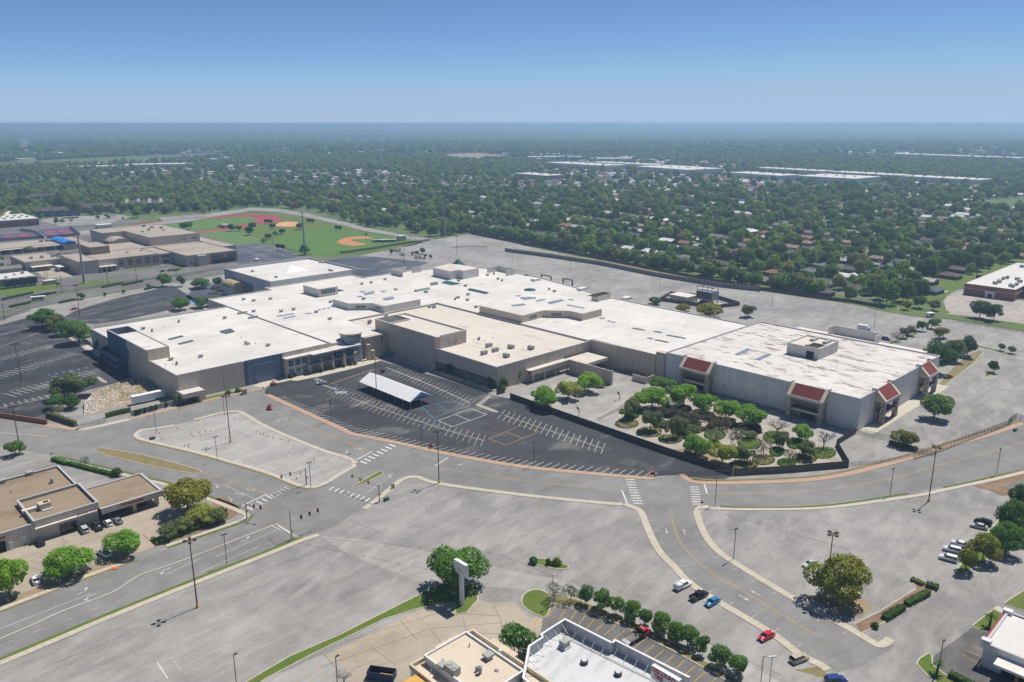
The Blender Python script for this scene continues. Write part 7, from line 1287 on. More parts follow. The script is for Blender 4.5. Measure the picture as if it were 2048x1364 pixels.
car('suv', 'silver', (620, 745), (660, 790), 'silver estate car by the garage wall', ZL); car('pickup', 'charcoal', (700, 715), (775, 772), 'dark grey pickup between silver and white cars', ZL); car('hatch', 'white', (795, 698), (845, 740), 'white hatchback between dark pickup and grey car', ZL); car('sedan', 'grey', (868, 685), (915, 718), 'grey sedan by the canopy edge', ZL); car('hatch', 'dark', (278, 845), (332, 892), 'small dark car alone by the garage wall', ZL); car('pickup', 'white', (735, 912), (850, 985), 'white pickup with tool bed beneath a bright tree', ZL); car('sedan', 'white', (255, 1115), (288, 1185), 'white sedan by the roadside dirt verge', ZL); car('sedan', 'silver', (955, 572), (1010, 595), 'silver car under the garage canopy', ZL); car('sedan', 'dark', (1045, 550), (1090, 565), 'dark car deep under the garage canopy', ZL)
car('sedan', 'silver', (672, 868), (788, 852), 'silver patrol sedan by the hatched bay', (500, 600, 5.12)); car('suv', 'dark', (825, 918), (735, 900), 'dark estate car behind the white store', ZRA); car('pickup', 'white', (1285, 535), (1340, 528), 'white pickup at the school front', ZS)
for i, (x_, y_, c_) in enumerate(((1300, 575, 'black'), (1358, 568, 'dark'), (1390, 566, 'charcoal'), (1420, 562, 'black'))): car('sedan', c_, (x_ - 16, y_ + 4), (x_ + 16, y_ - 4), ('black car alone at the school kerb', 'navy car beside the school lawn', 'charcoal car between navy and black cars', 'black car beside the charcoal one')[i], ZS)
car('suv', 'maroon', (1455, 520), (1490, 514), 'maroon car against the school wall', ZS); car('sedan', 'red', (562, 882), (628, 872), 'red car alone on the far dark lot', ZS); car('sedan', 'white', (812, 490), (865, 510), 'white car on the street behind the ball field', (700, 400, 6.827)); car('suv', 'white', (270, 462), (325, 470), 'white van parked beside the school shop wing', (0, 480, 7.877)); car('pickup', 'white', (835, 628), (905, 632), 'white pickup behind the equipment shelter', (0, 480, 7.877)); car('sedan', 'white', (570, 592), (650, 588), 'white sedan beside the utility plant', (0, 480, 7.877)); car('sedan', 'white', (1840, 470), (1925, 460), 'grey-white car beside the school entry', (0, 480, 7.877))
# bigger vehicles
def wheels(t, xs, hw, r=0.5):
    for x in xs:
        for s in (-1, 1): w = inst('wheel', TYRE, 'rubber', t, (x, s * hw, r), 0, (r / .34, 1.3, r / .34)); inst('rim', RIM, 'rim', w)
def heading(zm, f, r): f, r = ZM(*zm, f, r); f, r = G(*f), G(*r); return (f[0] + r[0]) / 2, (f[1] + r[1]) / 2, math.atan2(f[1] - r[1], f[0] - r[0])
x, y, a = heading(ZRA, (655, 838), (512, 815)); t = thing('box_truck', 'white box truck on the east lot', 'truck', x, y, 0.05, a)
inst('cargo_box', bev(MB().box(-3.9, 1.9, -1.2, 1.2, 1.0, 3.6), 'cargo_box', 0.05, 1), 'white', t); inst('cab', bev(prof(MB(), [(2.0, 0.6), (2.0, 2.6), (2.9, 2.6), (3.5, 1.7), (4.0, 1.5), (4.1, 0.6)], 1.1, 0.95), 'cab', 0.08), 'car_white', t); inst('windscreen', MB().add([(2.98, -0.9, 2.5), (2.98, 0.9, 2.5), (3.56, 1.0, 1.72), (3.56, -1.0, 1.72)], [(0, 3, 2, 1)]).mesh('windscreen'), 'car_glass', t); inst('chassis', MB().box(-3.8, 3.8, -0.5, 0.5, 0.5, 0.98).mesh('chassis'), 'car_trim', t); wheels(t, (-2.4, 2.9), 1.0)
x, y, a = heading(Z1, (1350, 975), (1690, 900)); t = thing('semi_trailer', 'long white semi-trailer backed to the loading dock', 'trailer', x, y, 0.05, a)
inst('trailer_box', bev(MB().box(-7.0, 7.0, -1.3, 1.3, 1.15, 4.0), 'trailer_box', 0.04, 1), 'white', t); inst('frame', MB().box(-6.8, 6.5, -0.45, 0.45, 0.8, 1.14).mesh('frame'), 'car_trim', t); inst('landing_gear', MB().box(4.2, 4.5, -0.9, -0.7, 0, 0.8).box(4.2, 4.5, 0.7, 0.9, 0, 0.8).mesh('landing_gear'), 'metal_grey', t); inst('vent_hatch', MB().box(-0.3, 0.6, -1.34, -1.31, 1.4, 2.2).mesh('vent_hatch'), 'w_stone', t); wheels(t, (-4.4, -5.6), 1.05)
for i in range(13): inst('side_rib', MB().box(-0.04, 0.04, -1.33, -1.305, 1.2, 3.95).mesh('side_rib') if i == 0 else bpy.data.meshes['side_rib'], 'metal_light', t, (-6.4 + i * 1.05, 0, 0))
x, y, a = heading(ZD, (1500, 725), (1270, 850)); t = thing('tow_truck', 'red flatbed tow truck in the tyre shop parking', 'truck', x, y, 0.05, a)
inst('cab', bev(prof(MB(), [(0.6, 0.5), (0.6, 2.2), (1.9, 2.25), (2.5, 1.45), (3.4, 1.3), (3.55, 0.5)], 1.1, 0.95), 'cab', 0.1), 'car_red', t); inst('cab_glass', bev(cabin(0.65, 2.5, 0.75, 1.95, 1.45, 2.1, 1.09, 0.98), 'cab_glass', 0.02, 1), 'car_glass', t); inst('bed', bev(MB().box(-3.9, 0.4, -1.15, 1.15, 0.95, 1.12), 'bed', 0.03, 1), 'w_concdark', t); inst('tail_ramp', MB().add([(-3.9, -1.15, 1.13), (-3.9, 1.15, 1.13), (-4.7, 1.15, 0.7), (-4.7, -1.15, 0.7)], [(0, 1, 2, 3)]).mesh('tail_ramp'), 'metal_light', t)
inst('headache_rack', MB().box(0.42, 0.55, -1.1, 1.1, 1.0, 2.3).mesh('headache_rack'), 'black', t); inst('light_bar', MB().box(0.9, 1.1, -0.7, 0.7, 2.26, 2.42).mesh('light_bar'), 'yellow', t)
for s in (-1, 1): inst('bed_rail', MB().tube((-3.8, s * 1.1, 1.5), (0.4, s * 1.1, 1.5), 0.05, n=4).tube((-3.8, s * 1.1, 1.1), (-3.8, s * 1.1, 1.5), 0.05, n=4).mesh('bed_rail'), 'black', t); inst('toolbox', MB().box(-0.6, 0.2, s * 0.8 - 0.25, s * 0.8 + 0.25, 1.13, 1.6).mesh('toolbox'), 'car_trim', t)
inst('winch', MB().cyl(-0.9, 0, 1.13, 1.5, 0.3, n=10).mesh('winch'), 'rust', t); wheels(t, (-2.6, 2.5), 0.95, 0.45)
x, y, a = heading(ZS, (1885, 380), (1785, 372)); t = thing('school_bus', 'yellow school bus with white roof behind the arts block', 'bus', x, y, 0.05, a)
inst('body', bev(MB().box(-5, 4, -1.2, 1.2, 0.6, 2.5).box(4.02, 5.2, -1.05, 1.05, 0.6, 1.7), 'body', 0.08), 'car_bus', t); inst('roof', bev(MB().box(-5, 4, -1.15, 1.15, 2.51, 3.0), 'roof', 0.12), 'white', t); inst('windows', MB().box(-4.7, 3.7, -1.23, 1.23, 1.6, 2.3).mesh('windows'), 'car_glass', t); wheels(t, (-3, 4.1), 1.05)
x, y, a = heading((400, 400, 4), (415, 492), (475, 488)); t = thing('delivery_van', 'small white delivery van on the dark school lot', 'van', x, y, 0.05, a); inst('body', bev(MB().box(-2.6, 1.5, -1, 1, 0.5, 2.6).box(1.52, 2.6, -0.95, 0.95, 0.5, 1.5), 'body', 0.08), 'white', t); inst('red_band', MB().box(-2.62, 1.52, -1.02, 1.02, 0.9, 1.2).mesh('red_band'), 'red_paint', t); wheels(t, (-1.6, 1.7), 0.9, 0.36)
def utv(px, py, px2, py2, label, col='orange'):
    f, r = G(px, py), G(px2, py2); t = thing('utility_cart', label, 'cart', (f[0] + r[0]) / 2, (f[1] + r[1]) / 2, 0.05, math.atan2(f[1] - r[1], f[0] - r[0]))
    inst('body', bev(MB().box(-1.5, 1.5, -0.72, 0.72, 0.35, 0.85).box(-1.5, -0.3, -0.72, 0.72, 0.86, 1.15), 'body', 0.06), col, t); inst('canopy', bev(MB().box(-0.7, 0.9, -0.7, 0.7, 1.85, 1.95), 'canopy', 0.03, 1), 'black', t); inst('seat', MB().box(-0.25, 0.25, -0.6, 0.6, 0.86, 1.2).mesh('seat'), 'black', t)
    for x in (-0.65, 0.85):
        for s in (-0.65, 0.65): inst('canopy_post', MB().tube((x, s, 0.8), (x, s, 1.86), 0.03, n=4).mesh('canopy_post'), 'black', t)
    wheels(t, (-0.95, 0.95), 0.65, 0.3)
plain('cart_red', (0.55, 0.05, 0.02), 0.5)
utv(545, 823, 534, 815, 'red utility cart with black canopy driving on the loop road', 'cart_red'); utv(551, 769, 543, 771, 'small dark red cart beside the blue wall', 'red_paint')
# roll-off dumpster
x, y, a = heading((480, 1060, 4), (1010, 1165), (1260, 1200)); t = thing('dumpster', 'open blue roll-off dumpster beside the restaurant', 'dumpster', x, y, 0.03, a)
for nm, b_ in (('side_wall', (-3.1, 3.1, -1.2, -1.1, 0.2, 2.0)), ('side_wall', (-3.1, 3.1, 1.1, 1.2, 0.2, 2.0)), ('end_wall', (-3.1, -3.0, -1.08, 1.08, 0.2, 2.0)), ('end_wall', (3.0, 3.1, -1.08, 1.08, 0.2, 2.0))): MB().box(*b_).build(nm, 'dumpster_blue', t)
MB().box(-3.0, 3.0, -1.08, 1.08, 0.2, 0.5).build('floor', 'rust', t); MB().box(-2.6, 0.6, -0.8, 0.5, 0.51, 0.75).build('lumber', 'w_gold', t); MB().box(-3.0, 3.0, -0.4, 0.4, 0, 0.19).build('skid', 'car_trim', t)
for i in range(7): MB().box(-2.8 + i * 0.92, -2.7 + i * 0.92, -1.26, -1.205, 0.25, 1.95).build('side_rib', 'dumpster_blue', t)
# pylon sign
x, y = G(924, 1210); t = thing('pylon_sign', 'tall white blank pylon sign standing before the big green tree', 'sign', x, y, 0.1, R(-46)); MB().box(-0.55, 0.55, -0.4, 0.4, 0, 9.2).build('pole', 'w_white', t); bd = MB().box(-2.3, 2.3, -0.5, 0.5, 9.0, 12.4).build('sign_box', 'w_white', t)
for s in (-1, 1):
    mb = MB()
    for dx, h_ in ((-0.35, 1.2), (0, 1.6), (0.35, 1.2)): mb.tube((dx, s * 0.52, 9.6), (dx * 1.3, s * 0.52, 9.6 + h_), 0.05, n=4)
    mb.tube((-0.6, s * 0.52, 10.2), (0.6, s * 0.52, 10.2), 0.05, n=4); mb.build('worn_emblem', 'w_gold', bd)
# ---- lamp posts
def tall_lamp(px, py, h, label, rot=0.4):
    X, Y = G(px, py); t = thing('lamp_post', label, 'lamp post', X, Y, 0.02, rot); MB().cyl(0, 0, 0, 0.9, 0.42, 0.38, 12).build('base', 'yellow', t); MB().cyl(0, 0, 0.9, h, 0.20, 0.11, 10).build('pole', 'metal_brown', t)
    for k in range(4):
        a = k * math.pi / 2; dx, dy = math.cos(a), math.sin(a); MB().tube((0, 0, h - 0.1), (dx * 0.75, dy * 0.75, h - 0.1), 0.06, n=5).build('arm', 'metal_brown', t)
        hd = MB().box(-0.45, 0.45, -0.36, 0.36, h - 0.32, h + 0.10).build('lamp_head', 'metal_brown', t); hd.location = (dx * 1.15, dy * 1.15, 0); hd.rotation_euler = (0, 0, a); MB().box(-0.38, 0.38, -0.3, 0.3, h - 0.35, h - 0.325).build('lens', 'glass_pale', hd)
def short_lamp(px, py, h, label, heads=2, rot=0.0, mat='metal_dark', z=0.05, base=None):
    X, Y = G(px, py); t = thing('lamp_post', label, 'lamp post', X, Y, z, rot); MB().box(-0.07, 0.07, -0.07, 0.07, 0, h).build('pole', mat, t)
    if base: MB().cyl(0, 0, 0, 0.7, 0.3, n=10).build('base', base, t)
    for s in ((-1, 1) if heads == 2 else (1,)): MB().box(min(0.1 * s, 0.85 * s), max(0.1 * s, 0.85 * s), -0.2, 0.2, h - 0.1, h + 0.1).build('lamp_head', mat, t)
for a in ((395, 1215, 19.3, 'tall four-headed lamp post alone on the pale lot by the arterial'), (1651, 1195, 18.7, 'tall four-headed lamp post rising through the gold tree'), (1857, 1003, 19.4, 'tall four-headed lamp post on the lot beside the curving road'), (878, 966, 19.3, 'tall four-headed lamp post on the sidewalk bend'), (461, 885, 19.2, 'tall four-headed lamp post in the triangular lot'), (44, 770, 20.4, 'tall four-headed lamp post on the west dark lot'), (754, 805, 20.3, 'tall four-headed lamp post before the white marquee'), (160, 632, 20.2, 'tall four-headed lamp post on the far dark lot'), (914, 509, 17.6, 'tall lamp post in the back lot beyond the glass pyramid'), (809, 527, 18.5, 'tall lamp post behind the roof screen walls'), (41, 905, 18.5, 'tall lamp post on the service-drive island')): tall_lamp(*a)
for a in ((1025, 525, 10.4, 'slim lamp post with blue sign on the back lot'), (1140, 546, 10.1, 'slim lamp post alone in the back lot below the long wall'), (1319, 580, 13.2, 'slim lamp post beside the cooling yard'), (1543, 620, 13.9, 'slim lamp post on the back lot by the lone tree'), (1748, 655, 13.4, 'slim lamp post beside the white box truck'), (965, 486, 8.5, 'small lamp post by the back fence corner'), (886, 490, 8.5, 'lamp post on the back lot near the pole line'), (832, 496, 10, 'lamp post by the ball field verge'), (771, 504, 12, 'lamp post by the ball field backstop'), (359, 595, 18.5, 'tall slim lamp post on the blue painted lot'), (1444, 836, 14.8, 'tall slim lamp post standing in the fenced garden'), (451, 530, 10, 'lamp post before the school arts block')): short_lamp(*a, heads=2, mat='metal_brown', base='yellow' if a[2] > 9 else None)
SL = 'two-headed dark lamp post along the loop road sidewalk'
for a in ((663, 843, 9.5, 'dark lamp post in the front stall row'), (843, 893, 9.5, 'dark lamp post with flag sign in the front stall row'), (1068, 932, 9.5, 'dark lamp post beside the orange court'), (1430, 1010, 9.5, 'dark lamp post behind the stop sign'), (1467, 1118, 9.5, 'dark lamp post on the T-road sidewalk'), (1780, 990, 9.5, 'dark lamp post before the driveway gap'), (1993, 947, 9.5, 'dark lamp post beside the mulch bed'), (435, 922, 9.5, 'dark lamp post on the triangular lot edge'), (454, 1130, 9.5, 'dark lamp post on the arterial grass strip'), (622, 977, 9.5, 'dark lamp post at the triangular lot corner'), (313, 866, 9.5, 'dark lamp post at the triangular lot tip'), (449, 830, 8.5, 'dark lamp post beside the tallest lamp on the triangle'), (1875, 1352, 9.0, 'dark lamp post on the corner shop island'), (473, 1368, 7.5, 'dark lamp post by the long grass strip'), (675, 1372, 7.5, 'dark lamp post beside the leafless tree')): short_lamp(*a, heads=2 if a[0] not in (473, 675, 1875) else 1, rot=R(40))
short_lamp(1105, 1212, 9.0, 'pale grey lamp post with concrete foot at the grass tip', 1, R(30), 'metal_light', 0.1, 'walk'); short_lamp(1521, 1372, 7.5, 'thin pale lamp post near the T-road sidewalk', 1, R(30), 'metal_grey'); short_lamp(1538, 1376, 8.0, 'pale double lamp post near the T-road sidewalk', 2, R(10), 'metal_light')
for px, py, h, l_ in ((169, 567, 39, 'huge grey steel transmission pole on the school verge'), (610, 510, 41, 'huge grey steel transmission pole behind the ball field'), (890, 475, 38, 'huge grey steel transmission pole by the back fence')):
    X, Y = G(px, py); t = thing('transmission_pole', l_, 'power pole', X, Y, 0); MB().cyl(0, 0, 0, h, 1.0, 0.45, 12).build('pole', 'metal_grey', t); MB().cyl(0, 0, 0, 0.6, 1.6, n=12).build('footing', 'walk', t)
    for z in (h - 1.5, h - 5, h - 8.5): MB().tube((-2.6, 0, z), (0, 0, z - 0.6), 0.14, 0.25, 6).build('arm', 'metal_grey', t); MB().cyl(-2.6, 0, z - 1.6, z, 0.12, n=6).build('insulator', 'metal_light', t)
for x, y, h, l_ in ((640, 1560, 36, 'left'), (720, 1420, 36, 'b'), (470, 1330, 34, 'c'), (560, 1150, 34, 'd'), (900, 1500, 36, 'e'), (1020, 1580, 36, 'f'), (110, 1180, 32, 'g')):
    t = thing('transmission_pole', 'distant steel transmission pole rising above the suburb trees', 'power pole', x, y, 0, 0, 'distant transmission poles'); MB().cyl(0, 0, 0, h, 0.8, 0.4, 10).build('pole', 'metal_grey', t)
    for z in (h - 1.5, h - 5): MB().tube((-2.4, 0, z), (2.4, 0, z), 0.15, n=5).build('arm', 'metal_grey', t)
for px, py, h, l_ in ((125, 586, 12.7, 'wooden utility pole with crossarm below the school lawn'), (217, 572, 10.5, 'wooden utility pole beside the school drive'), (274, 565, 13.5, 'wooden utility pole by the school gate'), (92, 566, 12, 'brown utility pole beside the equipment shelter'), (97, 566, 12, 'brown utility pole behind the equipment shelter'), (10, 640, 11, 'utility pole with blue box by the west gate')):
    X, Y = G(px, py); t = thing('utility_pole', l_, 'utility pole', X, Y, 0, R(40)); MB().cyl(0, 0, 0, h, 0.2, 0.14, 8).build('pole', 'metal_brown', t); MB().box(-1.2, 1.2, -0.06, 0.06, h - 1.0, h - 0.85).build('crossarm', 'metal_brown', t)
for px, py, h in ((1979, 545, 17), (2000, 535, 17), (1952, 556, 14)):
    X, Y = G(px, py); t = thing('utility_pole', 'thin steel utility pole on the lawn behind the brick store', 'utility pole', X, Y, 0, 0, 'utility poles behind the brick store'); MB().cyl(0, 0, 0, h, 0.2, 0.12, 8).build('pole', 'metal_dark', t); MB().box(-1.2, 1.2, -0.06, 0.06, h - 0.9, h - 0.75).build('crossarm', 'metal_dark', t)
# ---- traffic signals
def signal_head(par, p, ang):
    hd = MB().box(-0.24, 0.24, -0.16, 0.16, -0.65, 0.65).build('signal_head', 'signal_yellow', par); hd.location = p; hd.rotation_euler = (0, 0, ang); MB().box(-0.30, 0.30, 0.17, 0.20, -0.72, 0.72).build('backplate', 'black', hd)
    for k in range(3): MB().cyl(0, 0, -0.02, 0.02, 0.13, n=10).build('lens', ('tail', 'yellow', 'green_box')[k], hd); c = hd.children[-1] if hd.children else None
    for k, c in enumerate([o for o in hd.children if o.name.startswith('lens')]): c.location = (0, -0.18, 0.4 - 0.4 * k); c.rotation_euler = (R(90), 0, 0)
def signal(base, top, end, heads, label, lum=None):
    X, Y = G(*base); h = hat(top[1], X, Y); t = thing('traffic_signal', label, 'traffic light', X, Y, 0.1); MB().cyl(0, 0, 0, h + 0.2, 0.22, 0.16, 10).build('pole', 'metal_grey', t); ah = h - 0.2
    ex, ey = G(*end, ah); ex -= X; ey -= Y; MB().tube((0, 0, ah - 0.2), (ex, ey, ah + 0.1), 0.13, 0.07, 8).build('mast_arm', 'metal_grey', t); an = math.atan2(ey, ex)
    for hpx in heads:
        k = hpx; signal_head(t, (ex * k, ey * k, ah - 0.2), an + math.pi)
    MB().box(-0.3, 0.3, -0.2, 0.2, 1.0, 1.7).build('control_box', 'signal_yellow', t).location = (0.3, 0, 1.5)
    if lum:
        MB().cyl(0, 0, h, h + 3.0, 0.16, 0.12, 8).build('lamp_mast', 'metal_grey', t); lx, ly = G(*lum, h + 3.6); lx -= X; ly -= Y; MB().tube((0, 0, h + 2.9), (lx, ly, h + 3.6), 0.07, 0.05, 6).build('lamp_arm', 'metal_grey', t); MB().box(lx - 0.35, lx + 0.15, ly - 0.15, ly + 0.15, h + 3.55, h + 3.7).build('lamp_head', 'metal_light', t)
signal((613, 970), (611, 938), (562, 953), (0.62, 0.98), 'signal mast at the triangular lot corner with two heads'); signal((759, 1004), (758, 971), (703, 951), (0.38, 0.68, 0.98), 'signal mast beside the grass tip with three heads'); signal((494, 1038), (492, 1007), (522, 1014), (0.55, 0.98), 'signal mast on the tyre service corner'); signal((583.5, 1079.5), (581, 1040), (636, 1019), (0.38, 0.68, 0.98), 'signal mast with curved street lamp on the arterial', (566, 1006))
# ---- signs
def sign(px, py, h, w, hh, mat, label, rot=R(44), post='metal_grey', text=None):
    X, Y = G(px, py); t = thing('street_sign', label, 'sign', X, Y, 0.1, rot); MB().cyl(0, 0, 0, h, 0.045, n=6).build('post', post, t); b_ = MB().box(-w / 2, w / 2, -0.09, -0.05, h - hh, h).build('sign_plate', mat, t)
    if text: text_mesh(text, hh * 0.55, 'lettering', 'white', b_, (0, -0.1, h - hh * 0.75), FACE_V, 0.01, 0, 'CENTER')
t = sign(1403, 1019, 3.0, 1.0, 0.3, 'fabric_blue', 'street name sign above a red stop sign at the T-junction', 0.3); 
X, Y = G(1403, 1017); t = thing('stop_sign', 'red octagonal stop sign at the T-junction corner', 'sign', X, Y, 0.1, 0.2); MB().cyl(0, 0, 0, 2.4, 0.05, n=6).build('post', 'metal_grey', t); o_ = [(0.5 * math.cos(R(22.5 + 45 * k)), 0.5 * math.sin(R(22.5 + 45 * k))) for k in range(8)]
pl_ = MB().add([(a, -0.07, 2.2 + c) for a, c in o_] + [(a, -0.05, 2.2 + c) for a, c in o_], [tuple(range(8)), tuple(range(15, 7, -1))]).build('sign_plate', 'red_paint', t); text_mesh('STOP', 0.33, 'lettering', 'white', pl_, (0, -0.08, 2.08), FACE_V, 0.004, 0, 'CENTER')
sign(699, 921, 3.0, 0.9, 0.7, 'fabric_blue', 'blue sign at the crosswalk corner of the triangular lot'); sign(105, 921, 3.0, 0.7, 0.6, 'fabric_blue', 'small blue sign beside the hedge block'); sign(845, 877, 4.4, 0.7, 1.5, 'car_paleblue', 'pale blue banner on a stall-row lamp post')
for px, py, l_ in ((863, 897, 'red and white banner board lying on the brick strip by the stalls'), (1307, 953, 'red banner board at the tip of the brick strip')):
    X, Y = G(px, py); t = thing('banner_board', l_, 'banner', X, Y, 0.1, R(-10)); MB().box(-1.1, 0.5, -0.05, 0.05, 0.5, 1.6).build('red_panel', 'red_paint', t); MB().box(0.52, 1.1, -0.05, 0.05, 0.5, 1.6).build('white_panel', 'white', t)
    for s in (-0.9, 0.9): MB().box(s - 0.04, s + 0.04, -0.04, 0.04, 0, 0.5).build('leg', 'metal_grey', t)
for px, py, l_, w_, h_, m_ in ((786, 977, 'tan signal control cabinet beside the grass tip', 0.5, 1.8, 'w_stone'), (773, 1001, 'green utility box at the signal corner', 0.8, 1.0, 'green_box'), (305, 879, 'green utility box in the triangular lot tip', 0.9, 1.0, 'green_box'), (2030, 862, 'green utility box at the black fence end', 0.9, 1.0, 'green_box'), (1958, 556, 'grey-green transformer box behind the brick store', 2.0, 2.6, 'green_box')):
    X, Y = G(px, py); t = thing('utility_box', l_, 'utility box', X, Y, 0.06, MA); MB().box(-w_, w_, -w_ * 0.7, w_ * 0.7, 0.08, h_).build('cabinet', m_, t); MB().box(-w_ - 0.1, w_ + 0.1, -w_ * 0.7 - 0.1, w_ * 0.7 + 0.1, 0, 0.07).build('pad', 'walk', t)
CONE = [(MB().cyl(0, 0, 0.04, 0.75, 0.2, 0.05, 10)).mesh('cone'), MB().box(-.26, .26, -.26, .26, 0, 0.04).mesh('cone_base')]
for px, py in ZM(260, 800, 4.096, (390, 235), (243, 275), (258, 320), (450, 380), (480, 385), (483, 368), (502, 285), (518, 305), (567, 270), (577, 293), (617, 260), (660, 258), (560, 172), (853, 155), (1035, 265), (1070, 280), (1095, 288), (1125, 300), (1172, 315), (1243, 327), (1300, 340), (1508, 490), (1398, 603), (1366, 650), (405, 80), (273, 112), (150, 140), (522, 48), (642, 20)):
    X, Y = G(px, py); t = thing('traffic_cone', 'small orange traffic cone standing about the triangular lot', 'cone', X, Y, 0.07, 0, 'orange cones about the triangular lot'); inst('cone', CONE[0], 'orange', t); inst('cone_base', CONE[1], 'orange', t)
for px, py in ((229, 1137),): X, Y = G(px, py); t = thing('warning_sign', 'orange road work sign lying by the sidewalk', 'sign', X, Y, 0.15, 0.3); MB().box(-0.8, 0.8, -0.6, 0.6, 0.02, 0.1).build('orange_panel', 'orange', t); MB().tube((-1.6, -0.2, 0.1), (-0.9, 0, 0.1), 0.06).build('stand_leg', 'white', t)
# basketball hoops
for px, py, l_ in ((1239, 800, 'basketball hoop under the pale wall'), (1158, 831, 'basketball hoop beside the bright trees')):
    X, Y = G(px, py); t = thing('basketball_hoop', l_, 'basketball hoop', X, Y, 0.03, R(200)); MB().tube((0, 0, 0), (0, 0, 3.0), 0.16).build('post', 'metal_dark', t); MB().box(0.7, 0.76, -0.9, 0.9, 2.9, 4.0).build('backboard', 'metal_dark', t); MB().tube((0, 0, 3), (0.75, 0, 3.3), 0.07).build('arm', 'metal_dark', t); MB().cyl(1.05, 0, 3.03, 3.07, 0.25, n=14, top=False).build('rim', 'orange', t)
# guard booths
for px, py, a, l_ in ((1859.5, 634, R(20), 'small white guard booth on the east drive'), (76, 601, R(30), 'white gatehouse with dark windows on the west drive')):
    X, Y = G(px, py); k = 1.0 if px > 1000 else 1.9; t = thing('guard_booth', l_, 'booth', X, Y, 0.03, a); MB().box(-2 * k, 2 * k, -1.4, 1.4, 0, 2.7).build('wall', 'w_white', t); MB().box(-2.4 * k, 2.4 * k, -1.8, 1.8, 2.703, 3.0).build('roof', 'w_white', t)
    for s in (-1, 0, 1): MB().box(s * 1.2 * k - 0.5 * k, s * 1.2 * k + 0.5 * k, -1.46, -1.41, 1.0, 2.2).build('window', 'glass_dark', t)
X, Y = G(489, 788); t = thing('gate_pillar', 'brick-capped gate pillar by the loop road sidewalk', 'pillar', X, Y, 0.1, MA); MB().box(-0.9, 0.9, -0.9, 0.9, 0, 2.2).build('pillar', 'w_stone', t); MB().box(-1.1, 1.1, -1.1, 1.1, 2.203, 2.5).build('cap', 'paver', t)
# ---- fences
def fence_line(name, label, pts, h, kind, step, cat='fence', world=False):
    p = pts if world else W(pts); q = []
    for a, c in zip(p, p[1:]):
        n = max(1, round(math.dist(a, c) / step)); q += [(a[0] + (c[0] - a[0]) * k / n, a[1] + (c[1] - a[1]) * k / n) for k in range(n)]
    q.append(p[-1]); t = thing(name, label, cat, *q[0], 0.0); ox, oy = q[0]
    if kind == 'wood':
        for i, (a, c) in enumerate(zip(q, q[1:])):
            L = math.dist(a, c); nb = 8; mb = MB()
            for k in range(nb): mb.box(k * L / nb + 0.012, (k + 1) * L / nb - 0.012, -0.02, 0.02 + random.uniform(-.012, .012), 0.04, h + random.uniform(-0.05, 0.05))
            mb.box(0, L, 0.03, 0.09, 0.5, 0.62).box(0, L, 0.03, 0.09, h - 0.6, h - 0.48)
            o = mb.build('fence_panel', 'w_wood', t); o.location = (a[0] - ox, a[1] - oy, 0); o.rotation_euler = (0, 0, math.atan2(c[1] - a[1], c[0] - a[0]))
        return t
    pm = MB().cyl(0, 0, 0, h + 0.05, 0.05 if kind != 'iron' else 0.07, n=6).mesh('post')
    for a in q: inst('post', pm, 'metal_dark' if kind != 'chain' else 'metal_grey', t, (a[0] - ox, a[1] - oy, 0))
    r1, mm, pk = MB(), MB(), MB()
    for a, c in zip(q, q[1:]):
        A, C = (a[0] - ox, a[1] - oy), (c[0] - ox, c[1] - oy); r1.tube((*A, h), (*C, h), 0.03, n=4)
        if kind == 'iron':
            r1.tube((*A, 0.3), (*C, 0.3), 0.03, n=4); n = int(math.dist(a, c) / 0.30)
            for k in range(1, n): x, y = A[0] + (C[0] - A[0]) * k / n, A[1] + (C[1] - A[1]) * k / n; pk.box(x - 0.018, x + 0.018, y - 0.018, y + 0.018, 0.1, h + 0.12)
        else: mm.add([(*A, 0.05), (*C, 0.05), (*C, h - 0.03), (*A, h - 0.03)], [(0, 1, 2, 3)])
    r1.build('rail', 'metal_dark' if kind != 'chain' else 'metal_grey', t)
    if pk.v: pk.build('pickets', 'metal_dark', t)['kind'] = 'stuff'
    if mm.v: mm.build('wire_mesh', 'windscreen' if kind == 'screen' else 'chain_mesh', t)
    return t
fence_line('wooden_fence', 'tall dark wooden fence bounding the garden along the dark lot', [(1020, 797), (1110, 829), (1200, 861), (1330, 907), (1465, 951)], 2.7, 'wood', 2.4); fence_line('wooden_fence', 'tall dark wooden fence along the road side of the garden', [(1465.5, 951.5), (1580, 945), (1697, 935), (1672, 892), (1711, 868)], 2.7, 'wood', 2.4); fence_line('wooden_gate', 'dark wooden gate beside the taupe block corner', [(993, 791), (1010, 786)], 2.6, 'wood', 2.2, 'gate')
fence_line('wooden_fence', 'long dark wooden fence between the back lot and the houses', [(940, 468), (1050, 490), (1180, 515), (1312, 541), (1412, 561), (1512, 579), (1612, 594), (1712, 607), (1770, 618)], 2.4, 'wood', 3.2)
fence_line('iron_fence', 'black iron fence along the curving road right of the garden', [(1828, 919), (1870, 907), (1930, 884), (1990, 862), (2022, 850)], 2.6, 'iron', 2.6); fence_line('iron_fence', 'black iron gate fence continuing past the green box', [(2016, 848), (2032, 838), (2048, 846), (2090, 830)], 2.6, 'iron', 2.6)
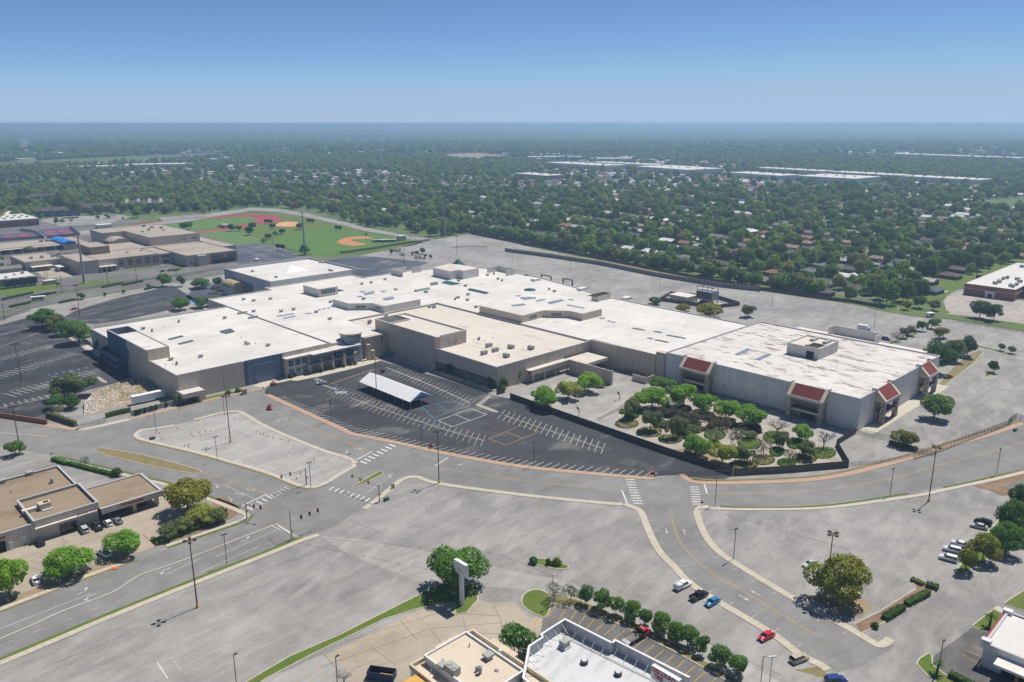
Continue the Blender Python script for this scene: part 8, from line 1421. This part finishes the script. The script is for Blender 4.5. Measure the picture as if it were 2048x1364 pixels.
fence_line('chain_link_fence', 'chain-link fence crossing the lot behind the bronze tree', [(1711, 868), (1731, 870), (1780, 882), (1828, 905), (1870, 912)], 2.2, 'chain', 2.8); fence_line('chain_link_fence', 'low temporary chain fence beside the garden corner', [(1700, 932), (1735, 930), (1790, 922), (1850, 908)], 1.5, 'chain', 3.0); fence_line('chain_link_fence', 'thin chain gate across the front lot mouth', [(1318, 951), (1380, 951), (1465, 950)], 1.8, 'chain', 4.0); fence_line('chain_link_fence', 'chain-link fence between basketball court and garden beds', [(1195, 842), (1235, 822), (1260, 808)], 1.5, 'chain', 3.0)
fence_line('iron_fence', 'black iron fence along the west dark lot above the rock slope', [(185, 787), (230, 774), (280, 762)], 1.8, 'iron', 3.0); fence_line('iron_fence', 'black iron fence above the brick retaining wall', [(-60, 812), (0, 824), (70, 834), (95, 822)], 1.8, 'iron', 3.0); fence_line('chain_link_fence', 'chain-link dock gate beside the vine hedge', [(155, 860), (185, 853), (212, 845)], 2.2, 'chain', 2.5); fence_line('iron_fence', 'black iron fence along the west drive', [(-60, 660), (0, 642), (60, 622)], 2.0, 'iron', 3.0)
fence_line('iron_fence', 'low fence along the east drive above the lot', [(1905, 644), (1990, 657), (2048, 668), (2110, 680)], 2.0, 'iron', 4.0); fence_line('chain_link_fence', 'long chain fence below the school drive', [(0, 604), (100, 590), (200, 574), (330, 556), (440, 540), (470, 536)], 2.0, 'chain', 6.0); fence_line('chain_link_fence', 'curved outfield fence of the ball field', [(545, 476), (548, 490), (575, 500), (625, 512)], 2.0, 'chain', 6.0); fence_line('chain_link_fence', 'ball field fence along the back lot', [(680, 508), (740, 500), (800, 490), (860, 482)], 2.4, 'screen', 6.0)
for px in ([(88, 477), (70, 466), (40, 462)], [(0, 483), (88, 477)], [(95, 477), (160, 471)], [(160, 471), (140, 456)]): fence_line('court_fence', 'dark wind-screened fence around the tennis courts', px, 3.2, 'screen', 6.0)['group'] = 'tennis court fences'
# dock wall, brick wall, long retaining wall
def wall_line(name, label, pts, h, th, mat, step, cap=None):
    p = W(pts); t = thing(name, label, 'wall', *p[0], 0); ox, oy = p[0]
    for a, c in zip(p, p[1:]):
        n = max(1, round(math.dist(a, c) / step)); L = math.dist(a, c) / n
        for k in range(n):
            x, y = a[0] + (c[0] - a[0]) * k / n, a[1] + (c[1] - a[1]) * k / n; o = MB().box(0.02, L - 0.02, -th / 2, th / 2, 0, h).build('wall_panel', mat, t); o.location = (x - ox, y - oy, 0); o.rotation_euler = (0, 0, math.atan2(c[1] - a[1], c[0] - a[0]))
            if cap: o2 = MB().box(-0.02, 0.42, -th / 2 - 0.12, th / 2 + 0.12, 0, h + 0.12).build('pilaster', cap, t); o2.location = o.location; o2.rotation_euler = o.rotation_euler
    return t
wall_line('dock_wall', 'low concrete wall shielding the loading dock', [(262, 832), (310, 820), (360, 807), (402, 790)], 2.3, 0.4, 'w_conc', 4.0); wall_line('brick_wall', 'brown brick retaining wall along the loop road', [(-60, 822), (0, 835), (95, 849)], 2.2, 0.5, 'brick_red', 5.0); wall_line('retaining_wall', 'long dark ribbed retaining wall behind the back lot', [(1010, 503), (1100, 515), (1200, 530), (1312, 553), (1440, 574), (1520, 583)], 3.4, 0.5, 'w_concdark', 3.0, 'w_conc')
ribbon('dry_verge', [(1030, 497), (1100, 507), (1200, 521), (1312, 544), (1440, 567), (1530, 580)], -1.5, 2.5, 'grass_dry', 0.0, 0.06); ribbon('grass_island', [(902, 495), (940, 493), (975, 494)], -2, 3, 'grass', 0.02, 0.12)
X, Y = G(1119, 510); t = thing('wall_sign', 'white and blue notice on the long retaining wall', 'sign', X, Y - 0.6, 0, R(-40)); MB().box(-1.6, 1.6, -0.06, 0.0, 1.4, 2.8).build('sign_plate', 'white', t); MB().box(-1.4, 0.2, -0.08, -0.061, 1.6, 2.6).build('blue_panel', 'fabric_blue', t)
# ---- rock slope
top = W([(170, 812), (190, 791), (235, 777), (285, 763), (300, 772)]); bot = W([(168, 832), (205, 822), (250, 810), (295, 800), (322, 790)]); t = thing('rock_slope', 'pale rubble slope above the loading dock drive', 'slope', *bot[0], 0); ox, oy = bot[0]; n = len(top)
MB().add([(x - ox, y - oy, 1.9) for x, y in top] + [(x - ox, y - oy, 0.04) for x, y in bot] + [(x - ox, y - oy, 0.0) for x, y in top], [(n + i, n + i + 1, i + 1, i) for i in range(n - 1)] + [(i, i + 1, 2 * n + i + 1, 2 * n + i) for i in range(n - 1)]).build('earth_bank', 'dirt', t)
V, Fq = [], []; rk = random.Random(2); mb = MB()
for _ in range(1500):
    s, k = rk.random() * (n - 1), rk.random(); i = int(s); f = s - i; A = [top[i][j] + (top[i + 1][j] - top[i][j]) * f for j in (0, 1)]; C = [bot[i][j] + (bot[i + 1][j] - bot[i][j]) * f for j in (0, 1)]
    if rk.random() < 0.25 and k < 0.5 and s > 1.8: continue
    c = Vector((A[0] + (C[0] - A[0]) * k - ox, A[1] + (C[1] - A[1]) * k - oy, 1.9 - 1.86 * k)); r = rk.uniform(0.16, 0.42)
    pts = [c + Vector((r * x * rk.uniform(.7, 1.2), r * y * rk.uniform(.7, 1.2), r * z * rk.uniform(.5, .9))) for x, y, z in ((1, 0, 0), (0, 1, 0), (-1, 0, 0), (0, -1, 0), (0, 0, 1), (0, 0, -1))]; mb.add(pts, [(0, 1, 4), (1, 2, 4), (2, 3, 4), (3, 0, 4), (1, 0, 5), (2, 1, 5), (3, 2, 5), (0, 3, 5)])
mb.build('rubble', 'w_warehouse', t)['kind'] = 'stuff'
P = []
for _ in range(900):
    s = rk.uniform(1.2, 3.6); k = rk.random() ** 1.6 * 0.8; i = int(s); f = s - i; A = [top[i][j] + (top[i + 1][j] - top[i][j]) * f for j in (0, 1)]; C = [bot[i][j] + (bot[i + 1][j] - bot[i][j]) * f for j in (0, 1)]
    if math.sin(s * 7) + math.cos(k * 9 + s * 3) > 0.1: P.append((A[0] + (C[0] - A[0]) * k - ox, A[1] + (C[1] - A[1]) * k - oy, 2.15 - 1.86 * k))
o = bpy.data.objects.new('weeds', quad_mesh('weeds', leaf_cards(np.array(P), np.tile([0.0, 0.0, 1.0], (len(P), 1)), 0.30, 0.5), 'leaf_yellow')); COL.objects.link(o); o.parent = t; o['kind'] = 'stuff'
# two people by the lot
def person(px, py, label, shirt, trousers, a=0.0):
    X, Y = G(px, py); t = thing('person', label, 'person', X, Y, 0.05, a); me = bpy.data.meshes.new('body'); vs = [(0, 0, 0.95), (0, 0, 1.18), (0, 0, 1.42), (0, 0, 1.52), (0.02, 0, 1.66), (0.10, 0, 0.92), (0.12, 0.03, 0.5), (0.13, -0.02, 0.08), (0.13, -0.14, 0.04), (-0.10, 0, 0.92), (-0.12, -0.03, 0.5), (-0.13, 0.02, 0.08), (-0.13, -0.10, 0.04), (0.19, 0, 1.40), (0.25, 0.02, 1.12), (0.26, -0.1, 0.88), (-0.19, 0, 1.40), (-0.25, 0.02, 1.12), (-0.24, -0.1, 0.88)]
    es = [(0, 1), (1, 2), (2, 3), (3, 4), (0, 5), (5, 6), (6, 7), (7, 8), (0, 9), (9, 10), (10, 11), (11, 12), (2, 13), (13, 14), (14, 15), (2, 16), (16, 17), (17, 18)]; me.from_pydata(vs, es, []); o = bpy.data.objects.new('body', me); COL.objects.link(o); o.parent = t
    o.modifiers.new('skin', 'SKIN'); rad = [.15, .14, .16, .06, .105, .095, .07, .05, .04, .095, .07, .05, .04, .065, .045, .035, .065, .045, .035]
    for v, r in zip(me.skin_vertices[0].data, rad): v.radius = (r, r * 0.9)
    me.skin_vertices[0].data[0].use_root = True; s = o.modifiers.new('sub', 'SUBSURF'); s.levels = s.render_levels = 1
    m_ = NT('clothes_' + shirt); g_ = m_.n('ShaderNodeTexCoord'); sx = m_.n('ShaderNodeSeparateXYZ'); m_.l(g_.outputs['Object'], sx.inputs[0]); c = m_.ramp(sx.outputs[2], [(0.0, (0.03, 0.03, 0.03)), (0.07, trousers), (0.96, MCOL[shirt]), (0.99, MCOL[shirt])]); c2 = m_.mix(m_.ramp(sx.outputs[2], [(0.985, 0.0), (1.0, 0.0)]), c, (0.4, 0.25, 0.18)); m_.fin(c, 0.9); me.materials.append(m_.m)
    hd = MB(); hm = bev(hd.cyl(0, 0, 1.56, 1.62, 0.06, 0.085, 10).cyl(0, 0, 1.62, 1.74, 0.085, 0.08, 10).cyl(0, 0, 1.74, 1.79, 0.08, 0.04, 10), 'head', 0.005, 1); inst('head', hm, 'w_stone', t); inst('hair', MB().cyl(0, 0.01, 1.70, 1.81, 0.092, 0.05, 10).mesh('hair'), 'black', t)
MCOL = {'blue': (0.08, 0.16, 0.36), 'grey': (0.10, 0.11, 0.13)}
person(534, 779, 'person in blue shirt standing at the lot entrance', 'blue', (0.06, 0.065, 0.08)); person(660, 764, 'person in dark clothes beside the silver patrol sedan', 'grey', (0.03, 0.035, 0.05), 0.8)
for a, c, l_ in (((765, 745), (772, 748), 'small dark generator beside the marquee end'),):
    X, Y = G(*a); t = thing('generator', l_, 'generator', X, Y, 0.05, MA); MB().box(-1, 1, -0.6, 0.6, 0.3, 1.4).build('housing', 'metal_dark', t); MB().box(-0.8, 0.8, -0.5, 0.5, 0, 0.29).build('skid', 'rust', t)
# ================================================================== THE SUBURB BEYOND
FA = R(-52.0); ax, ay = math.cos(FA), math.sin(FA); FO = (-47.0, 889.0)        # the fence line and its frame
def SF(t, d): return (FO[0] + ax * t - ay * d, FO[1] + ay * t + ax * d)         # t along the fence, d away from the mall
def TF(x, y): return ((x - FO[0]) * ax + (y - FO[1]) * ay, -(x - FO[0]) * ay + (y - FO[1]) * ax)
def inpoly(x, y, P):
    c = False; n = len(P); j = n - 1
    for i in range(n):
        if (P[i][1] > y) != (P[j][1] > y) and x < (P[j][0] - P[i][0]) * (y - P[i][1]) / (P[j][1] - P[i][1]) + P[i][0]: c = not c
        j = i
    return c
CAMPUS = W([(-900, 760), (-900, 470), (-120, 462), (60, 440), (72, 430), (150, 436), (250, 428), (340, 428), (420, 425), (505, 412), (560, 415), (620, 425), (690, 441), (750, 456), (835, 470), (885, 474), (940, 466), (1050, 487), (1312, 536), (1512, 573), (1712, 600), (1790, 615), (1890, 570), (2030, 520), (2110, 508), (2900, 560), (2900, 1500), (-900, 1500)])
FIELDS = [W(p) for p in ([(-200, 338), (0, 326), (130, 318), (270, 312), (440, 306), (470, 313), (350, 321), (180, 329), (-200, 350)], [(895, 308), (960, 306), (1020, 312), (1010, 320), (930, 323), (890, 318)], [(60, 296), (130, 291), (180, 293), (140, 300)], [(36, 290), (40, 276), (54, 275), (74, 296), (46, 302)], [(1020, 315), (1240, 305), (1250, 312), (1030, 322)], [(1930, 400), (2090, 392), (2120, 410), (1980, 420)])]
WARE = [(205, 2300, 250, 85, -52), (330, 2330, 230, 60, -50), (425, 2080, 200, 120, -60), (570, 1835, 150, 70, -58), (700, 2020, 200, 50, -56), (695, 1725, 130, 110, -50), (815, 1850, 170, 60, -55), (910, 1700, 160, 60, -54), (1580, 2830, 560, 90, -60), (-1130, 2230, 150, 60, 20), (-1010, 2330, 170, 70, 20), (-605, 2010, 90, 28, 10), (60, 1850, 120, 50, -52), (330, 2700, 130, 70, 0), (150, 2850, 190, 60, 5)]
APT = [(*G(px, py), w_, R(a_)) for px, py, w_, a_ in ((118, 432, 52, 22), (195, 424, 46, 30), (290, 417, 60, 20), (90, 402, 40, 10), (40, 380, 46, 20), (255, 385, 46, 15))]
def blocked(x, y, m=4):
    for X, Y, w_, a_ in APT:
        c, s = math.cos(a_), math.sin(a_); u = (x - X) * c + (y - Y) * s; v = -(x - X) * s + (y - Y) * c
        if abs(u) < w_ / 2 + m and -26 < v < 11: return True
    if inpoly(x, y, CAMPUS): return True
    for P in FIELDS:
        if inpoly(x, y, P): return True
    for X, Y, L, D, A in WARE:
        if abs(x - X) > L + 90 or abs(y - Y) > L + 90: continue
        c, s = math.cos(R(-A)), math.sin(R(-A)); u = (x - X) * c - (y - Y) * s; v = (x - X) * s + (y - Y) * c
        if abs(u) < L / 2 + m and abs(v) < D / 2 + m: return True
        for dy in (25, 50, 75):
            u2 = u - dy * s; v2 = v + dy * c
            if abs(u2) < L / 2 and abs(v2) < D / 2: return True
    return False
def inview(x, y, m=1.12): return abs(x) < (y * math.cos(PITCH) + 31) * 0.6428 * m + 20
# streets
for k in range(13):
    d = 34 + k * 72
    p = [SF(t, d + 6 * math.sin(t / 130.0 + k)) for t in range(-900, 560, 20)]
    p = [q for q in p if inview(*q, 1.25) and not inpoly(*q, CAMPUS)]
    if len(p) > 4: ribbon('street', p, -4, 4, 'lot_mid', 0.0, 0.05, world=True, sm=False)
for t in (-560, -330, -90, 150, 330):
    p = [SF(t + 10 * math.sin(d / 90.0), d) for d in range(34, 900, 20)]; p = [q for q in p if inview(*q, 1.25) and not inpoly(*q, CAMPUS)]
    if len(p) > 4: ribbon('street', p, -4, 4, 'lot_mid', 0.0, 0.055, world=True, sm=False)
# houses: five plans, shared meshes
def hip(mb, x0, x1, y0, y1, z, h, ov=0.6):
    x0 -= ov; x1 += ov; y0 -= ov; y1 += ov; m = (y0 + y1) / 2; k = (y1 - y0) / 2
    mb.add([(x0, y0, z), (x1, y0, z), (x1, y1, z), (x0, y1, z), (x0 + k, m, z + h), (x1 - k, m, z + h)], [(0, 1, 5, 4), (2, 3, 4, 5), (3, 0, 4), (1, 2, 5)]); return mb
PLANS = []
for L, D, gar, hp in ((15, 9, 1, 0), (17, 10, 1, 1), (13, 9, 0, 0), (19, 10, 1, 0), (16, 11, 0, 1)):
    w = MB().box(-L / 2, L / 2, -D / 2, D / 2, 0, 2.8); r = MB(); (hip if hp else gable)(r, -L / 2, L / 2, -D / 2, D / 2, 2.8, 2.4 if hp else 2.2)
    gw = MB().box(L / 2 - 6, L / 2, -D / 2 - 5, -D / 2 - 0.02, 0, 2.7); gr = gable(MB(), L / 2 - 6, L / 2, -D / 2 - 5, -D / 2 + 2, 2.72, 1.7, 0.5, 'y')
    PLANS.append((L, D, gar, w.mesh('wall'), r.mesh('roof'), gw.mesh('garage'), gr.mesh('garage_roof'), MB().box(-0.6, 0.6, -D / 2 - 0.06, -D / 2 - 0.01, 0, 2.1).mesh('door'), MB().box(-0.9, 0.9, -D / 2 - 0.06, -D / 2 - 0.01, 0.9, 2.2).mesh('window'), MB().box(L / 2 - 5.4, L / 2 - 0.6, -D / 2 - 5.06, -D / 2 - 5.01, 0, 2.2).mesh('garage_door'), MB().box(-0.5, 0.5, -0.4, 0.4, 2.8, 5.9).mesh('chimney'), MB().add([(L / 2 - 5.5, -D / 2 - 14, 0.06), (L / 2 - 0.5, -D / 2 - 14, 0.06), (L / 2 - 0.5, -D / 2 - 5.1, 0.06), (L / 2 - 5.5, -D / 2 - 5.1, 0.06)], [(0, 1, 2, 3)]).mesh('driveway')))
ROOFS = (('shingle_brown', 'brown'), ('shingle_grey', 'grey'), ('shingle_tan', 'tan'), ('shingle_rust', 'rust-red'), ('shingle_pale', 'pale grey'), ('shingle_slate', 'blue-grey'), ('metal_roof', 'white metal'))
WALLS = (('siding_white', 'white'), ('siding_tan', 'tan'), ('brick_house', 'brick'), ('siding_blue', 'grey-blue'))
HS = []; rh = random.Random(4)
for k in range(26):
    for s_ in (-1, 1):
        d = 34 + k * 72 + s_ * 17
        t = -1100 + rh.uniform(0, 8)
        while t < 700:
            x, y = SF(t, d + 6 * math.sin(t / 130.0 + k) + rh.uniform(-1.5, 1.5)); t += rh.uniform(20.5, 25)
            if not inview(x, y, 1.08) or y < 380 or blocked(x, y, 12): continue
            if any(abs(TF(x, y)[0] - c - 10 * math.sin(d / 90.0)) < 13 for c in (-560, -330, -90, 150, 330)) and d < 900: continue
            HS.append((x, y, FA + (0 if s_ > 0 else math.pi) + rh.uniform(-0.05, 0.05)))
HS.sort(key=lambda h: math.hypot(h[0], h[1]))
def where(x, y):
    t, d = TF(x, y)
    if d < 26 and t > 0: return 'against the long wooden fence'
    if y < 640 and x > 230: return 'near the brick store lawn'
    if t < 0 and d < 60: return 'on the street behind the ball field'
    if d < 62: return 'on the first street behind the fence'
    if d < 134: return 'on the second street behind the fence'
    if d < 206: return 'three streets behind the fence'
    return 'beyond the fenced streets'
def house(x, y, a):
    pl_ = rh.choice(PLANS); (rm, rn), (wm, wn_) = rh.choices(ROOFS, (5, 4, 4, 3, 3, 3, 2))[0], rh.choice(WALLS); L, D, gar = pl_[:3]; sx = rh.choice((-1, 1))
    t_ = thing('house', '%s-walled house with %s roof %s' % (wn_, rn, where(x, y)), 'house', x, y, 0, a, '%s roofed %s houses %s' % (rn, wn_, where(x, y))); S_ = (sx, 1, 1)
    inst('wall', pl_[3], wm, t_); rf = inst('roof', pl_[4], rm, t_); inst('door', pl_[7], 'w_wood', t_, (-1, 0, 0))
    for xx in (-L / 2 + 2.2, -L / 2 + 5.2, 1.6): inst('window', pl_[8], 'pane_far', t_, (xx * sx, 0, 0))
    if gar: inst('garage', pl_[5], wm, t_, sc=S_); inst('garage_roof', pl_[6], rm, t_, sc=S_); inst('garage_door', pl_[9], 'siding_white', t_, sc=S_); inst('driveway', pl_[11], 'walk', t_, sc=S_)
    if rh.random() < 0.35: inst('chimney', pl_[10], 'brick_house', rf, (rh.uniform(-3, 3), 1.0, 0))
# a few roofs seen clearly behind the fence
for x, y, a in HS[:290]: house(x, y, a)
def stuff_houses(name, rows, label, cat):
    V, Fc = {}, {}
    cols = [r_[0] for r_ in ROOFS]; mb = MB(); mi = []
    for x, y, a, L, D in rows:
        c, s = math.cos(a), math.sin(a); q = lambda u, v: (x + u * c - v * s, y + u * s + v * c); h = 3.0; o = len(mb.f); m_ = rh.randrange(len(cols))
        p = [q(-L / 2, -D / 2), q(L / 2, -D / 2), q(L / 2, D / 2), q(-L / 2, D / 2)]; r0, r1 = q(-L / 2 + 1, 0), q(L / 2 - 1, 0)
        mb.add([(*k_, 0) for k_ in p] + [(*k_, h) for k_ in p] + [(*r0, h + 2.4), (*r1, h + 2.4)], [(0, 1, 5, 4), (1, 2, 6, 5), (2, 3, 7, 6), (3, 0, 4, 7), (4, 5, 9, 8), (6, 7, 8, 9), (7, 4, 8), (5, 6, 9)]); mi += [len(cols)] * 4 + [m_] * 4
    o = mb.build(name, None); 
    for c_ in cols + ['siding_white']: o.data.materials.append(MATS[c_])
    o.data.polygons.foreach_set('material_index', mi); o['kind'] = 'stuff'; return tag(o, label, cat)
far = [(x, y, a, rh.uniform(13, 19), rh.uniform(9, 11)) for x, y, a in HS[290:]]
from mathutils import noise as mnoise
rf = random.Random(21)
def open_at(x, y): return mnoise.noise((x * 0.00125, y * 0.0019, 3.7)) + 0.45 * mnoise.noise((x * 0.004, y * 0.005, 9.1))
yv = 1950.0
while yv < 9000:
    st = 20 + yv * 0.004; xv = -0.70 * yv
    while xv < 0.70 * yv:
        x, y = xv + rf.uniform(-6, 6), yv + rf.uniform(-4, 4); xv += st
        if (open_at(x, y) > 0.12 and rf.random() < 0.85 or rf.random() < 0.10) and not blocked(x, y, 15): far.append((x, y, rf.choice((0.2, 1.77)) + rf.uniform(-.2, .2), rf.uniform(13, 20), rf.uniform(9, 13)))
    yv += st * 1.5
stuff_houses('distant_houses', far, 'sea of small rooftops spreading through the far suburb', 'houses')
rows = []
for _ in range(560):
    y = 2600 * math.exp(rf.random() * 2.0); x = rf.uniform(-0.68, 0.68) * y
    if not blocked(x, y, 40): rows.append((x, y, rf.uniform(0, 3), rf.uniform(22, 100), rf.uniform(18, 45)))
mb = MB()
for x, y, a, L, D in rows:
    c, s = math.cos(a), math.sin(a); q = lambda u, v: (x + u * c - v * s, y + u * s + v * c); mb.prism([q(-L / 2, -D / 2), q(L / 2, -D / 2), q(L / 2, D / 2), q(-L / 2, D / 2)], 0, 9.5)
o = mb.build('distant_warehouses', 'roof_pale'); o['kind'] = 'stuff'; tag(o, 'pale flat roofs scattered through the far plain', 'warehouses')
# ---- trees of the suburb: the largest as things, the rest as one mass
FK = []
for nm, (a, b_, c_), sh in (('far_dark', ((0.024, 0.058, 0.015), (0.040, 0.082, 0.022), (0.060, 0.105, 0.030)), 0), ('far_green', ((0.040, 0.088, 0.018), (0.064, 0.125, 0.026), (0.095, 0.16, 0.038)), 0), ('far_light', ((0.075, 0.125, 0.026), (0.105, 0.165, 0.036), (0.14, 0.20, 0.055)), 1), ('far_olive', ((0.062, 0.078, 0.034), (0.088, 0.108, 0.048), (0.12, 0.135, 0.066)), 1), ('far_brown', ((0.070, 0.060, 0.048), (0.092, 0.080, 0.064), (0.12, 0.105, 0.085)), 1)):
    a, b_, c_ = ((k_[0] * 1.22, k_[1] * 1.13, k_[2] * 1.0) for k_ in (a, b_, c_)); leaf_material('leaf_' + nm, a, b_, c_)
    for k in range(2):
        me, C = crown('crown_' + nm, 900, 0.092, 12, 0.60 + 0.1 * sh, 0.2, 0.75, (0.30, 0.48), 'leaf_' + nm, rs=0.45); FK.append((nm, me, trunk_mesh('trunk', C, 0.05, 0.3)))
KW = (3, 3, 6, 6, 4, 4, 2, 2, 0.5, 0.5); KN = {'far_dark': 'dark green oak', 'far_green': 'mid green tree', 'far_light': 'light green leafy tree', 'far_olive': 'olive grey-green tree', 'far_brown': 'brown thin-leaved tree'}
hx = {}
for x, y, a in HS: hx.setdefault((int(x // 20), int(y // 20)), []).append((x, y))
def near_house(x, y, m):
    i, j = int(x // 20), int(y // 20)
    return any((x - p) ** 2 + (y - q) ** 2 < m * m for a in (-1, 0, 1) for c in (-1, 0, 1) for p, q in hx.get((i + a, j + c), ()))
TR = []; rt_ = random.Random(9)
def scatter(y0, y1, sp, r0, r1, dens, street=False):
    yv = y0
    while yv < y1:
        hw = (yv * 0.965 + 31) * 0.6428 * 1.06 + 25; xv = -hw
        while xv < hw:
            x, y = xv + rt_.uniform(-.5, .5) * sp, yv + rt_.uniform(-.5, .5) * sp; xv += sp
            if rt_.random() > dens or blocked(x, y): continue
            r = rt_.uniform(r0, r1)
            if street:
                t, d = TF(x, y); k = round((d - 34) / 72)
                if d < 990 and abs(d - 34 - k * 72 - 6 * math.sin(t / 130.0 + k)) < 5.5 and rt_.random() < 0.85: continue
                if near_house(x, y, 8.5 + r * 0.35): continue
            elif open_at(x, y) > 0.10 and rt_.random() < 0.80: continue
            TR.append((x, y, r, r * rt_.uniform(1.45, 2.0) + 1.5, rt_.choices(range(len(FK)), KW)[0]))
        yv += sp
scatter(430, 1500, 11.0, 3.6, 7.8, 0.72, True); scatter(1500, 3200, 14.0, 5.0, 8.5, 0.78); scatter(3200, 5200, 22, 8, 13, 0.8)
# a dense belt along the fence
for t in range(-40, 460, 6):
    for d in (7, 15):
        if rt_.random() < 0.62:
            x, y = SF(t + rt_.uniform(-3, 3), d + rt_.uniform(-2, 3))
            if not blocked(x, y): r = rt_.uniform(4.0, 7.0); TR.append((x, y, r, r * 1.7 + 1, rt_.choices(range(len(FK)), KW)[0]))
for px, py, w_ in ((1660, 560, 30), (1740, 590, 34), (1780, 575, 40), (1820, 580, 46), (1850, 560, 50), (1880, 545, 50), (1840, 590, 36), (1920, 540, 44), (1960, 525, 44), (1760, 600, 34), (1990, 515, 40), (1700, 600, 30), (2040, 505, 46)):
    x, y = G(px, py); r = w_ / 2 / ppm(px, py); TR.append((x, y, r, r * 1.8, rt_.choice((0, 1, 0, 1, 2))))
TR.sort(key=lambda q: -q[2] / math.hypot(q[0], q[1]) * (1.0 if q[1] < 900 else 0.5))
NI = max(60, 298 - NTREE[0])
for i, (x, y, r, h, k) in enumerate(TR[:NI]):
    nm, me, tr = FK[k]; t_ = thing('tree', '%s growing %s' % (KN[nm], where(x, y)), 'tree', x, y, 0, rt_.uniform(0, 6.28), '%ss %s' % (KN[nm], where(x, y)))
    o = bpy.data.objects.new('crown', me); COL.objects.link(o); o.parent = t_; o.location = (0, 0, 0.16 * h); o.scale = (r, r, h * 0.84); inst('trunk', tr, 'bark', t_, (0, 0, 0), 0, (r * .75, r * .75, h))
    if i < 400 and not FK[k][0].endswith('#'): FK[k] = (nm, me, tr) if len(FK[k]) == 4 else (nm, me, tr)
SRC = {}
for o in COL.objects:
    if o.name.startswith('crown') and o.data in [f[1] for f in FK]: SRC.setdefault([f[1] for f in FK].index(o.data), o)
rest = [q for q in TR[NI:] if q[4] in SRC]
print('TREES', NTREE[0], 'suburb', NI, 'mass', len(rest), 'houses', len(HS), 'far', len(far))
def mass(name, rows, label, cat):
    me = bpy.data.meshes.new(name); n = len(rows); A = np.array([q[:4] for q in rows], np.float32)
    me.vertices.add(n); co = np.zeros((n, 3), np.float32); co[:, :2] = A[:, :2]; co[:, 2] = A[:, 3] * 0.10; me.vertices.foreach_set('co', co.ravel())
    at = me.attributes.new('sc', 'FLOAT_VECTOR', 'POINT'); sc = np.stack([A[:, 2], A[:, 2], A[:, 3] * 0.9], 1); at.data.foreach_set('vector', sc.ravel())
    at = me.attributes.new('rz', 'FLOAT', 'POINT'); at.data.foreach_set('value', rng.random(n).astype(np.float32) * 6.28)
    at = me.attributes.new('kid', 'INT', 'POINT'); at.data.foreach_set('value', np.array([q[4] for q in rows], np.int32))
    o = bpy.data.objects.new(name, me); COL.objects.link(o); o['kind'] = 'stuff'; tag(o, label, cat)
    ng = bpy.data.node_groups.new(name, 'GeometryNodeTree'); ng.interface.new_socket('Geometry', in_out='INPUT', socket_type='NodeSocketGeometry'); ng.interface.new_socket('Geometry', in_out='OUTPUT', socket_type='NodeSocketGeometry')
    N = ng.nodes.new; L = ng.links.new; gi, go, jn = N('NodeGroupInput'), N('NodeGroupOutput'), N('GeometryNodeJoinGeometry')
    def attr(nm, ty): a = N('GeometryNodeInputNamedAttribute'); a.data_type = ty; a.inputs[0].default_value = nm; return a.outputs[0]
    sc_, rz_, kid = attr('sc', 'FLOAT_VECTOR'), attr('rz', 'FLOAT'), attr('kid', 'INT'); cx_ = N('ShaderNodeCombineXYZ'); L(rz_, cx_.inputs[2])
    for k, src in SRC.items():
        cp = N('FunctionNodeCompare'); cp.data_type = 'INT'; cp.operation = 'EQUAL'; L(kid, cp.inputs[2]); cp.inputs[3].default_value = k
        oi = N('GeometryNodeObjectInfo'); oi.inputs[0].default_value = src; ip = N('GeometryNodeInstanceOnPoints')
        L(gi.outputs[0], ip.inputs['Points']); L(cp.outputs[0], ip.inputs['Selection']); L(oi.outputs['Geometry'], ip.inputs['Instance']); L(cx_.outputs[0], ip.inputs['Rotation']); L(sc_, ip.inputs['Scale']); L(ip.outputs[0], jn.inputs[0])
    L(jn.outputs[0], go.inputs[0]); md = o.modifiers.new('scatter', 'NODES'); md.node_group = ng; return o
mass('suburb_trees', [q for q in rest if q[1] < 3200], 'dense canopy of trees covering the suburb behind the mall', 'trees')
TR2 = TR; TR = []
scatter(5200, 9000, 42, 17, 26, 0.8); scatter(9000, 22000, 110, 45, 75, 0.75)
mass('far_woods', [q for q in rest if q[1] >= 3200] + [(x, y, r, 9.0 + r * 0.10, k) for x, y, r, h, k in TR if k in SRC], 'far woods fading blue toward the horizon', 'woods')
# ================================================================== HAZE
mh = bpy.data.materials.new('haze'); mh.use_nodes = True; th = mh.node_tree; th.nodes.clear(); oh = th.nodes.new('ShaderNodeOutputMaterial'); pv = th.nodes.new('ShaderNodeVolumePrincipled')
pv.inputs['Color'].default_value = (0.45, 0.68, 1.0, 1); pv.inputs['Density'].default_value = 0.00017; pv.inputs['Anisotropy'].default_value = 0.3; th.links.new(pv.outputs[0], oh.inputs['Volume'])
MATS['haze'] = mh
hz = MB().box(-45500, 45500, -3200, 45500, -1.0, 124.0).build('haze', 'haze'); hz['kind'] = 'stuff'; tag(hz, 'thin pale blue summer haze lying over the plain', 'haze')
